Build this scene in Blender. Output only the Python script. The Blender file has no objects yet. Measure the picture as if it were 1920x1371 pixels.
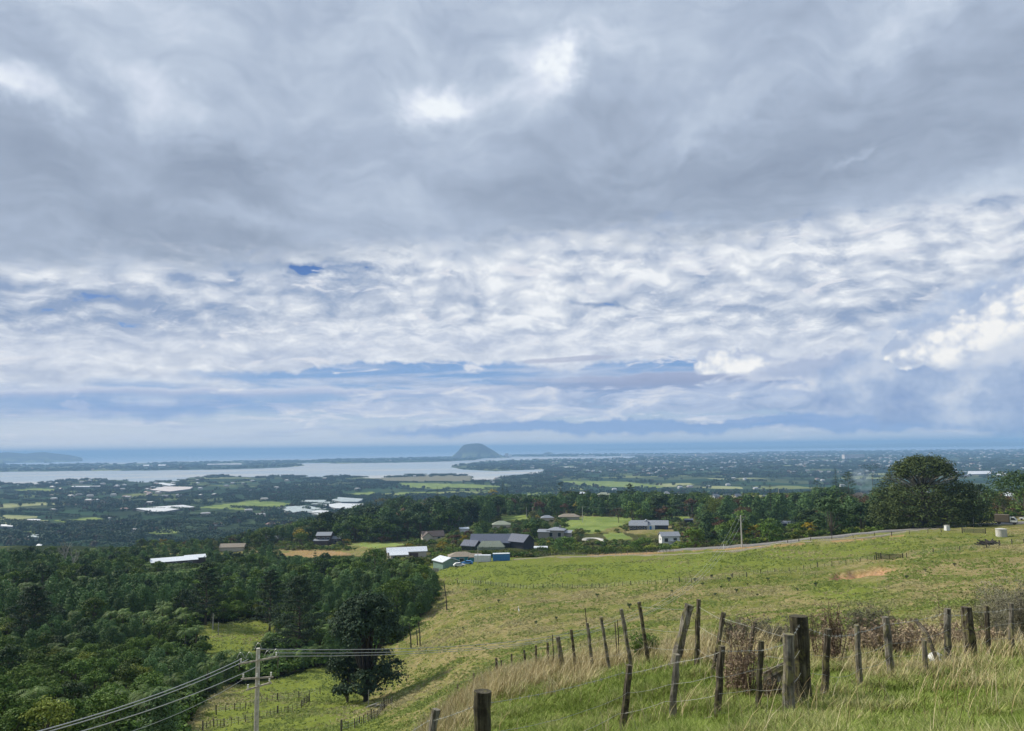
import bpy, math, random
import numpy as np
from mathutils import Vector, Matrix, noise as mnoise
random.seed(7); RNG = np.random.default_rng(7)
scn = bpy.context.scene
COL = scn.collection
# ------------------------------------------------------------------ camera
CAM_H = 160.0
F = 1397.0
W0, H0 = 1920.0, 1371.0
LEVEL_Y = 839.5                     # photo row of the true level line at mid width
PITCH = math.atan((LEVEL_Y - H0/2)/F)
ROLL = math.radians(0.72)
cam_d = bpy.data.cameras.new('camera'); cam = bpy.data.objects.new('camera', cam_d); COL.objects.link(cam)
scn.camera = cam
cam_d.sensor_fit = 'HORIZONTAL'; cam_d.sensor_width = 36.0; cam_d.lens = 36.0*F/W0
cam_d.clip_start = 0.1; cam_d.clip_end = 200000.0
fwd = Vector((0, math.cos(PITCH), math.sin(PITCH)))
up0 = Vector((0, -math.sin(PITCH), math.cos(PITCH)))
rt0 = Vector((1, 0, 0))
rt = rt0*math.cos(ROLL) - up0*math.sin(ROLL)
up = up0*math.cos(ROLL) + rt0*math.sin(ROLL)
M = Matrix((rt, up, -fwd)).transposed().to_4x4(); M.translation = Vector((0, 0, CAM_H))
cam.matrix_world = M
def ray(u, v):
    """world direction (unit horizontal length) through photo pixel u, v (1920 x 1371)"""
    d = fwd*F + rt*(u - W0/2) + up*(H0/2 - v)
    return d
def azel(u, v):
    d = ray(u, v).normalized()
    return math.atan2(d.x, d.y), math.asin(d.z)
def tanel(u, v):
    d = ray(u, v); return d.z/math.hypot(d.x, d.y)
def az_np(u, v):
    u = np.asarray(u, float); v = np.asarray(v, float)
    x = fwd.x*F + rt.x*(u-W0/2) + up.x*(H0/2-v)
    y = fwd.y*F + rt.y*(u-W0/2) + up.y*(H0/2-v)
    z = fwd.z*F + rt.z*(u-W0/2) + up.z*(H0/2-v)
    return np.arctan2(x, y), z/np.hypot(x, y)
def proj_np(P):
    P = np.asarray(P, float) - np.array([0, 0, CAM_H])
    f = P@np.array(fwd); r = P@np.array(rt); q = P@np.array(up)
    f = np.where(f < 1e-3, 1e-3, f)
    return W0/2 + F*r/f, H0/2 - F*q/f
# ------------------------------------------------------------------ node helper
class S:
    """a node socket with arithmetic"""
    g = None
    def __init__(s, o): s.o = o
    def __add__(a, b): return mth('ADD', a, b)
    __radd__ = __add__
    def __sub__(a, b): return mth('SUBTRACT', a, b)
    def __rsub__(a, b): return mth('SUBTRACT', b, a)
    def __mul__(a, b): return mth('MULTIPLY', a, b)
    __rmul__ = __mul__
    def __truediv__(a, b): return mth('DIVIDE', a, b)
    def __rtruediv__(a, b): return mth('DIVIDE', b, a)
    def __neg__(a): return mth('MULTIPLY', a, -1.0)
def put(inp, v):
    if isinstance(v, S): S.g.links.new(v.o, inp)
    elif v is not None:
        if hasattr(inp, 'default_value') and hasattr(inp.default_value, '__len__') and not hasattr(v, '__len__'):
            v = [v]*len(inp.default_value)
        if hasattr(inp.default_value, '__len__') and len(inp.default_value) == 4 and len(v) == 3: v = (*v, 1)
        inp.default_value = v
def mth(op, a, b=None, c=None, clamp=False):
    n = S.g.nodes.new('ShaderNodeMath'); n.operation = op; n.use_clamp = clamp
    put(n.inputs[0], a)
    if b is not None: put(n.inputs[1], b)
    if c is not None: put(n.inputs[2], c)
    return S(n.outputs[0])
def vec(op, a, b=None, out=0):
    n = S.g.nodes.new('ShaderNodeVectorMath'); n.operation = op
    put(n.inputs[0], a)
    if b is not None: put(n.inputs[3 if op == 'SCALE' else 1], b)
    return S(n.outputs[out])
def comb(x, y, z=0.0):
    n = S.g.nodes.new('ShaderNodeCombineXYZ'); put(n.inputs[0], x); put(n.inputs[1], y); put(n.inputs[2], z); return S(n.outputs[0])
comb3 = comb
def sep(v):
    n = S.g.nodes.new('ShaderNodeSeparateXYZ'); put(n.inputs[0], v); return S(n.outputs[0]), S(n.outputs[1]), S(n.outputs[2])
NDIM = '3D'
def noise(v, scale=1.0, detail=4.0, rough=0.55, dist=0.0, col=False, lac=2.0):
    n = S.g.nodes.new('ShaderNodeTexNoise'); n.noise_dimensions = NDIM; put(n.inputs['Vector'], v); put(n.inputs['Scale'], scale)
    put(n.inputs['Detail'], detail); put(n.inputs['Roughness'], rough); put(n.inputs['Distortion'], dist); put(n.inputs['Lacunarity'], lac)
    return S(n.outputs[1 if col else 0])
def voro(v, scale=1.0, feat='F1', out='Distance', rnd=1.0, smooth=None):
    n = S.g.nodes.new('ShaderNodeTexVoronoi'); n.voronoi_dimensions = NDIM; n.feature = feat; put(n.inputs['Vector'], v); put(n.inputs['Scale'], scale); put(n.inputs['Randomness'], rnd)
    if smooth is not None: put(n.inputs['Smoothness'], smooth)
    return S(n.outputs[out])
def remap(x, a, b, c=0.0, d=1.0, mode='SMOOTHSTEP'):
    n = S.g.nodes.new('ShaderNodeMapRange'); n.interpolation_type = mode; n.clamp = True
    for i, v in enumerate((x, a, b, c, d)): put(n.inputs[i], v)
    return S(n.outputs[0])
def mix(f, a, b, blend='MIX', clamp=True):
    n = S.g.nodes.new('ShaderNodeMix'); n.data_type = 'RGBA'; n.blend_type = blend; n.clamp_factor = clamp
    put(n.inputs[0], f); put(n.inputs[6], a); put(n.inputs[7], b); return S(n.outputs[2])
def ramp(x, stops, mode='LINEAR'):
    n = S.g.nodes.new('ShaderNodeValToRGB'); cr = n.color_ramp; cr.interpolation = mode
    put(n.inputs[0], x)
    while len(cr.elements) < len(stops): cr.elements.new(0.5)
    for e, (p, c) in zip(cr.elements, stops):
        e.position = p; e.color = (*c, 1) if hasattr(c, '__len__') else (c, c, c, 1)
    return S(n.outputs[0])
def L(r, g, b):
    """sRGB 0..255 to linear"""
    f = lambda c: (c/255/12.92 if c/255 <= 0.04045 else ((c/255+0.055)/1.055)**2.4)
    return (f(r), f(g), f(b))
# ------------------------------------------------------------------ sky: a real sky with cloud layers in direction space
SUN_AZ, SUN_EL = math.radians(-62), math.radians(38)       # sun left of the view, a little ahead
world = bpy.data.worlds.new('World'); scn.world = world; world.use_nodes = True
nt = world.node_tree; nt.nodes.clear(); S.g = nt
def build_sky():
    tc = nt.nodes.new('ShaderNodeTexCoord')
    D = vec('NORMALIZE', S(tc.outputs['Generated']))
    x, y, z = sep(D)
    comb = lambda a, b, c=0.0: comb3(a + c*7.31, b + c*3.17) if c else comb3(a, b)
    zc = mth('MAXIMUM', z, 0.012)
    az = mth('ARCTAN2', x, y); el = mth('ARCSINE', z)
    A = comb(az, el)
    yc = mth('MAXIMUM', y, 0.05); row = mth('ARCTANGENT', z/yc + (x/yc)*math.tan(ROLL))   # like elevation, but level with the photo's rows
    px, py = x/(zc+0.03), y/(zc+0.03)                       # point on a flat cloud layer overhead
    P = comb(px, py)
    # warped direction coordinates, so that nothing below has a clean outline
    w = vec('SCALE', vec('SUBTRACT', noise(A, 9.0, 5, 0.6, col=True), (0.5, 0.5, 0.5)), 0.10)
    w = vec('MULTIPLY', w, (1.0, 0.45, 0.0))
    AW = vec('ADD', A, w)
    def blob(u, v, su, sv, ang=0.0, src=AW):
        a, e = azel(u, v)
        n = nt.nodes.new('ShaderNodeMapping'); n.vector_type = 'TEXTURE'
        put(n.inputs['Vector'], src); n.inputs['Location'].default_value = (a, e, 0)
        n.inputs['Rotation'].default_value = (0, 0, math.radians(ang)); n.inputs['Scale'].default_value = (2.1*su/F, 2.1*sv/F, 1.0)
        g = nt.nodes.new('ShaderNodeTexGradient'); g.gradient_type = 'SPHERICAL'; nt.links.new(n.outputs[0], g.inputs[0])
        return remap(S(g.outputs[1]), 0.0, 1.0)
    def blobs(rows, src=AW):
        t = None
        for r in rows:
            b = blob(*r[:4], r[5] if len(r) > 5 else 0.0, src)*r[4]
            t = b if t is None else t + b
        return t
    def elv(v): return azel(960, v)[1]
    # clear sky, hazier near the horizon
    sk = nt.nodes.new('ShaderNodeTexSky'); sk.sky_type = 'NISHITA'; sk.sun_disc = False
    sk.sun_elevation = SUN_EL; sk.sun_rotation = SUN_AZ; sk.altitude = 160; sk.air_density = 1.2; sk.dust_density = 2.0
    nish = vec('SCALE', S(sk.outputs[0]), 0.10)
    elS = row
    clear = ramp(remap(elS, 0.0, 0.5, mode='LINEAR'), [(0.0, L(238, 240, 246)), (0.03, L(212, 223, 238)), (0.09, L(176, 200, 228)), (0.16, L(132, 171, 220)), (0.34, L(104, 147, 208)), (0.5, L(62, 108, 178)), (1.0, L(50, 96, 165))])
    col = mix(0.12, clear, nish)
    # --- thin bands near the horizon
    bn = noise(comb(az*5.0, el*62.0), 1.0, 6, 0.6, 0.3)
    bands = remap(bn, 0.40, 0.66)*remap(elS, 0.0, 0.03)*remap(elS, 0.15, 0.09)
    col = mix(bands*0.8, col, ramp(noise(comb(az*9, el*90), 1.0, 5, 0.6), [(0.3, L(160, 180, 212)), (0.6, L(205, 215, 232))]))
    bn2 = noise(comb(az*14.0, el*120.0, 3.0), 1.0, 5, 0.65)
    puffs = remap(bn2, 0.52, 0.62)*blobs([(700, 775, 420, 16, 1.0), (60, 815, 90, 10, 1.0), (1000, 770, 300, 26, 1.0), (250, 795, 160, 5, .8), (270, 825, 120, 10, .8)], A)
    col = mix(puffs*0.85, col, L(212, 219, 232))
    # --- altocumulus deck, mottled, from about 5 to 17 degrees
    elq = row - az*az*0.04 - az*0.02
    wq = vec('SCALE', vec('SUBTRACT', noise(A, 11.0, 3, 0.5, col=True), (.5, .5, .5)), 0.035)
    qx, qy, _ = sep(vec('ADD', comb(az, elq), wq))
    up_w = remap(row, elv(640), elv(500))
    cellA = noise(comb(qx*17.0, qy*38.0), 1.0, 8, 0.66, 0.0)
    cellB = noise(comb(qx*32.0 + 5, qy*80.0), 1.0, 7, 0.66, 0.0)
    cell = cellB + (cellA - cellB)*(up_w*0.75+0.2)
    fine = 1.0 - voro(comb(qx*24.0, qy*56.0, 3.0), 1.0, 'SMOOTH_F1', smooth=0.7)
    big = noise(comb(px*0.55, py*0.3, 4.0), 1.6, 3, 0.5)
    m = (cell-0.5)*1.25 + (fine-0.60)*0.42 + (big-0.5)*0.35 - 0.03
    mt = m + blobs([(550, 500, 70, 6, -0.55, 4), (620, 506, 50, 5, -0.4, 4), (700, 500, 50, 5, -0.3, -4), (1130, 567, 50, 4, -0.4, -10), (1150, 560, 110, 9, -0.14, -8), (200, 560, 130, 10, -0.16), (60, 575, 110, 26, -0.13), (170, 610, 220, 22, -0.14),
                    (330, 600, 120, 20, -0.12), (700, 560, 200, 30, -0.05), (80, 590, 60, 9, 0.15), (640, 585, 400, 22, 0.02), (900, 490, 500, 40, 0.10),
                    (20, 470, 180, 26, 0.22), (1500, 520, 500, 60, 0.05), (1650, 575, 260, 12, -0.11), (1100, 620, 300, 30, 0.05), (250, 690, 300, 30, 0.02), (900, 640, 500, 34, 0.08),
                    (450, 545, 180, 14, -0.07), (1230, 480, 250, 30, 0.04), (1450, 455, 300, 14, 0.08, 8)])
    deck_cov = remap(mt, -0.50, -0.36)
    deck_col = ramp(remap(mt, -0.30, 0.26, mode='LINEAR'), [(0.0, L(148, 167, 198)), (0.18, L(167, 182, 206)), (0.38, L(187, 198, 216)), (0.58, L(207, 215, 228)), (0.80, L(227, 232, 239)), (1.0, L(244, 247, 250))])
    smooth_low = remap(elS, elv(580), elv(660))
    deck_col = mix(smooth_low*0.5, deck_col, ramp(noise(comb(az*7, el*30, 1.0), 1.0, 4, 0.5), [(0.3, L(192, 203, 224)), (0.68, L(232, 236, 243))]))
    holes = blobs([(640, 708, 260, 13, 0.9), (1000, 706, 330, 17, 1.25), (330, 765, 300, 20, 0.0), (850, 690, 150, 10, 0.4), (1250, 655, 330, 16, 0.25), (1250, 700, 160, 12, .5)], AW)
    edge = remap(row + (noise(comb(az*6, el*26), 1.0, 5, 0.6)-0.5)*0.05, elv(742), elv(700))
    deck = edge*deck_cov*(1.0 - remap(holes, 0.35, 0.95))
    col = mix(deck*0.97, col, deck_col)
    # --- soft grey low roll cloud across the whole width and its darker right part
    e0 = (noise(comb(az*6.0, 0.3), 1.0, 6, 0.62)-0.5)*0.030
    def band(v0u, v1u, th, soft, amp=1.0):
        (u0, v0), (u1, v1) = v0u, v1u
        a0, q0 = azel(u0, v0)[0], elv(v0); a1, q1 = azel(u1, v1)[0], elv(v1)
        cen = (az - a0)*((q1-q0)/(a1-a0)) + q0
        dd = row - cen - e0*amp
        return dd
    d1 = band((0, 734), (1000, 738), 0, 0)
    roll_fade = remap(noise(comb(az*3.0, 5.0), 1.0, 2, .5), 0.3, 0.5)*0.5 + 0.5
    b1 = remap(d1, 0.0075, 0.0035)*remap(d1, -0.012, 0.002)*remap(az, azel(1020, 700)[0], azel(880, 700)[0])*roll_fade
    col = mix(b1*0.85, col, ramp(remap(d1, -0.010, 0.007, mode='LINEAR'), [(0.0, L(152, 175, 214)), (0.55, L(178, 192, 220)), (1.0, L(216, 222, 236))]))
    d2 = band((1000, 726), (1500, 700), 0, 0)
    b2 = remap(d2, 0.014, 0.009)*remap(d2, -0.030, -0.004)*remap(az, azel(860, 700)[0], azel(1200, 700)[0])*remap(az, azel(2050, 700)[0], azel(1700, 700)[0])
    col = mix(b2*0.93, col, ramp(remap(d2, -0.016, 0.014, mode='LINEAR'), [(0.0, L(142, 166, 206)), (0.5, L(150, 165, 198)), (0.85, L(166, 178, 207)), (1.0, L(196, 206, 226))]))
    d3 = band((600, 690), (1130, 671), 0, 0)
    lens_ = blob(1062, 674, 85, 5, 2, A) + (noise(comb(az*30, el*70), 1.0, 4, .6)-0.5)*0.9
    col = mix(remap(lens_, 0.30, 0.75)*0.65, col, L(166, 176, 203))
    # broken cumulus belt under the roll, right and centre
    belt_n = noise(comb(az*13.0, el*48.0, 7.0), 1.0, 7, 0.62, 0.4)
    belt = remap(belt_n + (blobs([(1250, 752, 430, 24, 0.30), (1430, 745, 110, 22, 0.10), (820, 762, 260, 18, 0.16), (1750, 745, 220, 60, 0.26)], A)), 0.58, 0.72)
    col = mix(belt*0.85, col, ramp(belt_n, [(0.34, L(156, 176, 210)), (0.52, L(190, 203, 226)), (0.68, L(226, 229, 237))]))
    bluebase = remap(blobs([(1350, 797, 460, 11, 0.9), (1000, 800, 300, 8, 0.6), (1790, 778, 190, 16, 0.9), (290, 762, 290, 17, 0.8)], AW), 0.15, 0.95)
    col = mix(bluebase*0.7, col, L(122, 160, 212))
    # --- cumulus: billowed heads with lit upper-left sides
    bw = vec('ADD', A, vec('SCALE', vec('SUBTRACT', noise(A, 26.0, 5, 0.62, col=True), (.5, .5, .5)), 0.030))
    def cumulus(rows, col, soft=0.17, lit=(1.0,), flat=None):
        f = blobs(rows, bw)
        bill = voro(comb(az, el*1.2), 42.0, 'SMOOTH_F1', smooth=0.6)*0.55 + voro(comb(az, el*1.2, 4.0), 110.0, 'SMOOTH_F1', smooth=0.6)*0.20
        v = f - bill*0.55
        cov = remap(v, 0.16, 0.16+soft)
        if flat is not None: cov = cov*flat
        sh = noise(comb(az*26.0, el*38.0, 2.0), 1.0, 7, 0.66)
        bill = bill + (0.53-sh)*0.85
        return v, cov, bill
    v, cov, bill = cumulus([(1345, 693, 40, 20, 0.95), (1375, 678, 36, 19, 1.0), (1405, 688, 46, 17, 0.85), (1440, 692, 44, 11, 0.8), (1475, 694, 40, 8, .7)], col, flat=remap(el, azel(1380, 704)[1], azel(1380, 697)[1]))
    col = mix(cov, col, ramp(remap(bill + (1-v)*0.25, 0.05, 0.55, mode='LINEAR'), [(0.0, L(250, 250, 249)), (0.35, L(238, 240, 243)), (0.7, L(214, 221, 233)), (1.0, L(190, 201, 222))]))
    v, cov, bill = cumulus([(1540, 683, 80, 16, 0.9), (1630, 688, 90, 16, 0.9), (1500, 700, 120, 12, 0.7), (1720, 690, 80, 20, .7)], col, soft=0.3, flat=remap(el, azel(1600, 716)[1], azel(1600, 702)[1]))
    col = mix(cov*0.95, col, ramp(remap(v, 0.1, 0.9, mode='LINEAR'), [(0.0, L(228, 232, 240)), (0.35, L(205, 213, 229)), (1.0, L(176, 190, 216))]))
    # the tall bank on the right, its grey underside first
    v, cov, bill = cumulus([(1850, 690, 190, 75, 1.1), (1740, 735, 130, 36, 0.85), (1930, 660, 120, 70, 1.1), (1990, 640, 140, 100, 1.3), (1700, 712, 90, 26, .8)], col, soft=0.5)
    gr = noise(comb(az*16, el*22, 9.0), 1.0, 6, 0.6)
    col = mix(cov*0.95, col, ramp(gr + remap(el, elv(770), elv(640))*0.1, [(0.30, L(140, 164, 204)), (0.52, L(172, 190, 218)), (0.70, L(206, 215, 230))]))
    v, cov, bill = cumulus([(1700, 660, 30, 20, 0.9), (1735, 645, 40, 24, 1.0), (1782, 640, 40, 26, 1.15), (1825, 640, 40, 24, 1.0), (1798, 668, 40, 18, 0.9), (1858, 625, 40, 26, 1.0), (1885, 605, 38, 28, 1.0), (1925, 590, 44, 34, 1.2), (1980, 570, 70, 44, 1.3)], col)
    under = remap(el - az*0.42, azel(1790, 700)[1]-azel(1790, 700)[0]*0.42, azel(1790, 664)[1]-azel(1790, 664)[0]*0.42)
    col = mix(cov*(under*0.85+0.15), col, ramp(remap(bill*1.25 + (1-v)*0.14, 0.10, 0.62, mode='LINEAR'), [(0.0, L(247, 247, 246)), (0.25, L(232, 235, 240)), (0.55, L(208, 216, 230)), (1.0, L(178, 193, 218))]))
    # --- the high grey sheet of stratocumulus, ragged lower edge
    elu = row - az*az*0.16
    wu = vec('SCALE', vec('SUBTRACT', noise(A, 5.0, 3, 0.5, col=True), (.5, .5, .5)), 0.12)
    ux, uy, _ = sep(vec('ADD', comb(az, elu), wu))
    dx = noise(comb(ux*4.6, uy*11.0), 1.0, 8, 0.60, 0.1)
    ex = noise(comb(ux*15.0 + 3, uy*34.0), 1.0, 5, 0.6, 0.2)
    t = (dx-0.5)*1.08 + (ex-0.5)*0.40 + 0.02
    AX = vec('ADD', AW, vec('MULTIPLY', vec('SUBTRACT', noise(A, 24.0, 4, 0.6, col=True), (0.5, 0.5, 0.5)), (0.05, 0.04, 0.0)))
    t = t + blobs([(200, 300, 300, 60, -0.34, -9), (130, 400, 230, 50, -0.36, -6), (400, 330, 110, 34, -0.20, -10), (60, 100, 120, 34, -0.26, -25),
                   (1450, 330, 420, 70, -0.26, 4), (1050, 325, 160, 60, -0.24), (1750, 200, 260, 90, -0.26, 10), (1330, 140, 230, 40, -0.16, 12), (620, 80, 420, 50, -0.06),
                   (285, 175, 75, 36, 0.42, -20), (20, 150, 60, 22, 0.45), (130, 190, 150, 40, 0.25, -20), (790, 190, 60, 26, 0.50, -10), (870, 190, 70, 18, 0.30, 10),
                   (1050, 108, 34, 34, 0.50, 55), (1005, 150, 60, 46, 0.38, 20), (1020, 125, 50, 40, 0.15), (1700, 50, 90, 26, 0.34, 18), (1400, 180, 170, 26, 0.22, 28), (560, 250, 180, 40, 0.08),
                   (400, 390, 130, 18, 0.26, -8), (1590, 302, 36, 7, 0.36, 15), (1880, 350, 100, 30, 0.30, 20), (700, 330, 240, 60, -0.05), (1180, 240, 180, 30, 0.08, 30), (100, 20, 200, 40, 0.2), (480, 30, 300, 40, .1), (960, 60, 900, 120, 0.06)], AX)
    sheet_col = ramp(remap(t, -0.62, 0.80, mode='LINEAR'), [(0.0, L(144, 158, 180)), (0.22, L(158, 172, 193)), (0.42, L(173, 187, 208)), (0.60, L(190, 203, 221)), (0.80, L(214, 223, 238)), (1.0, L(240, 246, 252))])
    ed = row + (noise(comb(az*5.0, el*16.0, 1.5), 1.0, 8, 0.66)-0.5)*0.095 + (cell-0.5)*0.09
    e_line = mth('ADD', elv(458), az*0.045)
    sheet = remap(ed - e_line + blobs([(150, 470, 250, 20, 0.02), (1850, 400, 200, 50, -0.04)], A), -0.024, 0.026)
    col = mix(sheet, col, sheet_col)
    # below the horizon: hazy grey, only seen past the edge of the sea
    col = mix(remap(z, 0.0, -0.02), col, L(150, 170, 195))
    bg = nt.nodes.new('ShaderNodeBackground'); put(bg.inputs[0], col); put(bg.inputs[1], 1.0)
    out = nt.nodes.new('ShaderNodeOutputWorld'); nt.links.new(bg.outputs[0], out.inputs[0])
NDIM = '2D'
build_sky()
NDIM = '3D'
world.cycles.sampling_method = 'NONE'
sun_d = bpy.data.lights.new('sun', 'SUN'); sun = bpy.data.objects.new('sun', sun_d); COL.objects.link(sun)
sun_d.energy = 5.0; sun_d.angle = math.radians(8); sun_d.color = (1.0, 0.93, 0.80)
sdir = Vector((math.sin(SUN_AZ)*math.cos(SUN_EL), math.cos(SUN_AZ)*math.cos(SUN_EL), math.sin(SUN_EL)))
sun.rotation_euler = sdir.to_track_quat('Z', 'Y').to_euler()
scn.view_settings.view_transform = 'Standard'; scn.view_settings.look = 'None'; scn.view_settings.gamma = 1.0
scn.view_settings.exposure = 0.0
scn.cycles.use_denoising = True
scn.cycles.use_adaptive_sampling = True; scn.cycles.adaptive_threshold = 0.02; scn.cycles.adaptive_min_samples = 12
scn.cycles.max_bounces = 4; scn.cycles.diffuse_bounces = 2; scn.cycles.glossy_bounces = 2; scn.cycles.transparent_max_bounces = 8
# ------------------------------------------------------------------ tags and mesh helpers
def tag(o, label=None, cat=None, group=None, kind=None):
    if label: o['label'] = label
    if cat: o['category'] = cat
    if group: o['group'] = group
    if kind: o['kind'] = kind
    return o
def empty(name, loc=(0, 0, 0), rz=0.0, parent=None):
    o = bpy.data.objects.new(name, None); COL.objects.link(o); o.location = loc; o.rotation_euler = (0, 0, rz); o.empty_display_size = 0.2
    if parent: o.parent = parent
    return o
def mesh_np(name, V, Fc, mats=(), smooth=False, midx=None, attrs=None):
    """V (n,3); Fc (m,k) array or list of arrays with different k"""
    V = np.asarray(V, np.float32).reshape(-1, 3)
    groups = Fc if isinstance(Fc, list) else [Fc]
    groups = [np.asarray(g, np.int32) for g in groups if len(g)]
    me = bpy.data.meshes.new(name)
    me.vertices.add(len(V)); me.vertices.foreach_set('co', V.ravel())
    loops = np.concatenate([g.ravel() for g in groups]); sizes = np.concatenate([np.full(len(g), g.shape[1], np.int32) for g in groups])
    me.loops.add(len(loops)); me.loops.foreach_set('vertex_index', loops)
    starts = np.concatenate([[0], np.cumsum(sizes)[:-1]]).astype(np.int32)
    me.polygons.add(len(sizes)); me.polygons.foreach_set('loop_start', starts); me.polygons.foreach_set('loop_total', sizes)
    if midx is not None: me.polygons.foreach_set('material_index', np.asarray(midx, np.int32))
    me.polygons.foreach_set('use_smooth', np.full(len(sizes), bool(smooth)))
    for m in (mats if isinstance(mats, (list, tuple)) else [mats]): me.materials.append(m)
    for k, a in (attrs or {}).items():
        a = np.asarray(a, np.float32)
        if a.ndim == 2: at = me.attributes.new(k, 'FLOAT_COLOR', 'POINT'); at.data.foreach_set('color', np.c_[a, np.ones(len(a))].astype(np.float32).ravel() if a.shape[1] == 3 else a.ravel())
        else: at = me.attributes.new(k, 'FLOAT', 'POINT'); at.data.foreach_set('value', a)
    me.update(calc_edges=True)
    return me
def obj_me(name, me, parent=None, loc=None, rz=None):
    o = bpy.data.objects.new(name, me); COL.objects.link(o)
    if parent: o.parent = parent
    if loc is not None: o.location = loc
    if rz is not None: o.rotation_euler = (0, 0, rz)
    return o
class MB:
    """collects primitives; build() links them as ONE mesh object"""
    def __init__(s): s.V = []; s.F = {3: [], 4: []}; s.n = 0
    def add(s, V, Fs):
        V = np.asarray(V, float).reshape(-1, 3); s.V.append(V)
        for f in Fs: s.F.setdefault(len(f), []).append([i + s.n for i in f])
        s.n += len(V); return s
    def box(s, c, size, rz=0.0, R=None, taper=1.0):
        x, y, z = [q/2 for q in size]
        P = np.array([[-x, -y, -z], [x, -y, -z], [x, y, -z], [-x, y, -z], [-x*taper, -y*taper, z], [x*taper, -y*taper, z], [x*taper, y*taper, z], [-x*taper, y*taper, z]])
        if R is not None: P = P@np.array(R).T
        if rz: cc, ss = math.cos(rz), math.sin(rz); P = P@np.array([[cc, ss, 0], [-ss, cc, 0], [0, 0, 1]])
        return s.add(P + np.array(c), [(0, 3, 2, 1), (4, 5, 6, 7), (0, 1, 5, 4), (1, 2, 6, 5), (2, 3, 7, 6), (3, 0, 4, 7)])
    def tube(s, pts, rad, n=8, cap=True, jit=0.0):
        pts = [Vector(p) for p in pts]; m = len(pts)
        rad = [rad]*m if not hasattr(rad, '__len__') else rad
        V = []; t0 = (pts[1]-pts[0]).normalized(); ref = Vector((0, 0, 1)) if abs(t0.z) < 0.9 else Vector((1, 0, 0))
        a = t0.cross(ref).normalized()
        for i, p in enumerate(pts):
            t = (pts[min(i+1, m-1)] - pts[max(i-1, 0)]).normalized()
            a = (a - t*a.dot(t)).normalized(); b = t.cross(a)
            for k in range(n):
                an = 2*math.pi*k/n; rr = rad[i]*(1 + (random.uniform(-jit, jit) if jit else 0))
                V.append(p + (a*math.cos(an) + b*math.sin(an))*rr)
        Fs = [(i*n+k, i*n+(k+1) % n, (i+1)*n+(k+1) % n, (i+1)*n+k) for i in range(m-1) for k in range(n)]
        if cap and n > 2: Fs += [tuple(range(n-1, -1, -1)), tuple((m-1)*n+k for k in range(n))]
        return s.add([tuple(v) for v in V], Fs)
    def build(s, name, mat, parent=None, loc=None, rz=None, smooth=False):
        me = mesh_np(name, np.concatenate(s.V), [np.array(v) for v in s.F.values() if v], mat, smooth)
        return obj_me(name, me, parent, loc, rz)
def newmat(name):
    m = bpy.data.materials.new(name); m.use_nodes = True; m.node_tree.nodes.clear(); S.g = m.node_tree
    b = S.g.nodes.new('ShaderNodeBsdfPrincipled'); o = S.g.nodes.new('ShaderNodeOutputMaterial'); S.g.links.new(b.outputs[0], o.inputs[0])
    return m, b
def pos():
    g = S.g.nodes.new('ShaderNodeNewGeometry'); return S(g.outputs['Position'])
def objco():
    g = S.g.nodes.new('ShaderNodeTexCoord'); return S(g.outputs['Object'])
def attr(name, out='Color'):
    g = S.g.nodes.new('ShaderNodeAttribute'); g.attribute_name = name; return S(g.outputs[out])
def bump(h, strength=0.5, dist=0.1):
    n = S.g.nodes.new('ShaderNodeBump'); put(n.inputs['Height'], h); n.inputs['Strength'].default_value = strength; n.inputs['Distance'].default_value = dist; return S(n.outputs[0])
def rnd():
    n = S.g.nodes.new('ShaderNodeObjectInfo'); return S(n.outputs['Random'])
def simple(name, c, rough=0.7, var=0.15, scale=6.0, metal=0.0, stain=None, obj=True):
    m, b = newmat(name)
    p = objco() if obj else pos()
    f = noise(p, scale, 6, 0.6)
    c2 = tuple(min(1, q*(1+var)) for q in c); c1 = tuple(q*(1-var) for q in c)
    col = mix(remap(f, 0.3, 0.7), c1, c2)
    if stain: col = mix(remap(noise(p, scale*0.35, 5, 0.7), 0.5, 0.7)*0.6, col, stain)
    put(b.inputs['Base Color'], col); b.inputs['Roughness'].default_value = rough; b.inputs['Metallic'].default_value = metal
    put(b.inputs['Normal'], bump(f, 0.15, 0.02))
    return m
# ------------------------------------------------------------------ terrain heights
def pchip(x, y, xq):
    x = np.asarray(x, float); y = np.asarray(y, float); h = np.diff(x); d = np.diff(y)/h
    m = np.zeros_like(y); w1 = 2*h[1:]+h[:-1]; w2 = h[1:]+2*h[:-1]
    with np.errstate(divide='ignore', invalid='ignore'):
        mm = (w1+w2)/(w1/d[:-1]+w2/d[1:])
    m[1:-1] = np.where(d[:-1]*d[1:] > 0, mm, 0); m[0] = d[0]; m[-1] = d[-1]
    xq = np.clip(xq, x[0], x[-1]); i = np.clip(np.searchsorted(x, xq)-1, 0, len(x)-2)
    t = (xq-x[i])/h[i]
    return (2*t**3-3*t**2+1)*y[i] + (t**3-2*t**2+t)*h[i]*m[i] + (-2*t**3+3*t**2)*y[i+1] + (t**3-t**2)*h[i]*m[i+1]
def smooth_interp(x, y, xq):       # a little rounder than pchip at flat nodes
    return pchip(x, y, xq)
RAD = [4, 6, 9, 12, 16, 20, 30, 45, 70, 100, 130, 160, 200, 250, 290, 340, 400, 500, 700]
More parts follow.
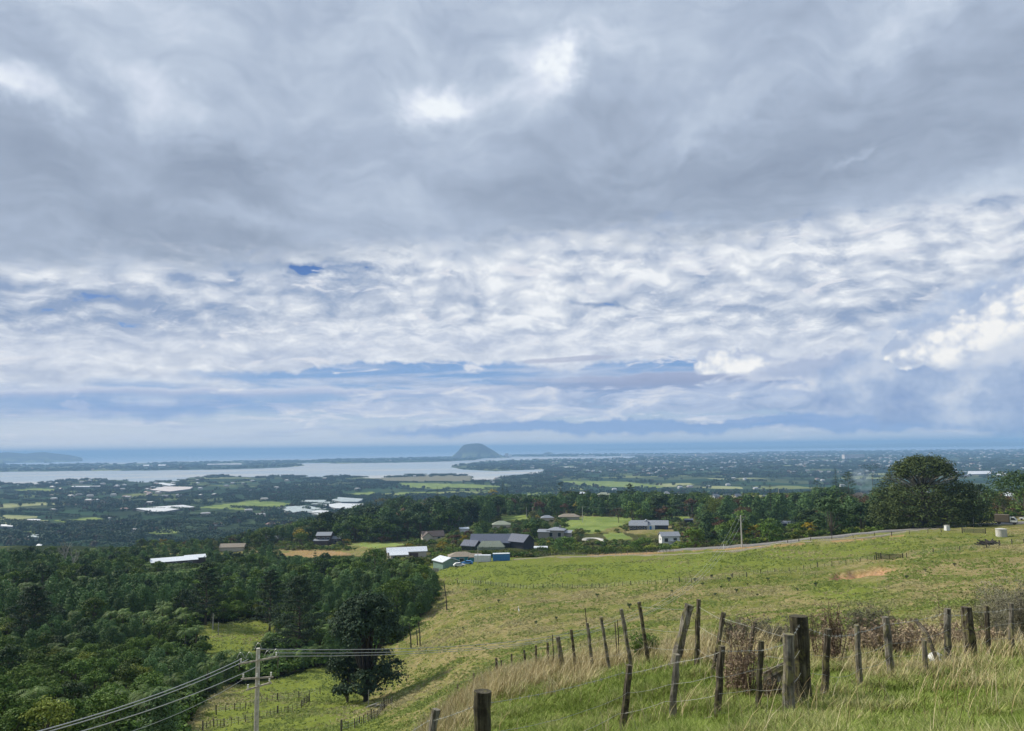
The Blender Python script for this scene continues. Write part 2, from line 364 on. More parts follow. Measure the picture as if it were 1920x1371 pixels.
TAB = {   # photo row at which the ground at that distance stands in that photo column (rows that rise again are out of sight)
 -350: [1700, 1640, 1590, 1565, 1550, 1545, 1540, 1530, 1480, 1400, 1340, 1290, 1230, 1165, 1130, 1100, 1078, 1060, 1025],
 0:    [1700, 1640, 1590, 1565, 1550, 1545, 1540, 1530, 1480, 1390, 1335, 1285, 1230, 1165, 1130, 1100, 1076, 1058, 1020],
 240:  [1700, 1640, 1590, 1565, 1550, 1545, 1540, 1530, 1475, 1395, 1340, 1288, 1228, 1165, 1130, 1100, 1078, 1056, 1022],
 480:  [1700, 1640, 1580, 1555, 1540, 1535, 1530, 1520, 1460, 1390, 1325, 1275, 1208, 1145, 1115, 1092, 1072, 1046, 1012],
 700:  [1695, 1615, 1540, 1500, 1475, 1462, 1448, 1425, 1390, 1350, 1305, 1245, 1180, 1120, 1094, 1068, 1047, 1025, 998],
 900:  [1680, 1585, 1480, 1412, 1352, 1316, 1288, 1315, 1305, 1262, 1210, 1170, 1120, 1075, 1049, 1046, 1032, 1010, 972],
 1100: [1600, 1490, 1418, 1368, 1302, 1264, 1252, 1285, 1268, 1222, 1178, 1143, 1103, 1060, 1041, 1044, 1034, 1004, 960],
 1300: [1520, 1440, 1372, 1300, 1240, 1228, 1240, 1260, 1238, 1197, 1153, 1120, 1080, 1042, 1031, 1036, 1028, 999, 955],
 1500: [1500, 1410, 1352, 1290, 1240, 1222, 1226, 1235, 1208, 1168, 1128, 1094, 1060, 1025, 1010, 1018, 1013, 985, 950],
 1700: [1490, 1395, 1345, 1294, 1243, 1220, 1212, 1208, 1178, 1143, 1104, 1074, 1043, 1008, 993, 991, 984, 965, 936],
 1920: [1480, 1390, 1330, 1280, 1238, 1222, 1210, 1188, 1150, 1118, 1088, 1062, 1030, 1000, 984, 976, 968, 950, 925],
 2300: [1480, 1390, 1330, 1280, 1238, 1222, 1205, 1178, 1138, 1100, 1070, 1045, 1012, 985, 968, 958, 950, 935, 910]}
RFAR = [850, 1050, 1400, 1900, 2600, 4000, 60000]
ZF = {-350: [-122, -138, -147, -149, -151, -153, -154], 0: [-122, -138, -147, -149, -151, -153, -154], 240: [-122, -138, -147, -149, -151, -153, -154],
      480: [-118, -134, -146, -149, -151, -153, -154], 700: [-80, -104, -138, -148, -151, -153, -154], 900: [-63, -84, -126, -146, -150, -153, -154],
      1100: [-55, -74, -116, -142, -149, -152, -154], 1300: [-55, -70, -104, -138, -148, -151, -153], 1500: [-55, -66, -98, -132, -146, -150, -152],
      1700: [-52, -64, -96, -130, -145, -149, -152], 1920: [-50, -62, -92, -128, -144, -148, -152], 2300: [-46, -60, -90, -126, -142, -148, -152]}
us = sorted(TAB); NC = len(us)
rr_all = np.array([0.5, 2.0] + RAD + RFAR, float)
ZN = np.zeros((NC, len(rr_all))); AN = np.zeros((NC, len(rr_all)))
for i, u_ in enumerate(us):
    for j, (r_, y_) in enumerate(zip(RAD, TAB[u_])):
        ZN[i, j+2] = r_*tanel(u_, y_); AN[i, j+2] = azel(u_, y_)[0]
    n_ = len(RAD)+2
    ZN[i, n_:] = ZF[u_]; AN[i, n_:] = azel(u_, 900)[0]
    ZN[i, 0] = -1.62; ZN[i, 1] = -1.62 + (ZN[i, 2]+1.62)*0.42; AN[i, :2] = AN[i, 2]
NR, NA = 760, 760
LR = np.linspace(math.log(0.5), math.log(52000.0), NR)
AZS = np.linspace(math.radians(-50), math.radians(50), NA)
lr_n = np.log(rr_all)
Zc = np.array([pchip(lr_n, ZN[i], LR) for i in range(NC)]); Ac = np.array([np.interp(LR, lr_n, AN[i]) for i in range(NC)])
HG = np.array([pchip(Ac[:, k], Zc[:, k], AZS) for k in range(NR)]).T      # (NA, NR), relative to the camera
def box1(a, k, ax):
    if k < 1: return a
    c = np.cumsum(np.concatenate([np.repeat(np.take(a, [0], ax), k+1, ax), a, np.repeat(np.take(a, [-1], ax), k, ax)], ax), ax)
    n = a.shape[ax]
    return (np.take(c, range(2*k+1, 2*k+1+n), ax)-np.take(c, range(0, n), ax))/(2*k+1)
for _ in range(2): HG = box1(HG, 14, 0); HG = box1(HG, 3, 1)
RG = np.exp(LR)
# value noise on a lattice (vectorised), several octaves
_perm = RNG.random((256, 256))
def vnoise(x, y, scale, octv=4, rough=0.5, off=0.0):
    out = 0; amp = 1.0; tot = 0
    x = np.asarray(x)/scale + off; y = np.asarray(y)/scale + off*1.7
    for _ in range(octv):
        xi = np.floor(x).astype(int); yi = np.floor(y).astype(int); fx = x-xi; fy = y-yi
        fx = fx*fx*(3-2*fx); fy = fy*fy*(3-2*fy)
        g = lambda a, b: _perm[a & 255, b & 255]
        out = out + amp*((g(xi, yi)*(1-fx)+g(xi+1, yi)*fx)*(1-fy) + (g(xi, yi+1)*(1-fx)+g(xi+1, yi+1)*fx)*fy)
        tot += amp; amp *= rough; x = x*2.03+17.3; y = y*2.03+9.1
    return out/tot
AA, RR = np.meshgrid(AZS, RG, indexing='ij'); XX, YY = RR*np.sin(AA), RR*np.cos(AA)
und = (vnoise(XX, YY, 22, 3)-0.5)*2
HG = HG + und*np.interp(RR, [3, 12, 40, 150, 500, 1500], [0.0, 0.05, 0.25, 0.9, 2.0, 0.0])
HG = HG + (vnoise(XX, YY, 3.0, 4)-0.5)*np.interp(RR, [3, 12, 60, 260, 600], [0.10, 0.22, 0.7, 0.9, 0.0])
# sheep tracks: little steps that follow the contours of the pasture
HG = HG + 0.16*np.sin(HG*2*math.pi/1.5 + 5*vnoise(XX, YY, 14, 2))*np.interp(RR, [45, 70, 250, 300], [0, 1, 1, 0])
HG = HG + (vnoise(XX, YY, 420, 3)-0.5)*np.interp(RR, [1500, 2200, 5000, 9000], [0, 10, 12, 0])*np.clip(0.3+(AA+0.1)*2.2, 0.3, 1)
def inpoly(poly, U, V):
    U = np.asarray(U); V = np.asarray(V); res = np.zeros(U.shape, bool); n = len(poly)
    for i in range(n):
        x1, y1 = poly[i]; x2, y2 = poly[(i+1) % n]
        if y1 == y2: continue
        res ^= ((y1 > V) != (y2 > V)) & (U < (x2-x1)*(V-y1)/(y2-y1)+x1)
    return res
# water outlines as they lie on the plain, given by the photo pixels they pass through
WATER = [[(-900, 894), (0, 884.5), (120, 883), (225, 882), (400, 880), (480, 878), (540, 876), (570, 872.5), (556, 870), (575, 867.5), (640, 869), (720, 867.5), (800, 866), (890, 863), (905, 859.5), (960, 856.5), (1060, 855.5), (1190, 855.5), (1200, 859), (1150, 861), (1060, 861.5), (960, 863.5), (900, 867), (860, 871), (843, 876), (870, 880), (930, 882.5), (1022, 879), (1016, 887), (990, 891), (962, 894.5), (925, 899), (900, 902.5), (885, 902), (884, 894), (850, 890.5), (760, 893), (705, 898), (640, 893), (590, 896), (540, 893.5), (480, 896), (400, 893), (352, 897), (345, 902), (262, 905.5), (230, 901), (150, 900), (118, 903), (60, 910), (24, 910), (0, 906), (-200, 912), (-900, 925)],
         [(-900, 883), (0, 872), (50, 872.5), (160, 870.5), (225, 870.5), (300, 868.5), (380, 866.5), (480, 864.4), (540, 864), (580, 863.8), (610, 862), (680, 860), (750, 858.8), (845, 857.6), (870, 856), (958, 854.5), (985, 853.2), (1085, 852.2), (1200, 851.3), (1300, 851), (1395, 850), (1440, 848), (1560, 846.5), (1700, 845.5), (1920, 844), (2400, 838), (2400, 800), (960, 800), (-900, 820)],
         [(1040, 876), (1060, 874), (1092, 875.5), (1090, 878.5), (1060, 879.5), (1042, 878.5)],
         [(1438, 862.5), (1560, 861.5), (1562, 863.8), (1438, 865)], [(1505, 853.8), (1560, 853), (1690, 851.8), (1688, 854), (1600, 855.5), (1510, 856.2)],
         [(1805, 856.8), (1860, 856.4), (1860, 858), (1806, 858.2)]]
UU, VV = proj_np(np.stack([XX, YY, np.full_like(XX, 3.0)], -1))
uj = (vnoise(XX, YY, 300, 3, off=3)-0.5)*9; vj = (vnoise(XX, YY, 500, 3, off=8)-0.5)*1.6
wat = np.zeros(XX.shape, bool)
for w_ in WATER: wat |= inpoly(w_, UU+uj, VV+vj)
wat &= RR > 3000
HG = np.where(wat, -CAM_H-4.0, np.where(RR > 3000, np.maximum(HG, -CAM_H+1.8), HG))
# far low hills across the right-hand horizon
far = np.clip((RR-30000)/9000, 0, 1)*np.clip((AA-math.radians(6))/math.radians(10), 0, 1)
fh = 40 + 110*vnoise(AA*60000, AA*0, 9000, 4) + 60*np.exp(-((AA-azel(1700, 850)[0])/0.012)**2) + 30*np.exp(-((AA-azel(1872, 850)[0])/0.008)**2)
HG = np.where(far > 0, np.maximum(HG, -CAM_H + (fh*far**0.7)*np.clip((50500-RR)/4000, 0, 1) - 3), HG)
HG = HG + CAM_H                                         # now metres above the sea
def zat(x, y):
    x = np.asarray(x, float); y = np.asarray(y, float)
    a = np.clip(np.arctan2(x, y), AZS[0], AZS[-1]); r = np.clip(np.hypot(x, y), RG[0], RG[-1])
    fa = (a-AZS[0])/(AZS[1]-AZS[0]); fr = (np.log(r)-LR[0])/(LR[1]-LR[0])
    ia = np.clip(fa.astype(int), 0, NA-2); ir = np.clip(fr.astype(int), 0, NR-2); fa = fa-ia; fr = (r-RG[ir])/(RG[ir+1]-RG[ir])
    return (HG[ia, ir]*(1-fa)+HG[ia+1, ir]*fa)*(1-fr) + (HG[ia, ir+1]*(1-fa)+HG[ia+1, ir+1]*fa)*fr
def zf(x, y): return float(zat(np.array([x]), np.array([y]))[0])
def hit(u, v, rmin=2.0, rmax=45000.0, last=False):
    """where the sight line of photo pixel u, v meets the ground"""
    a, _ = azel(u, v); t = tanel(u, v); r = np.exp(np.linspace(math.log(rmin), math.log(rmax), 6000))
    z = CAM_H + r*t; d = z - zat(r*math.sin(a), r*math.cos(a)); k = np.where((d[:-1] > 0) & (d[1:] <= 0))[0]
    if not len(k):
        k0 = int(np.argmin(np.abs(d)/r)); rr = r[k0]
    else:
        k0 = k[-1] if last else k[0]; rr = r[k0] + (r[k0+1]-r[k0])*d[k0]/(d[k0]-d[k0+1])
    x, y = rr*math.sin(a), rr*math.cos(a)
    return Vector((x, y, zf(x, y)))
def at_r(u, v, r):
    """point on the ground at distance r under photo column u (v only steadies the bearing)"""
    a, _ = azel(u, v); x, y = r*math.sin(a), r*math.cos(a); return Vector((x, y, zf(x, y)))
# ------------------------------------------------------------------ regions of the ground (photo pixels of ground points)
FOREST = [(-600, 990), (0, 1000), (130, 1000), (250, 1020), (300, 1045), (380, 1050), (470, 1045), (560, 1050), (640, 1045), (700, 1045), (735, 1075), (775, 1080), (812, 1092), (822, 1112), (800, 1150), (772, 1180), (745, 1205), (700, 1225), (640, 1248), (600, 1250), (545, 1268), (490, 1278), (430, 1285), (375, 1318), (335, 1371), (320, 1500), (-600, 1500)]
CLEAR = [(352, 1188), (380, 1172), (430, 1168), (470, 1160), (520, 1172), (522, 1195), (495, 1215), (450, 1228), (410, 1245), (388, 1232), (378, 1210)]
UG, VG = proj_np(np.stack([XX, YY, HG], -1))
juj = (vnoise(XX, YY, 9, 3, off=5)-0.5)
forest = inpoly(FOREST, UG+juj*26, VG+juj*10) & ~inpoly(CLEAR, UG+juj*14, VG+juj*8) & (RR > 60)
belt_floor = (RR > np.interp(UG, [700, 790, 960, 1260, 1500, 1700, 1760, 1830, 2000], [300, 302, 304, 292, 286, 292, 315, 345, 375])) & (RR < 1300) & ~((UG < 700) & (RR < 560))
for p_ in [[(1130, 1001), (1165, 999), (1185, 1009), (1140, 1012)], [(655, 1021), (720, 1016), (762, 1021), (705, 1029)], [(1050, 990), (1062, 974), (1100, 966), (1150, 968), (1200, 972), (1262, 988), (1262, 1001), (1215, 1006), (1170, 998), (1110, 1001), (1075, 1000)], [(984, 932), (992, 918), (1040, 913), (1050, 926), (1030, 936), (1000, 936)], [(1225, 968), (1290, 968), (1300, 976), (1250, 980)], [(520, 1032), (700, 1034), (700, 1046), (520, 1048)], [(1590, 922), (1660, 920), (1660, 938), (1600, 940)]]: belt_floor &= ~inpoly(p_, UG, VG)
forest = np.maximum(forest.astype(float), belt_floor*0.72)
dirt = np.zeros(XX.shape)
for poly in ([(1600, 1074), (1612, 1070), (1622, 1074), (1612, 1078)],
             [(524, 1038), (560, 1031), (600, 1032), (640, 1034), (660, 1040), (640, 1043), (585, 1046), (525, 1043)],
             [(950, 1040), (1060, 1037), (1070, 1040), (990, 1043), (950, 1044)],
             [(1100, 1041), (1480, 1021.5), (1700, 1003), (1700, 1004), (1480, 1024), (1110, 1043)]):
    dirt = np.maximum(dirt, inpoly(poly, UG+juj*14, VG+juj*4)*((RR > 90) & (RR < 620))*np.clip(0.25+1.1*vnoise(XX, YY, 6, 3, off=71), 0, .85)*(.7 if poly[0][0] < 600 else 1))
# the dug-out hollow where the bank has slipped
sc_c = hit(1614, 1078, 60, 400); sa_ = math.atan2(sc_c.x, sc_c.y); sx_ = (XX-sc_c.x)*math.cos(sa_)-(YY-sc_c.y)*math.sin(sa_); sy_ = (XX-sc_c.x)*math.sin(sa_)+(YY-sc_c.y)*math.cos(sa_)
scu = np.hypot((sx_-0.10*sy_)/5.2, sy_/7.5) + (vnoise(XX, YY, 2.2, 3)-0.5)*0.7
HG = HG - np.clip((1.08-scu)*5, 0, 1)*(1.0+0.07*np.clip(sy_, -8, 8))
dirt = np.maximum(dirt, np.clip((1.10-scu)*9, 0, 1))
tan = np.clip((vnoise(XX, YY, 30, 4, off=2)-0.5)*4+0.5, 0, 1)
# greener belts: the flat below the road, the field by the sheds, the valley floor
green = np.clip(inpoly([(760, 1062), (900, 1045), (1000, 1046), (1260, 1040), (1500, 1022), (1760, 1000), (1900, 1000), (1700, 1028), (1450, 1062), (1230, 1092), (1000, 1100), (860, 1095)], UG+juj*60, VG+juj*14)*1.0
                + inpoly([(380, 1400), (380, 1330), (480, 1270), (600, 1240), (700, 1330), (720, 1400)], UG+juj*40, VG+juj*20)*1.0 + inpoly(CLEAR, UG, VG)*1.0
                + inpoly([(1480, 1110), (1560, 1092), (1640, 1096), (1700, 1120), (1600, 1135)], UG+juj*50, VG+juj*12)*0.9, 0, 1)*(RR > 50)
green = box1(box1(green.astype(float), 5, 0), 5, 1)
# gravel track, orchard floor and farmland factor
farm = np.clip((RR-520)/400, 0, 1)
marsh = inpoly([(700, 897), (740, 892), (850, 889), (886, 893), (884, 903), (840, 902), (780, 903), (720, 903)], UG, VG) & (RR > 2500)
FIELDG = [[(30, 919), (62, 916), (104, 917), (96, 924), (60, 923)], [(368, 952), (430, 944), (478, 938), (545, 944), (520, 953), (440, 956), (400, 953)], [(280, 1000), (300, 993), (338, 990), (332, 1000), (300, 1003)], [(100, 976), (180, 970), (196, 974), (120, 980)], [(650, 926), (700, 922), (712, 928), (660, 931)], [(186, 991), (205, 986), (200, 993), (188, 995)],
          [(1055, 902), (1170, 903), (1245, 912), (1230, 916), (1120, 912), (1060, 907)], [(745, 924), (820, 922), (800, 930), (750, 930)], [(215, 985), (228, 983), (226, 990), (214, 991)], [(35, 1000), (68, 992), (70, 1000), (45, 1008)], [(750, 905), (880, 908), (940, 912), (930, 922), (880, 920), (760, 914)]]
fieldg = np.zeros(XX.shape)
for p_ in FIELDG: fieldg = np.maximum(fieldg, inpoly(p_, UG, VG)*(RR > 900))
LAWNS = [[(1130, 1001), (1165, 999), (1185, 1009), (1140, 1012)], [(655, 1021), (720, 1016), (762, 1021), (705, 1029)], [(938, 968), (985, 965), (992, 973), (945, 976)]]
PADG = LAWNS + [[(1052, 989), (1062, 976), (1100, 968), (1150, 969), (1200, 973), (1182, 982), (1140, 991), (1110, 1000), (1072, 999)], [(984, 932), (992, 918), (1040, 913), (1050, 926), (1030, 936), (1000, 936)], [(1225, 968), (1290, 968), (1300, 976), (1250, 980)]]
for p_ in PADG: fieldg = np.maximum(fieldg, inpoly(p_, UG, VG)*(RR > 380)*0.999)
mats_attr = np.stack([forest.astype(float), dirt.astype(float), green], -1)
def make_ground():
    # fine sheet in front, coarse behind
    back = np.radians(np.arange(55, 306, 5.0)); az = np.concatenate([AZS, back]); na = len(az)
    X = np.zeros((na, NR)); Y = np.zeros((na, NR)); Z = np.zeros((na, NR))
    X[:] = np.sin(az)[:, None]*RG; Y[:] = np.cos(az)[:, None]*RG
    Z[:NA] = HG
    w = (np.cos((back-math.radians(50))/(math.radians(260))*math.pi)*0.5+0.5)[:, None]
    flat_back = np.interp(RG, [1, 10, 100, 1000, 3000, 60000], [158.4, 158.6, 166, 190, 120, 60])[None]
    edge = HG[-1][None]*w + HG[0][None]*(1-w); ww = np.clip(np.minimum(back-math.radians(50), math.radians(310)-back)/math.radians(40), 0, 1)[:, None]
    Z[NA:] = edge*(1-ww) + flat_back*ww
    A3 = np.zeros((na, NR, 3)); A3[:NA] = mats_attr; FG = np.zeros((na, NR)); FG[:NA] = fieldg
    B3 = np.zeros((na, NR, 3)); B3[:NA, :, 0] = tan; B3[:NA, :, 1] = marsh; B3[..., 2] = np.clip((RG-520)/400, 0, 1)[None]
    V = np.stack([X, Y, Z], -1).reshape(-1, 3); V = np.vstack([V, [[0, 0, CAM_H-1.62]]])
    i = np.arange(na)[:, None]; j = np.arange(NR-1)[None]; i2 = (i+1) % na
    Fq = np.stack([i*NR+j, i*NR+j+1, i2*NR+j+1, i2*NR+j], -1).reshape(-1, 4)
    Ft = np.stack([np.full(na, na*NR), np.arange(na)*NR, ((np.arange(na)+1) % na)*NR], -1)
    Fq = Fq[:, ::-1]; Ft = Ft[:, ::-1]
    z3 = np.zeros((1, 3))
    me = mesh_np('ground', V, [Fq, Ft], [ground_mat()], True, attrs={'reg': np.vstack([A3.reshape(-1, 3), z3]), 'reg2': np.vstack([B3.reshape(-1, 3), z3]), 'field': np.append(FG.reshape(-1), 0.0)})
    o = obj_me('ground', me); tag(o, kind='structure'); return o
def ground_mat():
    m, b = newmat('ground_soil_and_grass'); P = pos()
    r3 = sep(attr('reg')); q3 = sep(attr('reg2'))
    fine = noise(P, 1.6, 8, 0.68); mid = noise(P, 0.30, 6, 0.62, 0.8); wide = noise(P, 0.045, 4, 0.6)
    px_, py_, pz_ = sep(P)
    stripe = noise(comb(px_*0.25, py_*0.25, pz_*2.6), 1.0, 4, 0.6, 0.5)
    grass = mix(remap(fine, 0.3, 0.7), (0.095, 0.112, 0.022), (0.192, 0.205, 0.060))
    dry = mix(remap(fine, 0.3, 0.7), (0.130, 0.112, 0.042), (0.330, 0.280, 0.140))
    f_dry = remap(mid*0.45 + stripe*0.60 - 0.02 + (wide-0.5)*0.5 + (q3[0]-0.5)*0.14 - r3[2]*0.20, 0.38, 0.60)
    past = mix(f_dry, grass, dry)
    past = mix(r3[2]*0.55, past, mix(remap(fine, .3, .7), (0.110, 0.155, 0.022), (0.205, 0.262, 0.050)))
    # near knoll is lush under its blades
    soil = mix(remap(fine, 0.35, 0.65), (0.30, 0.165, 0.085), (0.46, 0.29, 0.165))
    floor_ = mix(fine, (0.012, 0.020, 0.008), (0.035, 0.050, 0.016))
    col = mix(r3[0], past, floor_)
    # farmland: hedged fields and orchards of the plain
    cs, sn = math.cos(0.5), math.sin(0.5)
    fp = vec('MULTIPLY', comb(px_*cs+py_*sn, py_*cs-px_*sn), (0.0048, 0.0036, 0.0))
    fp = vec('ADD', fp, vec('SCALE', noise(P, 0.0011, 2, .5, col=True), 1.2))
    nv = S.g.nodes.new('ShaderNodeTexVoronoi'); nv.voronoi_dimensions = '2D'; nv.distance = 'CHEBYCHEV'; put(nv.inputs['Vector'], fp); nv.inputs['Scale'].default_value = 1.0; nv.inputs['Randomness'].default_value = 0.75
    fc = sep(S(nv.outputs['Color']))
    rows = mth('SINE', (px_*cs+py_*sn)*1.1)*0.5+0.5
    fieldc = ramp(fc[0], [(0.0, (0.026, 0.060, 0.030)), (0.24, (0.036, 0.078, 0.040)), (0.44, (0.060, 0.095, 0.045)), (0.6, (0.095, 0.125, 0.060)), (0.74, (0.13, 0.17, 0.065)), (0.85, (0.24, 0.27, 0.10)), (0.93, (0.32, 0.34, 0.16)), (0.975, (0.10, 0.085, 0.06))], 'CONSTANT')
    fieldc = mix(remap(noise(P, 0.02, 5, 0.7), 0.3, 0.7)*0.5, fieldc, vec('SCALE', fieldc, 0.6))
    fieldc = mix(rows*remap(fc[1], 0.4, 0.5)*0.5, fieldc, (0.03, 0.045, 0.022))
    wood = remap(noise(P, 0.0045, 5, 0.6), 0.50, 0.56)
    fieldc = mix(wood*0.85, fieldc, (0.022, 0.038, 0.020))
    col = mix(q3[2], col, fieldc)
    col = mix(attr('field', 'Fac'), col, mix(remap(noise(P, 0.03, 4, .6), .3, .7), (0.13, 0.19, 0.05), (0.24, 0.29, 0.09)))
    col = mix(q3[1], col, (0.20, 0.19, 0.13))
    col = mix(r3[1], col, soil)
    put(b.inputs['Base Color'], col); b.inputs['Roughness'].default_value = 1.0; b.inputs['Specular IOR Level'].default_value = 0.02
    put(b.inputs['Normal'], bump(noise(P, 3.5, 7, 0.7), 0.6, 0.18))
    return m
make_ground()
def make_sea():
    m, b = newmat('sea_water'); P = pos()
    w = noise(vec('MULTIPLY', P, (0.02, 0.06, 0)), 1.0, 5, 0.6)
    shoal = remap(noise(vec('MULTIPLY', P, (0.0007, 0.0016, 0)), 1.0, 5, 0.6), 0.46, 0.58)
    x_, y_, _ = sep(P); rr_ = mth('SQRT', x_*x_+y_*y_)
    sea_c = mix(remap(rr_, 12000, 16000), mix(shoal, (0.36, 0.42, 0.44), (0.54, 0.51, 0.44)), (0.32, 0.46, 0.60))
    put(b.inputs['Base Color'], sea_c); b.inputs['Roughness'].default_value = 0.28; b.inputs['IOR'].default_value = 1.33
    put(b.inputs['Normal'], bump(w, 0.35, 3.0))
    n = 96; V = [[0, 0, 0]]; rr = [2500, 8000, 20000, 35000, 50000]
    for r in rr: V += [[r*math.sin(2*math.pi*k/n), r*math.cos(2*math.pi*k/n), 0] for k in range(n)]
    Fq = [[1+i*n+k, 1+i*n+(k+1) % n, 1+(i+1)*n+(k+1) % n, 1+(i+1)*n+k] for i in range(len(rr)-1) for k in range(n)]
    Ft = [[0, 1+(k+1) % n, 1+k] for k in range(n)]
    o = obj_me('sea', mesh_np('sea', V, [np.array(Fq)[:, ::-1], np.array(Ft)], [m], False)); tag(o, kind='structure')
make_sea()
# ------------------------------------------------------------------ far hills standing in the sea
def hill(name, outline, r, depth, mat, label, seed=1):
    """a hill from its skyline (photo pixels): a rounded ridge body of real width and depth standing on the sea"""
    pts = []
    for u, v in outline:
        a, _ = azel(u, v); pts.append((a, max(0.0, CAM_H + r*tanel(u, v))))
    a = np.linspace(pts[0][0], pts[-1][0], 130); h = np.interp(a, [p[0] for p in pts], [p[1] for p in pts])
    m = 40; t = np.linspace(-1, 1, m); V = np.zeros((130, m, 3))
    hm = h.max()
    for i in range(130):
        hh = h[i]; dd = depth*(0.25+0.75*(hh/hm)**0.6)
        prof = np.clip(1-np.abs(t)**2.2, 0, 1)**0.9
        n1 = vnoise(t*3+i*0.09, t*0+i*0.09, 0.6, 4, off=seed)
        rr_ = r + t*dd
        V[i, :, 0] = np.sin(a[i])*rr_; V[i, :, 1] = np.cos(a[i])*rr_; V[i, :, 2] = hh*prof*(1-0.22*n1*(1-prof)*2) - 2
    ii, jj = np.meshgrid(np.arange(129), np.arange(m-1), indexing='ij')
    Fq = np.stack([ii*m+jj, (ii+1)*m+jj, (ii+1)*m+jj+1, ii*m+jj+1], -1).reshape(-1, 4)
    o = obj_me(name, mesh_np(name, V.reshape(-1, 3), Fq, [mat], True)); tag(o, label, kind='structure'); return o
def hill_mat():
    m, b = newmat('far_bush'); P = pos()
    f = noise(P, 0.012, 6, 0.65); g = noise(P, 0.004, 4, 0.6)
    z_ = sep(P)[2]
    c = mix(remap(f, 0.35, 0.65), (0.010, 0.018, 0.022), (0.026, 0.038, 0.034))
    c = mix(remap(z_, 130, 40)*remap(g, 0.46, 0.56), c, (0.17, 0.21, 0.09))
    put(b.inputs['Base Color'], c); b.inputs['Roughness'].default_value = 1.0; put(b.inputs['Normal'], bump(f, 0.8, 30)); return m
HM = hill_mat()
hill('mount_hill', [(838, 863), (845, 857.5), (853, 851), (860, 845), (863, 840.5), (867, 836), (872, 833.4), (880, 832.2), (893, 831.2), (902, 831.6), (909, 835), (916, 839.5), (926, 845), (935, 851), (945, 855.5), (960, 859), (972, 862)], 12300, 560, HM, 'flat-topped steep hill rising alone at the harbour mouth')
hill('rock_hill', [(1012, 856.5), (1017, 852), (1022, 848.6), (1030, 847.6), (1035, 849), (1039, 855), (1041, 857)], 15500, 160, HM, 'small round rocky knob on the shore right of the big hill', 2)
hill('rock_hill', [(985, 857), (992, 852.4), (1000, 851), (1008, 852), (1014, 856.5)], 15600, 140, HM, 'low wooded knob between the big hill and the rocky knob', 3)
hill('island_hills', [(-260, 858), (-160, 853), (-60, 851), (-20, 850.2), (0, 848.8), (14, 847.6), (35, 849.4), (50, 850.6), (66, 848.4), (84, 847.6), (100, 849.6), (128, 852.8), (146, 856), (155, 859)], 17500, 1400, HM, 'long blue island ridge on the sea at the far left', 5)
hill('islet', [(-6, 868), (-2, 863), (3, 862.2), (7, 865), (11, 868)], 14500, 220, HM, 'small dark islet at the left edge of the sea', 6)
hill('islet', [(82, 863.8), (87, 861.2), (93, 861.6), (97, 863.8)], 15500, 170, HM, 'tiny flat islet below the long island ridge', 7)
def make_haze():
    m = bpy.data.materials.new('haze_air'); m.use_nodes = True; m.node_tree.nodes.clear(); g = m.node_tree
    v = g.nodes.new('ShaderNodeVolumePrincipled'); o = g.nodes.new('ShaderNodeOutputMaterial'); g.links.new(v.outputs[0], o.inputs['Volume'])
    v.inputs['Color'].default_value = (0.38, 0.65, 1.0, 1); v.inputs['Density'].default_value = 8.6e-5; v.inputs['Anisotropy'].default_value = 0.0
    mb = MB(); mb.box((0, 0, 132.0), (104000, 104000, 276))
    h = mb.build('haze', m); tag(h, kind='stuff'); return h
HAZE = make_haze()
scn.cycles.volume_bounces = 0
# ------------------------------------------------------------------ foliage: materials and plant shapes
def leafmat(name, dark, light, hue=(0.10, 0.09, 0.02), rough=0.6, trans=0.15):
    """leaf colour varies leaf by leaf (attribute 'lv'), clump by clump and plant by plant"""
    m, b = newmat(name)
    lv = attr('lv', 'Fac'); r = rnd(); f = noise(objco(), 0.7, 3, 0.6)
    c = mix(remap(lv*0.6 + f*0.5, 0.15, 0.85, mode='LINEAR'), dark, light)
    c = mix(remap(r, 0.0, 1.0, mode='LINEAR')*0.45, c, hue)
    c = vec('SCALE', c, remap(mth('FRACT', r*7.77), 0, 1, 0.62, 1.45, 'LINEAR'))
    put(b.inputs['Base Color'], c); b.inputs['Roughness'].default_value = rough; b.inputs['Specular IOR Level'].default_value = 0.06
    return m
M_bush = leafmat('bush_leaves', (0.026, 0.062, 0.016), (0.120, 0.200, 0.038), (0.115, 0.155, 0.026))
M_blue = leafmat('blue_green_leaves', (0.041, 0.084, 0.035), (0.127, 0.208, 0.073), (0.101, 0.177, 0.052))
M_dark = leafmat('dark_leaves', (0.019, 0.043, 0.020), (0.066, 0.109, 0.046), (0.058, 0.088, 0.028))
M_pine = leafmat('pine_needles', (0.019, 0.039, 0.023), (0.070, 0.109, 0.059), (0.062, 0.095, 0.038))
M_fern = leafmat('fern_fronds', (0.038, 0.075, 0.022), (0.110, 0.175, 0.048), (0.105, 0.150, 0.036))
M_yel = leafmat('yellow_leaves', (0.19, 0.14, 0.016), (0.42, 0.32, 0.04), (0.26, 0.22, 0.03))
M_lime = leafmat('yellow_green_leaves', (0.09, 0.12, 0.02), (0.21, 0.25, 0.045), (0.16, 0.19, 0.03))
M_rust = leafmat('rusty_leaves', (0.070, 0.042, 0.026), (0.150, 0.085, 0.050), (0.10, 0.06, 0.035))
M_olive = leafmat('olive_leaves', (0.072, 0.087, 0.032), (0.181, 0.196, 0.070), (0.160, 0.160, 0.058))
M_grey = leafmat('grey_scrub', (0.13, 0.125, 0.08), (0.27, 0.25, 0.175), (0.20, 0.20, 0.125))
M_brack = leafmat('dry_bracken', (0.19, 0.135, 0.090), (0.44, 0.34, 0.23), (0.36, 0.30, 0.20))
M_bark = simple('bark', (0.11, 0.09, 0.07), 0.9, 0.35, 3.0)
M_pale = simple('pale_bark', (0.34, 0.32, 0.28), 0.9, 0.25, 3.0)
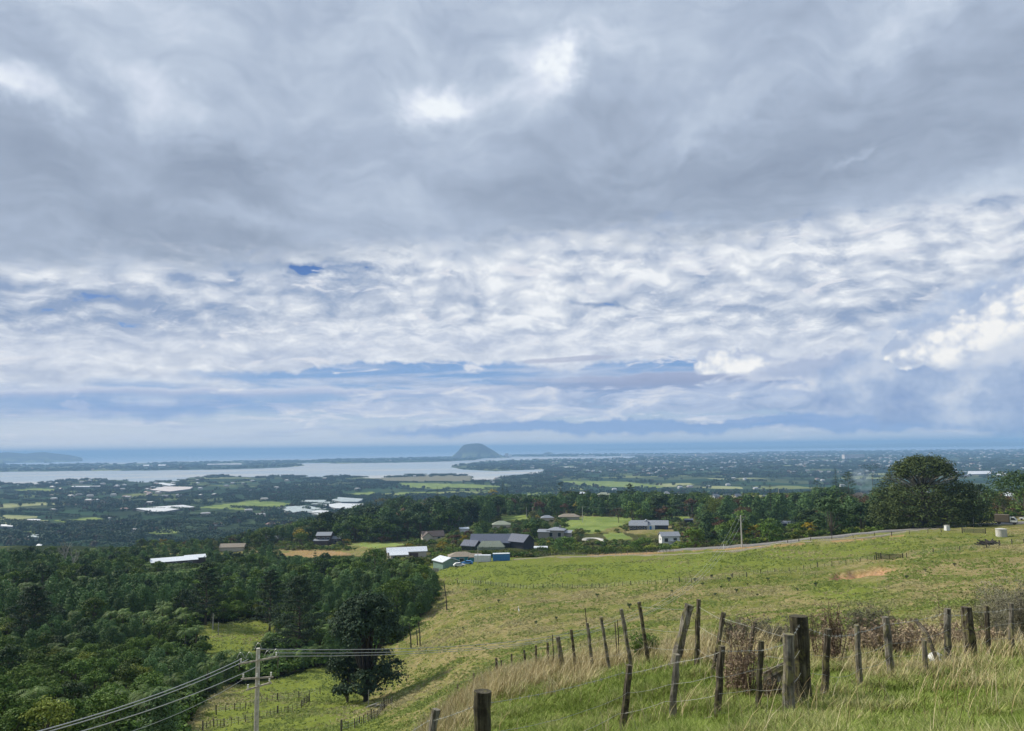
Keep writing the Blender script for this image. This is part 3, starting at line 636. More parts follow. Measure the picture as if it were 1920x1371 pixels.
def rot_rand(n, nrm, jit, rng):
    """per leaf frame: normal near nrm"""
    N = nrm + rng.normal(size=(n, 3))*jit; N /= np.linalg.norm(N, axis=1)[:, None]+1e-9
    T = rng.normal(size=(n, 3)); T -= N*(T*N).sum(1)[:, None]; T /= np.linalg.norm(T, axis=1)[:, None]+1e-9
    return N, T, np.cross(N, T)
def leaves(P, nrm, size, rng, jit=0.6, asp=0.6, quad=False):
    """leaf-shaped faces (kite: 4 corners folded a little) at points P"""
    n = len(P); N, T, B = rot_rand(n, nrm, jit, rng)
    s = size*(0.6+0.8*rng.random(n))[:, None]
    V = np.stack([P - T*s*0.5, P + B*s*asp*0.5 - N*s*0.08, P + T*s*0.5, P - B*s*asp*0.5 - N*s*0.08], 1).reshape(-1, 3)
    F = np.arange(n*4).reshape(-1, 4)
    lv = np.repeat(rng.random(n), 4)
    return V, F, lv
class Plant:
    def __init__(s, seed): s.rng = np.random.default_rng(seed); s.V = []; s.F = []; s.lv = []; s.n = 0; s.tr = MB()
    def add(s, V, F, lv): s.V.append(V); s.F.append(F+s.n); s.lv.append(lv); s.n += len(V)
    def clump(s, c, rad, nl, size, up=0.25, jit=0.55, asp=0.6, shell=0.55):
        """a leaf clump: leaves spread through an ellipsoid, mostly in its outer part"""
        d = s.rng.normal(size=(nl, 3)); d /= np.linalg.norm(d, axis=1)[:, None]
        d[:, 2] = np.where(d[:, 2] < -0.35, -d[:, 2], d[:, 2])
        q = (shell + (1-shell)*s.rng.random(nl)**0.6)[:, None]
        q = q*(1 + 0.16*np.sin(d[:, :1]*7+c[0]*3) + 0.14*np.sin(d[:, 1:2]*8+c[1]*5+2))
        P = np.array(c) + d*q*np.array(rad)
        nrm = d/np.array(rad)*np.mean(rad); nrm /= np.linalg.norm(nrm, axis=1)[:, None]; nrm[:, 2] += up
        s.add(*leaves(P, nrm, size, s.rng, jit, asp))
    def meshes(s, name, leafm, bark):
        lm = mesh_np(name+'_crown', np.vstack(s.V), np.vstack(s.F), [leafm], False, attrs={'lv': np.concatenate(s.lv)})
        tm = mesh_np(name+'_trunk', np.concatenate(s.tr.V), [np.array(v) for v in s.tr.F.values() if v], [bark], True) if s.tr.V else None
        return lm, tm
    def merged(s, name, leafm, bark):
        V = np.vstack(s.V); Fs = [np.vstack(s.F)]; lv = np.concatenate(s.lv); mi = [np.zeros(len(Fs[0]), int)]
        if s.tr.V:
            TV = np.concatenate(s.tr.V); n = len(V); V = np.vstack([V, TV]); lv = np.concatenate([lv, np.full(len(TV), 0.5)])
            f4 = np.array(s.tr.F[4])+n; Fs = [np.vstack([Fs[0], f4])]; mi = [np.concatenate([mi[0], np.ones(len(f4), int)])]
        return mesh_np(name, V, Fs, [leafm, bark], False, mi[0], {'lv': lv})
def broad(seed, h=8, w=7, nclump=26, nl=95, leaf=0.42, trunk=0.25, base=0.28, lobes=1.0):
    """rounded broadleaf tree: limbs that end in leaf clumps"""
    p = Plant(seed); r = random.Random(seed)
    top = h*0.72
    p.tr.tube([(0, 0, -0.8), (r.uniform(-.2, .2), r.uniform(-.2, .2), h*base), (r.uniform(-.3, .3), r.uniform(-.3, .3), top)], [trunk, trunk*0.75, trunk*0.3], 7, jit=0.06)
    for k in range(nclump):
        a = k*2.399 + r.uniform(-.3, .3); t = (k+0.5)/nclump; rad = math.sqrt(t)*w*0.40*r.uniform(0.75, 1.1)
        hh = h*(base+0.10) + (h*(0.86-base))*math.sqrt(max(0.02, 1-(rad/(w*0.5))**2))*r.uniform(0.72, 1.0)
        if k % 4 == 3: hh = h*(base+r.uniform(0.08, 0.35)); rad = w*0.36*r.uniform(.8, 1.1)
        c = (math.cos(a)*rad, math.sin(a)*rad, hh)
        cr = w*r.uniform(0.13, 0.21)*lobes
        p.clump(c, (cr, cr, cr*r.uniform(.6, .85)), int(nl*r.uniform(.7, 1.3)), leaf)
        if k % 3 == 0: p.tr.tube([(0, 0, h*base*r.uniform(.8, 1.4)), (c[0]*.5, c[1]*.5, hh*.7), (c[0], c[1], hh)], [trunk*.45, trunk*.28, trunk*.1], 5)
    return p
def upright(seed, h=8, w=3.4, n=16, nl=80, leaf=0.36):
    p = Plant(seed); r = random.Random(seed)
    p.tr.tube([(0, 0, -0.8), (0, 0, h*.5), (0.1, 0, h*.9)], [0.16, 0.12, 0.04], 6)
    for k in range(n):
        t = (k+0.5)/n; z = h*(0.18+0.76*t); rad = w*0.5*math.sin(math.pi*min(1, 0.26+0.62*(t)))**0.7*(1-t*0.12)
        a = k*2.4; c = (math.cos(a)*rad*0.45, math.sin(a)*rad*.45, z); cr = rad*r.uniform(.62, .85)+0.15
        p.clump(c, (cr, cr, cr*1.25), int(nl*r.uniform(.7, 1.2)), leaf, up=0.15)
    return p
def pine(seed, h=16, w=11, nb=70, nl=26, leaf=0.55, conical=0.6, trunk=0.32, base=0.12, droop=0.0):
    """open dark conifer: limbs with needle sprays, gaps between"""
    p = Plant(seed); r = random.Random(seed)
    p.tr.tube([(0, 0, -1.0), (0.1, 0, h*.4), (0, .2, h*.93)], [trunk, trunk*.7, trunk*.12], 8, jit=0.05)
    for k in range(nb):
        t = (k+0.5)/nb; z = h*(base+(0.97-base)*t); a = k*2.399+r.uniform(-.3, .3)
        prof = (1-t)**conical*(0.55+0.45*min(1, t*5)) + 0.04
        ln = w*0.5*prof*r.uniform(.65, 1.12); rise = ln*r.uniform(0.1, 0.35) - droop*ln
        e = Vector((math.cos(a)*ln, math.sin(a)*ln, z+rise)); s0 = Vector((0, 0, z-ln*0.12))
        p.tr.tube([s0, s0.lerp(e, .5)+Vector((0, 0, -.05*ln)), e], [trunk*.3*(1-t*.7)+.02, trunk*.18*(1-t*.7)+.015, .02], 5, cap=False)
        for q in (0.45, 0.68, 0.88, 1.0):
            c = s0.lerp(e, q); cr = (0.11*w*0.5+0.14*ln)*r.uniform(.7, 1.15)
            p.clump(tuple(c+Vector((r.uniform(-.3, .3), r.uniform(-.3, .3), .1))), (cr*1.15, cr*1.15, cr*.5), int(nl*r.uniform(.6, 1.3)), leaf, up=0.6, jit=0.7, asp=0.35, shell=0.3)
    return p
def norfolk(seed, h=20, w=9, tiers=20, leaf=0.5):
    p = Plant(seed); r = random.Random(seed)
    p.tr.tube([(0, 0, -1), (0, 0, h*.5), (0, 0, h*.99)], [0.35, 0.22, 0.04], 8)
    for k in range(tiers):
        t = k/(tiers-1); z = h*(0.10+0.88*t); ln = w*.5*(1-t)**0.85*r.uniform(.9, 1.05)+0.15; nb = 7 if t < .8 else 5; a0 = r.uniform(0, 6)
        for b_ in range(nb):
            a = a0+b_*2*math.pi/nb; m_ = max(2, int(ln/0.55))
            for q in range(m_):
                f = (q+0.7)/m_; c = (math.cos(a)*ln*f, math.sin(a)*ln*f, z+ln*f*0.12+f*f*ln*0.12); cr = 0.40*(1.1-.4*f)+ln*0.05
                p.clump(c, (cr, cr, cr*.45), 12, leaf, up=.8, jit=.5, asp=.4, shell=.3)
    return p
def fern(seed, h=4.5, n=17, ln=2.5):
    """tree fern: slim trunk under one whorl of arching fronds, each frond a midrib with leaflets either side"""
    p = Plant(seed); r = random.Random(seed); lean = (r.uniform(-.3, .3), r.uniform(-.3, .3))
    p.tr.tube([(0, 0, -0.8), (lean[0]*.4, lean[1]*.4, h*.5), (lean[0], lean[1], h)], [0.14, 0.10, 0.12], 7, jit=.1)
    V = []; F = []; lv = []
    for k in range(n):
        a = 2*math.pi*k/n + r.uniform(-.15, .15); L_ = ln*r.uniform(.8, 1.1); rise = r.uniform(.35, .75) if k % 2 else r.uniform(.10, .35); m = 11
        ca, sa = math.cos(a), math.sin(a); pts = []
        for i in range(m+1):
            t = i/m; d = L_*t*(1-.12*t); z = h + rise*L_*math.sin(t*1.7)*.75 - L_*.50*t*t
            pts.append((lean[0]+ca*d, lean[1]+sa*d, z))
        lvv = r.random()
        for i in range(1, m):
            t = i/m; wd = L_*0.23*math.sin(math.pi*min(1, .12+.86*t))**.7
            q0 = np.array(pts[i]); q1 = np.array(pts[i+1] if i < m else pts[i]); dr = (q1-q0); sv = np.array([-sa, ca, 0.0])
            for sg in (-1, 1):
                tip = q0 + sv*wd*sg + dr*1.0 + np.array([0, 0, -wd*.30]); o = len(V)
                V += [q0-dr*.40, q0+dr*.40, tip+dr*.10, tip-dr*.12]; F.append([o, o+1, o+2, o+3]); lv += [lvv*.7+.3*r.random()]*4
    p.add(np.array(V), np.array(F), np.array(lv)); return p
def shrub(seed, h=2.0, w=2.4, n=9, nl=60, leaf=0.2):
    p = Plant(seed); r = random.Random(seed)
    for k in range(n):
        a = k*2.4; rad = math.sqrt((k+.3)/n)*w*.33; z = h*(.62-.25*(rad/(w*.5))**2)*r.uniform(.7, 1.05); cr = w*r.uniform(.18, .27)
        p.clump((math.cos(a)*rad, math.sin(a)*rad, z), (cr, cr, min(z, cr*.95)), nl, leaf)
        p.tr.tube([(0, 0, -.1), (math.cos(a)*rad, math.sin(a)*rad, z)], [.05, .02], 4, cap=False)
    return p
def bare(seed, h=9, mat=None, n=9, spread=0.5, dens=3):
    """leafless tree: forking limbs that thin to twigs"""
    mb = MB(); r = random.Random(seed)
    def limb(p0, d, ln, rad, lev):
        p1 = p0 + d*ln*.5 + Vector((r.uniform(-.1, .1), r.uniform(-.1, .1), 0))*ln; p2 = p0 + d*ln
        mb.tube([p0, p1, p2], [rad, rad*.8, rad*.55], 5 if lev < 2 else 3, cap=False)
        if lev >= dens: return
        for _ in range(4 if lev else n):
            q = r.uniform(.35, 1.0); s_ = p0.lerp(p2, q) if q < .95 else p2
            dd = (d + Vector((r.gauss(0, 1), r.gauss(0, 1), r.gauss(.3, .6)))*spread).normalized()
            limb(s_, dd, ln*r.uniform(.4, .65), rad*.5, lev+1)
    limb(Vector((0, 0, -.5)), Vector((r.uniform(-.08, .08), r.uniform(-.08, .08), 1)).normalized(), h*.62, h*.016+.03, 0)
    return mb
# prototypes: (crown mesh, trunk mesh) for near trees, one merged mesh for far ones
def protos(fn, cnt, name, leafm, bark, split=False, **kw):
    out = []
    for i in range(cnt):
        p = fn(hash_seed(name)+i, **kw)
        out.append(p.meshes(name, leafm, bark) if split else p.merged(name, leafm, bark))
    return out
def hash_seed(s): return sum(ord(c)*(i+3) for i, c in enumerate(s)) % 9973
class Placed: items = []
def put_tree(name, proto, p, s=1.0, rz=None, label=None, cat=None, group=None, sxy=1.0):
    """split proto (crown, trunk) -> Empty with two children; merged proto -> one mesh"""
    rz = random.uniform(0, 6.28) if rz is None else rz
    if isinstance(proto, tuple):
        o = empty(name, p, rz); o.scale = (s*sxy, s*sxy, s)
        c = obj_me('crown', proto[0], o)
        if proto[1]: obj_me('trunk', proto[1], o)
    else:
        o = obj_me(name, proto, None, p, rz); o.scale = (s*sxy, s*sxy, s)
    tag(o, label, cat, group); return o
def scatter_gn(name, pts, scl, rots, meshes, label=None):
    """stuff: one object whose points carry copies of the given meshes"""
    pm = mesh_np(name+'_points', pts, [np.zeros((0, 3), int)] if False else np.zeros((0, 3), int), [], False) if False else bpy.data.meshes.new(name)
    pm.vertices.add(len(pts)); pm.vertices.foreach_set('co', np.asarray(pts, np.float32).ravel())
    a = pm.attributes.new('scl', 'FLOAT', 'POINT'); a.data.foreach_set('value', np.asarray(scl, np.float32))
    a = pm.attributes.new('rz', 'FLOAT', 'POINT'); a.data.foreach_set('value', np.asarray(rots, np.float32))
    o = obj_me(name, pm); tag(o, label, kind='stuff')
    src = bpy.data.collections.new(name+'_source')
    for i, me in enumerate(meshes):
        q = bpy.data.objects.new('%s_source' % name, me); src.objects.link(q)
    ng = bpy.data.node_groups.new(name, 'GeometryNodeTree')
    ng.interface.new_socket('Geometry', in_out='INPUT', socket_type='NodeSocketGeometry'); ng.interface.new_socket('Geometry', in_out='OUTPUT', socket_type='NodeSocketGeometry')
    N = ng.nodes; gi = N.new('NodeGroupInput'); go = N.new('NodeGroupOutput')
    ip = N.new('GeometryNodeInstanceOnPoints'); ci = N.new('GeometryNodeCollectionInfo'); ci.inputs['Collection'].default_value = src
    ci.inputs['Separate Children'].default_value = True; ci.inputs['Reset Children'].default_value = True
    ip.inputs['Pick Instance'].default_value = True
    mp = N.new('GeometryNodeMeshToPoints')
    s1 = N.new('GeometryNodeInputNamedAttribute'); s1.data_type = 'FLOAT'; s1.inputs[0].default_value = 'scl'
    s2 = N.new('GeometryNodeInputNamedAttribute'); s2.data_type = 'FLOAT'; s2.inputs[0].default_value = 'rz'
    cx = N.new('ShaderNodeCombineXYZ'); rv = N.new('FunctionNodeRandomValue'); rv.data_type = 'INT'; rv.inputs[4].default_value = 0; rv.inputs[5].default_value = len(meshes)-1
    ln = ng.links.new
    ln(gi.outputs[0], mp.inputs['Mesh']); ln(mp.outputs[0], ip.inputs['Points']); ln(ci.outputs[0], ip.inputs['Instance'])
    ln(rv.outputs[2], ip.inputs['Instance Index']); ln(s2.outputs[0], cx.inputs[2]); ln(cx.outputs[0], ip.inputs['Rotation']); ln(s1.outputs[0], ip.inputs['Scale'])
    ln(ip.outputs[0], go.inputs[0])
    md = o.modifiers.new('scatter', 'NODES'); md.node_group = ng
    return o
# ------------------------------------------------------------------ protected sight rectangles (photo px): nothing nearer may grow over them
KEEP = []           # (u0, v0, u1, v1, r)
def blocked(u, vb, r, wpx, hpx):
    wpx *= 1.15
    for (a, b, c, d, rk) in KEEP:
        if r < (rk*1.17 if 320 < rk < 600 else rk) and u+wpx/2 > a and u-wpx/2 < c and vb-hpx < d-(4.5 if r > 330 else 2) and vb > b: return True
    return False
def sample_polar(n, r0, r1, a0, a1, power=2.0):
    """points spread evenly over the ground"""
    r = (r0**power + RNG.random(n)*(r1**power-r0**power))**(1/power); a = a0+RNG.random(n)*(a1-a0)
    return a, r
def thin(P, d):
    """keep points at least d[i] apart (grid hash)"""
    cell = 3.0; G = {}; keep = []
    for i, (x, y) in enumerate(P):
        k = (int(x//cell), int(y//cell)); ok = True; R_ = int(math.ceil(d[i]/cell))
        for dx in range(-R_, R_+1):
            for dy in range(-R_, R_+1):
                for j in G.get((k[0]+dx, k[1]+dy), ()):
                    if (P[j][0]-x)**2+(P[j][1]-y)**2 < d[i]**2: ok = False; break
                if not ok: break
            if not ok: break
        if ok: keep.append(i); G.setdefault(k, []).append(i)
    return np.array(keep, int)
for (u, v, w_, h_) in [(1278, 933, 27, 12), (1341, 936, 16, 14), (1362, 936, 13, 11), (1382, 936, 14, 11), (1432, 938, 13, 12), (1090, 925, 23, 7), (1132, 932, 36, 5), (892, 935, 12, 8), (1250, 930, 11, 6), (1612, 934, 24, 9), (1545, 920, 18, 5), (1890, 938, 26, 7), (1828, 930, 18, 6), (968, 920, 13, 6)]:
    KEEP.append((u-w_/2, v-h_, u+w_/2, v-2, 1200))
KEEP += [(926, 978, 953, 988, 555), (864, 991, 876, 998, 515), (1050, 964, 1084, 972, 555), (1014, 967, 1040, 974, 555), (1285, 974, 1300, 980, 555), (1464, 971, 1494, 982, 418), (990, 917, 1042, 932, 1100), (1593, 920, 1640, 930, 700)]
KEEP += [(382, 1180, 512, 1224, 190)]
for lw_ in LAWNS:
    lu = [q[0] for q in lw_]; lv_ = [q[1] for q in lw_]; hp_ = hit(sum(lu)/len(lu), sum(lv_)/len(lv_), 300, 1400); KEEP.append((min(lu)+4, min(lv_)+1, max(lu)-4, max(lv_), math.hypot(hp_.x, hp_.y)-6))
KEEP += [(288, 1046, 375, 1060, 420), (722, 1022, 802, 1044, 352), (596, 998, 630, 1022, 495), (500, 1000, 545, 1012, 520), (412, 1020, 450, 1034, 520),
         (816, 1028, 960, 1052, 285), (866, 998, 1006, 1027, 352), (1008, 986, 1070, 1009, 408), (1180, 972, 1255, 998, 490), (1236, 1002, 1274, 1018, 400),
         (1070, 970, 1160, 992, 600), (1100, 1000, 1250, 1012, 440), (520, 1030, 700, 1046, 400), (1380, 962, 1402, 1026, 230), (780, 992, 830, 1012, 470), (1260, 1012, 1920, 1040, 262), (1640, 850, 1830, 1000, 300)]
# ------------------------------------------------------------------ the bush-filled gully on the left
P_broad = protos(broad, 4, 'bush_tree', M_bush, M_bark, True, h=8.5, w=7.5, nclump=26, nl=90, leaf=0.46)
P_lush = protos(broad, 3, 'lush_tree', M_lime, M_bark, True, h=8.5, w=8, nclump=28, nl=90, leaf=0.42)
P_broad_far = protos(broad, 4, 'bush_tree', M_bush, M_bark, False, h=8.5, w=7.5, nclump=20, nl=56, leaf=0.62)
P_up = protos(upright, 4, 'slender_tree', M_blue, M_bark, True, h=9, w=4.8, n=20, nl=95, leaf=0.42)
P_up_far = protos(upright, 3, 'slender_tree', M_blue, M_bark, False, h=9, w=5.0, n=14, nl=54, leaf=0.6)
P_fern = protos(fern, 5, 'tree_fern', M_fern, M_bark, True)
P_dark = protos(broad, 3, 'dark_tree', M_dark, M_bark, True, h=10, w=8, nclump=30, nl=80, leaf=0.5)
P_dark_far = protos(broad, 3, 'dark_tree', M_dark, M_bark, False, h=10, w=8, nclump=22, nl=50, leaf=0.7)
a_, r_ = sample_polar(26000, 88, 560, math.radians(-44), math.radians(-2))
x_, y_ = r_*np.sin(a_), r_*np.cos(a_); z_ = zat(x_, y_); u_, v_ = proj_np(np.stack([x_, y_, z_], -1))
ok = inpoly(FOREST, u_, v_) & ~inpoly(CLEAR, u_, v_) & (u_ > -120) & (v_ < 1560)
x_, y_, z_, u_, v_, r_ = [q[ok] for q in (x_, y_, z_, u_, v_, r_)]
patch = vnoise(x_, y_, 34, 2, off=4); patch2 = vnoise(x_, y_, 26, 2, off=11)
edge_ = inpoly([(c[0], c[1]) for c in [(420, 1240), (560, 1230), (640, 1210), (780, 1130), (830, 1140), (780, 1200), (640, 1265), (500, 1290), (380, 1345), (330, 1371), (330, 1500), (420, 1500), (300, 1330), (330, 1200)]], u_, v_)
kind = np.where((patch > 0.60) | ((RNG.random(len(x_)) < (0.13+edge_*0.35))), 2, np.where(patch2 > 0.57, 1, 0))
kind = np.where(RNG.random(len(x_)) < 0.07, 3, kind)
sp = np.array([3.6, 2.7, 3.2, 4.6])[kind]*np.where(r_ > 330, 1.25, 1.0)*np.where(r_ < 240, .85, 1)
kp = thin(list(zip(x_, y_)), sp)
cand = {0: [], 1: [], 2: [], 3: []}
for i in kp:
    k = int(kind[i]); hh = [6.6, 7.6, 4.6, 8.0][k]*random.uniform(0.5, 1.25)*(0.74 if r_[i] < 240 and k != 2 else 1)
    hpx = hh/r_[i]*F
    if blocked(u_[i], v_[i], r_[i], 8/r_[i]*F, hpx): continue
    cand[k].append((r_[i], i, hh))
names = {0: ('bush_tree', 'rounded mid-green broadleaf tree in the dense native bush filling the left gully', 'bush tree', 'broadleaf trees of the gully bush'),
         1: ('slender_tree', 'slender blue-green upright tree in the dense native bush filling the left gully', 'slender tree', 'slender trees of the gully bush'),
         2: ('tree_fern', 'tree fern with a whorl of arching fronds in the bush of the left gully', 'tree fern', 'tree ferns of the gully bush'),
         3: ('dark_tree', 'near-black rounded tree standing among paler trees of the left gully', 'dark tree', 'dark trees of the gully bush')}
rest = {0: [], 1: [], 2: [], 3: []}
for k, lst in cand.items():
    lst.sort(); nm = names[k]
    for n_, (r, i, hh) in enumerate(lst):
        p = (x_[i], y_[i], z_[i]-0.2)
        if n_ >= 290: rest[k].append((*p, hh)); continue
        near = r < 260
        pr = {0: (P_lush if random.random() < .10 else P_broad) if near else P_broad_far, 1: P_up if near else P_up_far, 2: P_fern, 3: P_dark if near else P_dark_far}[k]
        put_tree(nm[0], random.choice(pr), p, hh/[8.5, 9, 5.0, 10][k], None, nm[1], nm[2], nm[3], random.uniform(.85, 1.1))
rb = rest[0]+rest[3]
if rb: q = np.array(rb); scatter_gn('bush', q[:, :3], q[:, 3]/8.5, RNG.random(len(q))*6.3, P_broad_far+P_dark_far[:1], 'farther trees of the bush on the left ridge')
if rest[1]: q = np.array(rest[1]); scatter_gn('slender_bush', q[:, :3], q[:, 3]/9, RNG.random(len(q))*6.3, P_up_far, 'farther slender trees of the bush on the left ridge')
if rest[2]: q = np.array(rest[2]); scatter_gn('fern_bush', q[:, :3], q[:, 3]/5, RNG.random(len(q))*6.3, [f_[0] for f_ in P_fern], 'farther tree ferns of the bush on the left ridge')
print('gully', {k: len(v) for k, v in cand.items()})
# undergrowth closes the gaps between the trunks
a_, r_ = sample_polar(16000, 88, 560, math.radians(-44), math.radians(-2))
x_, y_ = r_*np.sin(a_), r_*np.cos(a_); z_ = zat(x_, y_); u_, v_ = proj_np(np.stack([x_, y_, z_], -1))
ok = inpoly(FOREST, u_, v_) & ~inpoly(CLEAR, u_, v_) & (u_ > -120)
ok &= ~np.array([blocked(a__, b__, c__, 3/c__*F, 2.8/c__*F) if o__ else False for a__, b__, c__, o__ in zip(u_, v_, r_, ok)])
x_, y_, z_ = x_[ok], y_[ok], z_[ok]
P_under = [shrub(50+i, 2.2, 3.4, 7, 34, 0.5).merged('undergrowth', M_bush, M_bark) for i in range(3)]
scatter_gn('undergrowth', np.stack([x_, y_, z_-0.2], -1), 0.7+RNG.random(len(x_))*0.8, RNG.random(len(x_))*6.3, P_under, 'low undergrowth between the gully trees')
# ------------------------------------------------------------------ landmark trees, each where the photo shows it
M_trunk_dark = simple('dark_trunk', (0.06, 0.05, 0.045), 0.9, 0.3, 3.0)
def px_tree(u, vb, vt, proto_fn, name, label, cat, leafm, wpx=None, rmin=60, rmax=1200, r=None, bark=None, split=True, group=None, **kw):
    """tree standing on the ground under photo column u, base row vb, top row vt"""
    p = at_r(u, vb, r) if r else hit(u, vb, rmin, rmax)
    rr = math.hypot(p.x, p.y); base_v = proj_np(np.array([[p.x, p.y, p.z]]))[1][0]
    top_z = CAM_H + rr*tanel(u, vt); h = max(2.0, top_z-p.z)
    if wpx: kw['w'] = wpx/F*rr
    pl = proto_fn(hash_seed(label), h=h, **kw)
    if split:
        c, t = pl.meshes(name, leafm, bark or M_bark); o = put_tree(name, (c, t), p, 1.0, 0.3, label, cat, group)
    else: o = put_tree(name, pl.merged(name, leafm, bark or M_bark), p, 1.0, 0.3, label, cat, group)
    return o
px_tree(688, 1316, 1108, broad, 'macrocarpa_tree', 'big dark ragged conifer standing alone on the grass slope at the gully mouth', 'conifer', M_pine, 138, 90, 150, bark=M_trunk_dark, nclump=120, nl=190, leaf=0.42, base=0.05, trunk=0.55, lobes=.80)
px_tree(650, 1318, 1222, broad, 'bush', 'dark low bush crowding the foot of the lone ragged conifer', 'bush', M_dark, 74, 90, 160, nclump=20, nl=150, leaf=0.35, base=0.05)
px_tree(560, 1232, 1080, pine, 'pine_tree', 'tall grey-green pine above the tree ferns, right of the small clearing', 'pine', M_pine, 100, 130, 230, nb=60, nl=50, leaf=0.5, conical=0.5, base=0.12)
px_tree(505, 1190, 1068, pine, 'pine_tree', 'slim dark pine at the upper rim of the small clearing', 'pine', M_pine, 60, 150, 260, nb=46, nl=44, leaf=0.5, conical=0.5, base=0.15)
px_tree(385, 1172, 1055, pine, 'pine_tree', 'dark pine at the left rim of the small clearing', 'pine', M_pine, 62, 150, 280, nb=46, nl=46, leaf=0.5, conical=0.45, base=0.15)
px_tree(455, 1125, 1072, pine, 'pine_tree', 'small pine behind the small clearing, between two taller pines', 'pine', M_pine, 46, 200, 330, nb=34, nl=40, leaf=0.5, conical=0.6, base=0.12)
px_tree(60, 1215, 1098, pine, 'pine_tree', 'dark blue-green pine rising from the bush near the left edge', 'pine', M_pine, 74, 150, 300, nb=50, nl=46, leaf=0.5, conical=0.45, base=0.15)
px_tree(590, 1090, 1032, norfolk, 'young_conifer', 'narrow dark conifer at the edge of the brown yard', 'conifer', M_dark, 22, 280, 420, tiers=12)
px_tree(745, 1165, 1088, broad, 'spreading_tree', 'dense rounded tree at the right corner of the gully bush', 'tree', M_bush, 76, 150, 240, nclump=26, nl=110, leaf=0.42)
px_tree(790, 1148, 1094, broad, 'spreading_tree', 'smooth dark tree nearest the grass at the right corner of the gully bush', 'tree', M_dark, 46, 170, 260, nclump=18, nl=120, leaf=0.34)
px_tree(703, 1090, 1030, broad, 'spreading_tree', 'tall leafy tree left of the white-roofed house among the gully trees', 'tree', M_bush, 52, 260, 360, nclump=22, nl=90, leaf=0.5)
for k, (u, v, t, w_, lb) in enumerate([(735, 1095, 1052, 34, 'rounded tree below the white-roofed house, left one of two'), (780, 1075, 1046, 34, 'rounded tree right below the white-roofed house by the green shed'),
                                      (672, 1100, 1052, 40, 'broad tree in the bush left of the tall leafy tree'), (1410, 995, 962, 46, 'dark round tree right of the utility pole beside the road')]):
    px_tree(u, v, t, broad, 'spreading_tree', lb, 'tree', M_bush, w_, 230, 600, nclump=16, nl=80, leaf=0.5)
# the giant by the road, wider than high, with bare branches showing near its top
M_giant = leafmat('giant_tree_leaves', (0.022, 0.036, 0.014), (0.085, 0.110, 0.038), (0.06, 0.08, 0.03))
def giant():
    p = hit(1735, 992, 280, 420); rr = math.hypot(p.x, p.y); sc = rr/F
    h = CAM_H + rr*tanel(1735, 854) - p.z; w = 178*sc
    pl = Plant(77); r = random.Random(5)
    pl.tr.tube([(0, 0, -1), (0, 0, h*.18), (0.5, 0, h*.5), (0.5, 0, h*.8)], [1.5, 1.2, .7, .25], 10, jit=.08)
    for k in range(330):
        t = (k+.5)/330; a = k*2.399; zt = t
        prof = np.interp(zt, [0, .12, .3, .5, .65, .8, .92, 1.0], [.96, 1.0, .96, .84, .66, .52, .42, .16])
        rad = w*.5*prof*math.sqrt(r.uniform(.35, 1.0)); z = h*(.045+.90*zt)
        x = math.cos(a)*rad*1.0 + (0.04-.02*zt)*w; y = math.sin(a)*rad*.9; cr = w*r.uniform(.045, .085)
        if .60 < zt < .74 and r.random() < .62: continue
        pl.clump((x, y, z), (cr*1.25, cr*1.25, cr*.7), 130, .66, up=.7, jit=.6, shell=.35)
        if k % 4 == 0: pl.tr.tube([(0.3, 0, h*(.15+.4*zt)), (x*.5, y*.5, z*.85), (x, y, z)], [.35, .2, .06], 5, cap=False)
    c, t_ = pl.meshes('spreading_tree', M_giant, M_bark)
    o = put_tree('spreading_tree', (c, t_), p, 1.0, 0.0, 'giant domed dark evergreen towering over the road on the right', 'tree')
    bb = MB()
    for k in range(60):
        a = k*2.4; rad = w*.30*math.sqrt((k+1)/60); z = h*(.60+.20*(1-rad/(w*.35)))
        bb.tube([(math.cos(a)*rad*.3, math.sin(a)*rad*.3, z-2.5), (math.cos(a)*rad, math.sin(a)*rad, z+1.2), (math.cos(a+.1)*rad*1.25, math.sin(a+.1)*rad*1.25, z+2.0)], [.16, .1, .03], 4, cap=False)
    bb.build('bare_branches', M_pale, o)
giant()
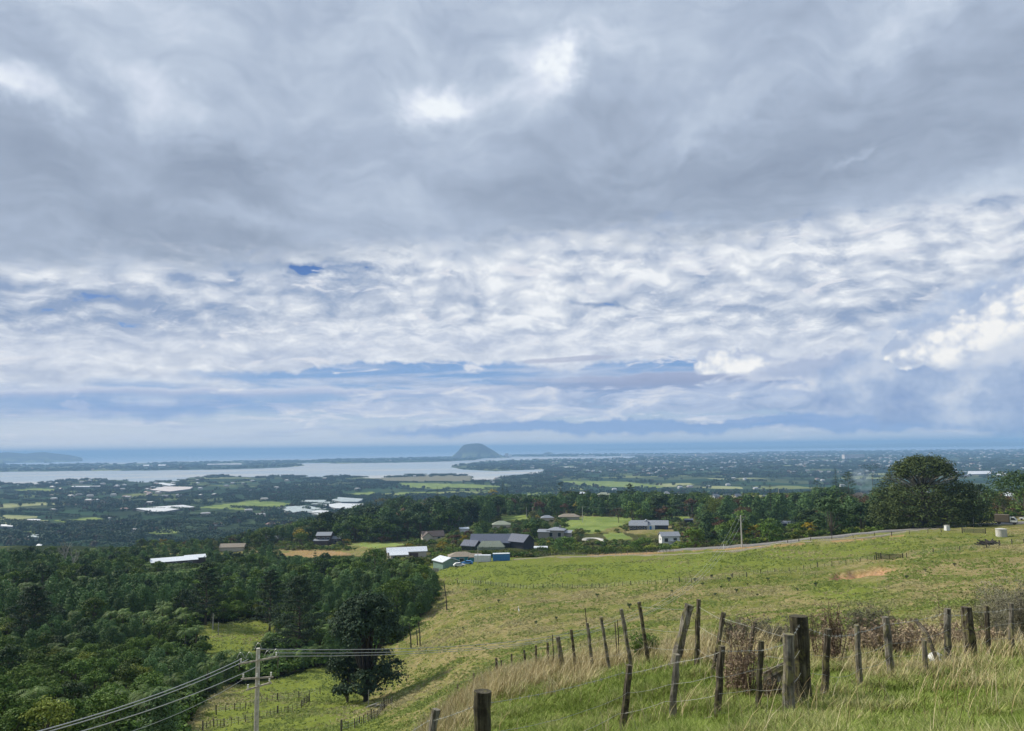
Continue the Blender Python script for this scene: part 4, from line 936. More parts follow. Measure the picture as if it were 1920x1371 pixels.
for (u, vb, vt, w_, fn, nm, lb, mt, kw) in [
    (1925, 990, 888, 120, broad, 'spreading_tree', 'dark rust-topped tree cut by the right edge beside the road', M_dark, dict(nclump=40, nl=120, leaf=.6)),
    (1838, 980, 905, 50, broad, 'roadside_tree', 'dark shoulder tree leaning out right of the giant evergreen', M_dark, dict(nclump=20, nl=90, leaf=.6)),
    (1870, 975, 930, 60, broad, 'roadside_tree', 'yellow-green scrubby tree at the road bend on the right', M_olive, dict(nclump=20, nl=80, leaf=.5)),
    (1822, 978, 936, 44, broad, 'roadside_tree', 'pale green tree between the giant evergreen and the road bend', M_bush, dict(nclump=16, nl=80, leaf=.5)),
    (1341, 988, 938, 44, upright, 'golden_tree', 'tall gold-green broad tree left of the utility pole', M_lime, dict(n=20, nl=110, leaf=.6)),
    (1395, 985, 950, 34, broad, 'copper_tree', 'copper-brown tree just behind the top of the utility pole', M_rust, dict(nclump=14, nl=90, leaf=.5)),
    (1207, 972, 951, 26, broad, 'yellow_tree', 'small bright yellow-green tree in the middle of the tree belt', M_yel, dict(nclump=10, nl=80, leaf=.5)),
    (1187, 974, 956, 18, broad, 'lime_tree', 'small lime-green tree just left of the bright yellow one', M_lime, dict(nclump=8, nl=80, leaf=.5)),
    (715, 958, 932, 30, broad, 'yellow_tree', 'mustard-yellow tree high on the ridge at the left of the belt', M_yel, dict(nclump=12, nl=70, leaf=.7)),
    (925, 935, 918, 22, broad, 'yellow_tree', 'dull yellow tree on the ridge left of the two pointed conifers', M_yel, dict(nclump=8, nl=70, leaf=.7)),
    (1503, 948, 930, 16, broad, 'yellow_tree', 'small orange-yellow tree on the slope right of the belt', M_yel, dict(nclump=8, nl=60, leaf=.6)),
    (1160, 980, 953, 34, broad, 'bare_brown_tree', 'brownish rounded tree at the top of the green paddock', M_rust, dict(nclump=12, nl=70, leaf=.5)),
    (1600, 975, 930, 60, broad, 'russet_tree', 'greyish-russet tree left of the giant evergreen', M_rust, dict(nclump=22, nl=60, leaf=.6)),
    (1540, 940, 912, 40, broad, 'olive_tree', 'olive-brown rounded tree at the top of the right slope', M_olive, dict(nclump=16, nl=70, leaf=.6)),
    (720, 1019, 1008, 30, broad, 'russet_tree', 'low russet tree between the two-storey house and the brown gable house', M_rust, dict(nclump=8, nl=60, leaf=.5)),
    (820, 950, 912, 18, norfolk, 'norfolk_pine', 'tall tiered pine standing clear of the ridge, left of the big hill', M_dark, dict(tiers=16)),
    (943, 938, 902, 15, norfolk, 'norfolk_pine', 'taller of two pointed conifers on the ridge under the big hill', M_dark, dict(tiers=14)),
    (951, 938, 909, 10, norfolk, 'norfolk_pine', 'shorter of two pointed conifers on the ridge under the big hill', M_dark, dict(tiers=14)),
    (858, 945, 925, 14, norfolk, 'norfolk_pine', 'small pointed conifer on the ridge left of the palm', M_dark, dict(tiers=10)),
    (1051, 925, 901, 15, broad, 'round_tree', 'single ball-shaped tree on the crest right of the tan paddock', M_dark, dict(nclump=10, nl=70, leaf=.6)),
    (1182, 952, 906, 30, pine, 'pine_tree', 'tall grey pine rising above the centre of the tree belt', M_pine, dict(nb=34, nl=34, leaf=.8, conical=.5)),
    (1321, 945, 916, 22, norfolk, 'conifer', 'dark pointed conifer beside the pale-roofed houses on the crest', M_dark, dict(tiers=10)),
    (1569, 935, 878, 20, norfolk, 'conifer', 'tall spire-shaped conifer left of the smoke', M_dark, dict(tiers=18)),
    (1592, 935, 884, 36, pine, 'pine_tree', 'soft grey-green pine beside the spire-shaped conifer', M_pine, dict(nb=40, nl=34, leaf=.7, conical=.5)),
    (1532, 925, 898, 14, broad, 'round_tree', 'small dark tree on the skyline left of the spire-shaped conifer', M_dark, dict(nclump=8, nl=60, leaf=.6)),
    (1447, 985, 908, 26, norfolk, 'norfolk_pine', 'tiered pine in front of the crest houses right of the utility pole', M_dark, dict(tiers=18)),
    (1638, 930, 870, 52, broad, 'umbrella_tree', 'flat-topped open tree in the smoke left of the giant evergreen', M_dark, dict(nclump=12, nl=70, leaf=.6, base=.55)),
    (1655, 975, 925, 40, broad, 'spreading_tree', 'dark tree at the left foot of the giant evergreen', M_dark, dict(nclump=16, nl=80, leaf=.5)),
    (732, 990, 930, 46, broad, 'spreading_tree', 'flat-topped dark tree beside the mustard-yellow tree', M_dark, dict(nclump=20, nl=60, leaf=.8)),
    (755, 985, 930, 40, pine, 'pine_tree', 'bushy dark pine right of the flat-topped dark tree', M_pine, dict(nb=30, nl=34, leaf=.8, conical=.4)),
    (692, 990, 940, 50, broad, 'spreading_tree', 'broad black-green tree at the left shoulder of the ridge', M_dark, dict(nclump=22, nl=60, leaf=.8)),
    (1655, 976, 962, 8, norfolk, 'young_conifer', 'thin yellow-green conifer at the foot of the giant evergreen', M_lime, dict(tiers=8)),
    ]:
    px_tree(u, vb, vt, fn, nm, lb, 'tree' if fn is broad else 'conifer', mt, w_, 285, 1000, split=True, **kw)
# ------------------------------------------------------------------ the wooded, gardened slope beyond the pasture
PADDOCK = [[(1052, 988), (1062, 976), (1100, 968), (1150, 970), (1195, 972), (1180, 984), (1150, 990), (1110, 998), (1075, 998)], [(1150, 985), (1182, 984), (1182, 992), (1130, 992)],
           [(984, 930), (992, 920), (1040, 915), (1048, 926), (1030, 934), (1000, 934)], [(1225, 968), (1290, 968), (1300, 976), (1250, 980)], [(520, 1032), (700, 1034), (700, 1046), (520, 1048)],
           [(1090, 1004), (1145, 1004), (1150, 1014), (1090, 1016)], [(880, 985), (910, 985), (900, 1004), (876, 1004)], 
           [(1590, 922), (1660, 920), (1660, 938), (1600, 940)], [(870, 1023), (1010, 1019), (1010, 1028), (870, 1030)]]
def skyline(u): return np.interp(u, [-200, 0, 130, 240, 330, 420, 470, 520, 560, 600, 640, 700, 760, 800, 900, 980, 1060, 1160, 1260, 1330, 1420, 1500, 1560, 1640, 1700, 1760, 1830, 1870, 1920, 2200],
                                [1012, 1010, 1006, 1012, 1020, 1012, 1000, 992, 980, 966, 952, 938, 934, 938, 934, 930, 926, 926, 924, 930, 934, 930, 918, 920, 950, 950, 944, 934, 925, 915])
G_bush = protos(broad, 3, 'belt_tree', M_bush, M_bark, False, h=10, w=9.5, nclump=24, nl=60, leaf=0.72, base=.08)
G_dark = protos(broad, 3, 'belt_dark', M_dark, M_bark, False, h=12, w=9.5, nclump=26, nl=56, leaf=0.75, base=.08)
G_blue = protos(upright, 3, 'belt_tall', M_blue, M_bark, False, h=12, w=6.8, n=16, nl=64, leaf=0.75)
G_oliv = protos(broad, 2, 'belt_olive', M_olive, M_bark, False, h=9, w=8.5, nclump=20, nl=54, leaf=0.7, base=.08)
G_rust = protos(broad, 2, 'belt_rust', M_rust, M_bark, False, h=9, w=8, nclump=14, nl=48, leaf=0.7)
G_yel = protos(broad, 2, 'belt_yellow', M_yel, M_bark, False, h=7, w=6, nclump=10, nl=48, leaf=0.6)
G_cone = protos(norfolk, 2, 'belt_conifer', M_dark, M_bark, False, h=14, w=7, tiers=12)
G_pine = protos(pine, 2, 'belt_pine', M_pine, M_bark, False, h=14, w=9, nb=26, nl=22, leaf=0.9, conical=.45)
G_lime = protos(shrub, 3, 'garden_shrub', M_lime, M_bark, False, h=3.2, w=3.6, n=8, nl=46, leaf=0.4)
G_gsh = protos(shrub, 3, 'green_shrub', M_bush, M_bark, False, h=3.2, w=3.8, n=8, nl=46, leaf=0.4)
KND = [('belt_tree', G_bush, 10, 'leafy mid-green tree in the wooded belt beyond the pasture', 'tree', 0.36), ('dark_tree', G_dark, 12, 'dark evergreen tree in the wooded belt beyond the pasture', 'tree', 0.14),
       ('narrow_tree', G_blue, 12, 'tall narrow blue-green tree in the wooded belt beyond the pasture', 'tree', 0.12), ('olive_tree', G_oliv, 9, 'dull olive tree in the wooded belt beyond the pasture', 'tree', 0.09),
       ('russet_tree', G_rust, 9, 'brown half-bare tree in the wooded belt beyond the pasture', 'tree', 0.06), ('yellow_tree', G_yel, 7, 'little yellow autumn tree in the wooded belt beyond the pasture', 'tree', 0.026),
       ('conifer', G_cone, 14, 'pointed conifer in the wooded belt beyond the pasture', 'conifer', 0.025), ('pine_tree', G_pine, 14, 'ragged pine in the wooded belt beyond the pasture', 'pine', 0.05),
       ('lime_shrub', G_lime, 3.2, 'yellow-green garden shrub beyond the pasture', 'shrub', 0.03), ('round_shrub', G_gsh, 3.2, 'round green garden shrub beyond the pasture', 'shrub', 0.06)]
a_, r_ = sample_polar(30000, 268, 1500, math.radians(-38), math.radians(40), 1.7)
x_, y_ = r_*np.sin(a_), r_*np.cos(a_); z_ = zat(x_, y_); u_, v_ = proj_np(np.stack([x_, y_, z_], -1))
ok = ~inpoly(FOREST, u_, v_) & (u_ > -80) & (u_ < 2010)
ok &= ~((r_ < np.interp(u_, [700, 790, 960, 1260, 1500, 1700, 1760, 1830, 2000], [300, 305, 308, 296, 290, 300, 325, 352, 380])) & (u_ > 700)) & ~((u_ > 862) & (u_ < 1004) & (r_ > 325) & (r_ < 440))
ok &= ~((u_ < 800) & (r_ < 300)) & ~((u_ < 480) & (r_ < 560))
PADDOCK += LAWNS
for p_ in PADDOCK: ok &= ~inpoly(p_, u_, v_)
ok &= ~((r_ > 1100) & (vnoise(x_, y_, 120, 3, off=21) < 0.52))
x_, y_, z_, u_, v_, r_ = [q[ok] for q in (x_, y_, z_, u_, v_, r_)]
cum = np.cumsum([k[5] for k in KND]); rk = RNG.random(len(x_))*cum[-1]; kind = np.searchsorted(cum, rk)
blob_ = vnoise(x_, y_, 70, 2, off=31); kind = np.where((blob_ > 0.66) & (kind < 4), 2, kind); kind = np.where((blob_ < 0.33) & (kind < 4), 1, kind)
kind = np.where((u_ > 760) & (r_ < 420) & (kind < 8) & (RNG.random(len(x_)) < .6), 9, kind)
kind = np.where((u_ > 1000) & (r_ < 420) & (kind == 9) & (RNG.random(len(x_)) < .35), 8, kind)
sp = np.where(kind >= 8, 3.4, np.where(kind == 2, 5.0, 5.8))*np.where(r_ > 700, 1.25, 1.0)
kp = thin(list(zip(x_, y_)), sp); cand = {k: [] for k in range(len(KND))}
for i in kp:
    k = int(kind[i]); hh = KND[k][2]*random.uniform(.55, 1.35)
    if r_[i] > 520: hh *= 1.25 + (.3 if 480 < u_[i] < 960 else 0)
    hmax = (v_[i]-skyline(u_[i]) + random.uniform(-6, 6))*r_[i]/F
    if hmax < 3.0: continue
    hh = min(hh, hmax)
    if blocked(u_[i], v_[i], r_[i], hh*.8/r_[i]*F, hh/r_[i]*F): 
        hh = 2.2
        if k < 8 or blocked(u_[i], v_[i], r_[i], 3/r_[i]*F, hh/r_[i]*F): continue
    cand[k].append((r_[i], i, hh))
for k, lst in cand.items():
    lst.sort(); lst_max = 280; nm, pr, h0, lb, ct, _ = KND[k]; rest_ = []
    for n_, (r, i, hh) in enumerate(lst):
        s_ = hh/h0
        if n_ >= 280: rest_.append((x_[i], y_[i], z_[i]-.2, s_)); continue
        put_tree(nm, random.choice(pr), (x_[i], y_[i], z_[i]-.2), s_, None, lb, ct, lb.split(' in the')[0].split(' beyond')[0]+'s beyond the pasture', random.uniform(.9, 1.25))
    if rest_:
        q = np.array(rest_); scatter_gn(nm.replace('_tree', '_wood')+('_bushes' if k >= 8 else ''), q[:, :3], q[:, 3], RNG.random(len(q))*6.3, pr, 'farther '+lb.replace(' tree', ' trees'))
a_, r_ = sample_polar(26000, 300, 1100, math.radians(-34), math.radians(40), 1.6)
x_, y_ = r_*np.sin(a_), r_*np.cos(a_); z_ = zat(x_, y_); u_, v_ = proj_np(np.stack([x_, y_, z_], -1))
ok = ~inpoly(FOREST, u_, v_) & (u_ > -60) & (u_ < 1990) & (r_ > np.interp(u_, [480, 700, 790, 960, 1260, 1500, 1700, 1760, 1830, 2000], [560, 305, 305, 306, 296, 290, 300, 325, 352, 380])) & ~((u_ > 862) & (u_ < 1004) & (r_ > 325) & (r_ < 440))
for p_ in PADDOCK[:1]+PADDOCK[2:]: ok &= ~inpoly(p_, u_, v_)
for (a0_, b0_, c0_, d0_, rk_) in KEEP: ok &= ~((r_ < (rk_*1.17 if 320 < rk_ < 600 else rk_)) & (u_ > a0_-4) & (u_ < c0_+4) & (v_-1.6/r_*F < d0_) & (v_ > b0_))
x_, y_, z_ = x_[ok], y_[ok], z_[ok]
G_under = [shrub(70+i, 2.2, 3.6, 7, 34, 0.6).merged('garden_growth', (M_bush, M_olive, M_lime)[i % 3], M_bark) for i in range(4)]
scatter_gn('garden_growth', np.stack([x_, y_, z_-0.2], -1), 0.6+RNG.random(len(x_))*0.8, RNG.random(len(x_))*6.3, G_under, 'low garden growth and hedges between the trees of the belt')
print('belt', {KND[k][0]: len(v) for k, v in cand.items()})
# ------------------------------------------------------------------ the far plain: woods, shelterbelts, crop covers, houses
def lump(seed, n, w, h, leaf, m=M_blue):
    """a knot of trees seen from kilometres off"""
    p = Plant(seed); r = random.Random(seed)
    for k in range(n):
        a = r.uniform(0, 6.28); q = math.sqrt(r.random())*w*.5; hh = h*r.uniform(.5, 1.0); cr = r.uniform(.22, .38)*h
        p.clump((math.cos(a)*q, math.sin(a)*q*.6, hh-cr*.7), (cr*1.1, cr*1.1, cr), 26, leaf, shell=.7, asp=.9)
        p.clump((math.cos(a)*q, math.sin(a)*q*.6, hh*.35), (cr*1.1, cr*1.1, hh*.4), 16, leaf, shell=.8, asp=.9)
    return mesh_np('far_trees', np.vstack(p.V), np.vstack(p.F), [m], False, attrs={'lv': np.concatenate(p.lv)})
M_far = leafmat('far_leaves', (0.022, 0.052, 0.030), (0.058, 0.105, 0.052), (0.050, 0.080, 0.042))
M_far2 = leafmat('far_leaves_brown', (0.05, 0.05, 0.035), (0.10, 0.09, 0.055), (0.09, 0.07, 0.045))
LUMPS = [lump(i, 9, 46, 13, 3.4, M_far) for i in range(5)] + [lump(9, 9, 46, 12, 3.2, M_far2)]
LUMP_S = [lump(20+i, 4, 20, 11, 2.4, M_far) for i in range(4)] + [lump(29, 4, 20, 10, 2.4, M_far2)]
FIELDS = [[(30, 919), (62, 916), (104, 917), (96, 924), (60, 923)], [(368, 952), (430, 944), (478, 938), (545, 944), (520, 953), (440, 956), (400, 953)], [(280, 1000), (300, 993), (338, 990), (332, 1000), (300, 1003)],
          [(100, 976), (180, 970), (196, 974), (120, 980)], [(0, 920), (10, 919), (8, 925), (-10, 925)], [(650, 926), (700, 922), (712, 928), (660, 931)], [(480, 948), (535, 942), (540, 950), (500, 956), (478, 954)], [(186, 991), (205, 986), (200, 993), (188, 995)],
          [(1055, 902), (1170, 903), (1245, 912), (1230, 916), (1120, 912), (1060, 907)], [(745, 924), (820, 922), (800, 930), (750, 930)], [(1850, 892), (1910, 892), (1912, 897), (1860, 897)], [(215, 985), (228, 983), (226, 990), (214, 991)], [(35, 1000), (68, 992), (70, 1000), (45, 1008)],
          [(700, 897), (886, 892), (884, 905), (720, 904)], [(750, 905), (880, 908), (940, 912), (930, 922), (880, 920), (760, 914)], [(380, 900), (470, 893), (480, 900), (400, 905)]]
COVERS = [([(252, 957), (342, 950.5), (364, 954), (296, 964.5)], 'large white cloth crop cover on the plain left of the green fields', 1), ([(281, 921), (308, 915), (361, 915.5), (356, 919), (318, 924)], 'long pinkish-white crop cover near the harbour shore', 2),
          ([(290, 908.5), (305, 907), (331, 910.5), (318, 913)], 'small white cover just above the long pinkish one', 1), ([(138, 915), (140, 913.6), (188, 913.3), (186, 915.2)], 'thin white glasshouse strip by the far left trees', 1),
          ([(518, 956), (540, 954), (566, 962), (548, 965)], 'leftmost of the striped glasshouses behind the ridge', 3), ([(538, 954), (556, 952.6), (590, 961), (574, 964)], 'second of the striped glasshouses behind the ridge', 3), ([(558, 953), (574, 951.6), (612, 958), (598, 961)], 'third of the striped glasshouses behind the ridge', 3),
          ([(560, 944), (572, 941), (612, 941), (606, 945)], 'flat grey-green glasshouse above the striped row', 3), ([(580, 949), (600, 944.6), (628, 944), (614, 949)], 'narrow grey glasshouse between the flat one and the striped row', 3), ([(622, 941), (634, 936), (684, 939), (670, 944), (640, 944)], 'wide pale glasshouse block farthest behind the ridge', 3),
          ([(605, 951), (634, 947.5), (690, 949), (668, 957), (630, 957)], 'white glasshouse block beside the ridge trees', 1), ([(575, 966), (600, 960), (622, 963), (604, 970)], 'bright glasshouse nearest the ridge trees', 1),
          ([(1814, 892), (1816, 887.5), (1855, 887), (1860, 891)], 'long white warehouse on the plain at the far right', 1), ([(1868, 893.5), (1870, 890.2), (1890, 890), (1890, 893.5)], 'short white warehouse at the far right edge of the plain', 1),
          ([(0, 991), (2, 988), (26, 988.5), (24, 992)], 'low white-roofed sheds at the left edge of the plain', 1), ([(50, 980), (52, 977.6), (76, 978), (74, 981)], 'white shed roofs inland from the left edge', 1), ([(268, 876), (268, 873.6), (280, 873.4), (279, 876)], 'left pale glasshouse on the long spit', 1), ([(296, 875.6), (297, 873), (311, 873), (310, 875.4)], 'right pale glasshouse on the long spit', 1),
          ([(51, 1012), (58, 1007), (84, 1008), (80, 1013)], 'grey-roofed packing shed beyond the left ridge', 3), ([(67, 1029.5), (70, 1026.5), (79, 1027), (77, 1030)], 'tiny white roof on the left ridge', 1), ([(388, 873.2), (390, 871.8), (453, 871), (452, 873)], 'row of white sheds on the right half of the long spit', 1)]
M_cover = {1: simple('white_cover', (0.60, 0.62, 0.63), 0.6, 0.08, 0.05), 2: simple('pinkish_cover', (0.55, 0.50, 0.48), 0.7, 0.12, 0.05), 3: simple('glasshouse_roof', (0.42, 0.48, 0.46), 0.35, 0.15, 0.08)}
M_wallg = simple('grey_wall', (0.22, 0.23, 0.24), 0.8, 0.1, 1.0)
for poly, lb, mt in COVERS:
    pts = [hit(u, v, 900, 30000) for u, v in poly]; rr = sum(math.hypot(p.x, p.y) for p in pts)/len(pts)
    zt = max(p.z for p in pts) + 4.5*max(1, rr/3500); n = len(pts); mb = MB()
    mb.add([(p.x, p.y, p.z-2) for p in pts]+[(p.x, p.y, zt) for p in pts], [(i, (i+1) % n, n+(i+1) % n, n+i) for i in range(n)])
    root = mb.build('crop_cover' if 'cover' in lb else 'glasshouse' if 'glass' in lb else 'shed', M_wallg); tag(root, lb, 'crop cover' if 'cover' in lb else 'glasshouse' if 'glass' in lb else 'shed')
    c = sum((Vector(p) for p in pts), Vector())/n; mb = MB(); ov = 1.02
    rp = [((p.x-c.x)*ov+c.x, (p.y-c.y)*ov+c.y) for p in pts]
    mb.add([(x, y, zt+.3) for x, y in rp]+[(c.x, c.y, zt+2.2)], [(i, (i+1) % n, n) for i in range(n)]).build('roof', M_cover[mt], root)
cov_polys = [[(u, v+3 if v > sum(q[1] for q in c[0])/len(c[0]) else v-1) for u, v in c[0]] for c in COVERS]
def on_plain(n, r0, r1, a0=-38, a1=40):
    a = np.radians(a0+RNG.random(n)*(a1-a0)); r = np.exp(math.log(r0)+RNG.random(n)*math.log(r1/r0)); x, y = r*np.sin(a), r*np.cos(a)
    z = zat(x, y); u, v = proj_np(np.stack([x, y, z], -1)); ok = (z > 1.0) & (u > -60) & (u < 1990) & ~inpoly(FOREST, u, v) | ((z > 1.0) & (r > 900) & (u > -60) & (u < 1990))
    for p in FIELDS+cov_polys: ok &= ~inpoly(p, u, v)
    return [q[ok] for q in (x, y, z, u, v, r)]
x_, y_, z_, u_, v_, r_ = on_plain(28000, 1250, 17000)
dn = vnoise(x_, y_, 420, 4, off=41)
city = np.clip((u_-980)/250, 0, 1)*np.clip((r_-3600)/1500, 0, 1)
nearp = r_ < 3600
ok = (dn > np.where(nearp, 0.545, 0.50)-0.02*city) | (RNG.random(len(x_)) < np.where(nearp, .07, .25)+.2*city)
x_, y_, z_, u_, v_, r_ = [q[ok] for q in (x_, y_, z_, u_, v_, r_)]
big = r_ > 3600
q = big; scatter_gn('far_woods', np.stack([x_[q], y_[q], z_[q]-1], -1), (0.7+RNG.random(q.sum())*.5)*np.interp(r_[q], [3600, 9000, 16000], [.8, 1.1, 1.6]), RNG.normal(size=q.sum())*.4, LUMPS, 'hazy woods across the far plain')
q = ~big; scatter_gn('plain_trees', np.stack([x_[q], y_[q], z_[q]-.5], -1), (0.6+RNG.random(q.sum())*.6), RNG.random(q.sum())*6.28, LUMP_S, 'tree groups on the nearer plain')
# shelterbelts: long clipped tree rows between orchard blocks
def belt(seed, ln=110, h=9):
    p = Plant(seed); r = random.Random(seed); n = int(ln/5)
    for k in range(n): p.clump((-ln/2+ln*(k+.5)/n, r.uniform(-.5, .5), h*.5), (4.0, 2.4, h*.52*r.uniform(.88, 1.08)), 44, 1.9, shell=.85, asp=.9)
    return mesh_np('shelterbelt', np.vstack(p.V), np.vstack(p.F), [M_far], False, attrs={'lv': np.concatenate(p.lv)})
BELTS = [belt(60+i, ln) for i, ln in enumerate((90, 130, 170))]
x_, y_, z_, u_, v_, r_ = on_plain(1500, 1300, 4600, -38, 4)
n_ = 0
for i in range(len(x_)):
    if n_ >= 285: break
    ang = -0.5 + (math.pi/2 if random.random() < .22 else 0) + random.gauss(0, .05)
    o = obj_me('shelterbelt', random.choice(BELTS), None, (x_[i], y_[i], z_[i]-.5), ang); s_ = random.uniform(.8, 1.3); o.scale = (s_, s_, random.uniform(.8, 1.2)); n_ += 1
    tag(o, 'long clipped dark shelterbelt hedge between orchard blocks on the plain', 'shelterbelt', 'shelterbelts between the orchard blocks')
# houses: a few pixels each
def tiny_house(seed, w, d, h, wallc, roofc):
    mb = MB(); mb.box((0, 0, h/2), (w, d, h)); nv = 8
    V = [(-w/2-.4, -d/2-.4, h), (w/2+.4, -d/2-.4, h), (w/2+.4, d/2+.4, h), (-w/2-.4, d/2+.4, h), (-w/2+d*.3, 0, h+2.4), (w/2-d*.3, 0, h+2.4)]
    mb.add(V, [(0, 1, 5, 4), (2, 3, 4, 5), (1, 2, 5), (3, 0, 4)])
    mi = [0]*1
    f4 = np.array(mb.F[4]); f3 = np.array(mb.F[3])
    return mesh_np('house', np.concatenate(mb.V), [f3, f4], [roofc, wallc], False, [0]*len(f3)+[1]*6+[0]*(len(f4)-6))
M_w = [simple('plaster_%d' % i, c, .8, .1, .6) for i, c in enumerate([(0.55, 0.54, 0.51), (0.48, 0.45, 0.39), (0.50, 0.42, 0.36)])]
M_r = [simple('roofing_%d' % i, c, .5, .12, .6) for i, c in enumerate([(0.48, 0.49, 0.50), (0.24, 0.25, 0.28), (0.34, 0.20, 0.16), (0.44, 0.44, 0.43)])]
TINY = [tiny_house(i, 15+3*(i % 3), 10, 4.5+(i % 2)*2, M_w[i % 3], M_r[(0, 3, 1, 0, 2, 3)[i]]) for i in range(6)]
x_, y_, z_, u_, v_, r_ = on_plain(9000, 1500, 15500)
pc = np.clip((u_-930)/260, 0.0, 1)*np.clip((r_-3800)/1200, 0, 1)*np.clip((vnoise(x_, y_, 500, 3, off=51)-.36)*3.2, .04, .9)*.62 + 0.03
pc = np.where((np.abs(v_-918) < 16) & (u_ < 480) & (r_ < 6000), .13, pc); pc = np.where((r_ > 9000) & (u_ < 830), .04, pc)
ok = RNG.random(len(x_)) < pc; x_, y_, z_, u_, v_, r_ = [q[ok] for q in (x_, y_, z_, u_, v_, r_)]
od = np.argsort(r_); rs = np.interp(r_, [2000, 6000, 15000], [1.0, 1.15, 1.7])
for i in od[:290]:
    o = obj_me('house', random.choice(TINY), None, (x_[i], y_[i], z_[i]+.5), random.uniform(-.6, .6)); o.scale = (rs[i],)*3
    tag(o, 'small pale-roofed house among trees on the distant plain', 'house', 'houses scattered over the plain')
q = od[290:]
scatter_gn('suburb_houses', np.stack([x_[q], y_[q], z_[q]+3.0], -1), rs[q]*1.1, RNG.normal(size=len(q))*.5, TINY, 'hazy suburb of pale roofs covering the far plain')
# high blocks and port sheds along the right-hand shore
for k, (u, v, wm, hm) in enumerate([(950, 857, 60, 60), (957, 857.5, 50, 42), (1190, 855, 420, 26), (1215, 855, 300, 22), (1240, 855.5, 500, 20), (1290, 855, 380, 22), (1322, 856, 260, 34), (1420, 851, 900, 12), (1480, 850, 700, 12), (1600, 860, 200, 40), (1100, 856, 260, 16)]):
    p = hit(u, v, 5000, 30000); mb = MB(); mb.box((0, 0, hm/2), (wm, 60, hm)); o = mb.build('port_shed' if hm < 38 else 'tower_block', M_cover[1] if k % 3 else M_cover[2], None, p)
    mb = MB(); mb.box((0, 0, hm+1.2), (wm*1.02, 63, 2.4)).build('roof', M_cover[3] if k % 2 else M_cover[1], o)
    tag(o, '%s on far shore, %s' % ('pale tower block' if hm >= 38 else 'long pale port shed', ['beside the right foot of the big hill', 'just right of the first tower by the big hill', 'leftmost of the big sheds', 'second of the big sheds', 'longest of the big sheds', 'mid-sized, right of the longest shed', 'tallest of the sheds', 'very long and low, left of the right-hand inlet', 'very long and low, above the right-hand inlet', 'above the smoke', 'left of all the big sheds'][k]), 'tower block' if hm >= 38 else 'shed')
# ripples of mudflat are in the sea material; smoke rises from the garden left of the giant tree
def make_smoke():
    p = hit(1633, 932, 300, 700); rr = math.hypot(p.x, p.y)
    m = bpy.data.materials.new('smoke_air'); m.use_nodes = True; m.node_tree.nodes.clear(); g = m.node_tree; S.g = g
    v = g.nodes.new('ShaderNodeVolumePrincipled'); o_ = g.nodes.new('ShaderNodeOutputMaterial'); g.links.new(v.outputs[0], o_.inputs['Volume'])
    v.inputs['Color'].default_value = (0.72, 0.85, 1.0, 1); pn = noise(vec('ADD', objco(), (3, 1, 2)), 0.16, 4, .6, .8); put(v.inputs['Density'], remap(pn, .42, .66, 0, 0.035))
    mb = MB(); pts = []; rad = []
    for i in range(9):
        t = i/8; pts.append(Vector((-t*3 - t*t*9, 0, 0.3+t*26))); rad.append(1.0+9.0*t**.8)
    rad[-1] = 5; mb.tube(pts, rad, 14, jit=.12)
    o = mb.build('smoke', m, None, p, smooth=True); tag(o, 'thin blue smoke drifting up beside the giant evergreen', kind='stuff')
make_smoke()
# ------------------------------------------------------------------ buildings
def M_(n, c, r=.7, v=.1, s=1.5, **k): return simple(n, c, r, v, s, **k)
M_white = M_('white_paint', (0.70, 0.71, 0.70)); M_cream = M_('cream_plaster', (0.52, 0.47, 0.38)); M_charw = M_('charcoal_cladding', (0.030, 0.032, 0.042)); M_brownw = M_('brown_weatherboard', (0.10, 0.075, 0.07))
M_grnw = M_('grey_green_steel', (0.20, 0.30, 0.25)); M_teal = M_('teal_paint', (0.03, 0.20, 0.27)); M_navy = M_('navy_cladding', (0.030, 0.040, 0.085)); M_stone = M_('stone_wall', (0.30, 0.28, 0.25))
M_rsteel = M_('dark_steel_roof', (0.105, 0.12, 0.165), .45); M_rgrey = M_('grey_steel_roof', (0.26, 0.28, 0.31), .45); M_rwhite = M_('white_steel_roof', (0.66, 0.70, 0.74), .4); M_rtan = M_('tan_roof', (0.26, 0.22, 0.17), .8)
M_rgreen = M_('mossy_roof', (0.26, 0.29, 0.22), .8); M_rbrown = M_('brown_tile_roof', (0.085, 0.065, 0.060), .8); M_blue = M_('blue_steel', (0.045, 0.20, 0.46), .5); M_glass = M_('window_glass', (0.03, 0.04, 0.05), .15, .05)
M_conc = M_('weathered_concrete', (0.48, 0.47, 0.43), .9, .2, 6.0); M_asph = M_('worn_asphalt', (0.20, 0.19, 0.175), .9, .15, .8, obj=False); M_blk = M_('black_paint', (0.02, 0.022, 0.03), .6)
M_rubber = M_('tyre_rubber', (0.02, 0.02, 0.02), .9); M_steelg = M_('galvanised_steel', (0.42, 0.44, 0.45), .45, .15, 20, metal=.6)
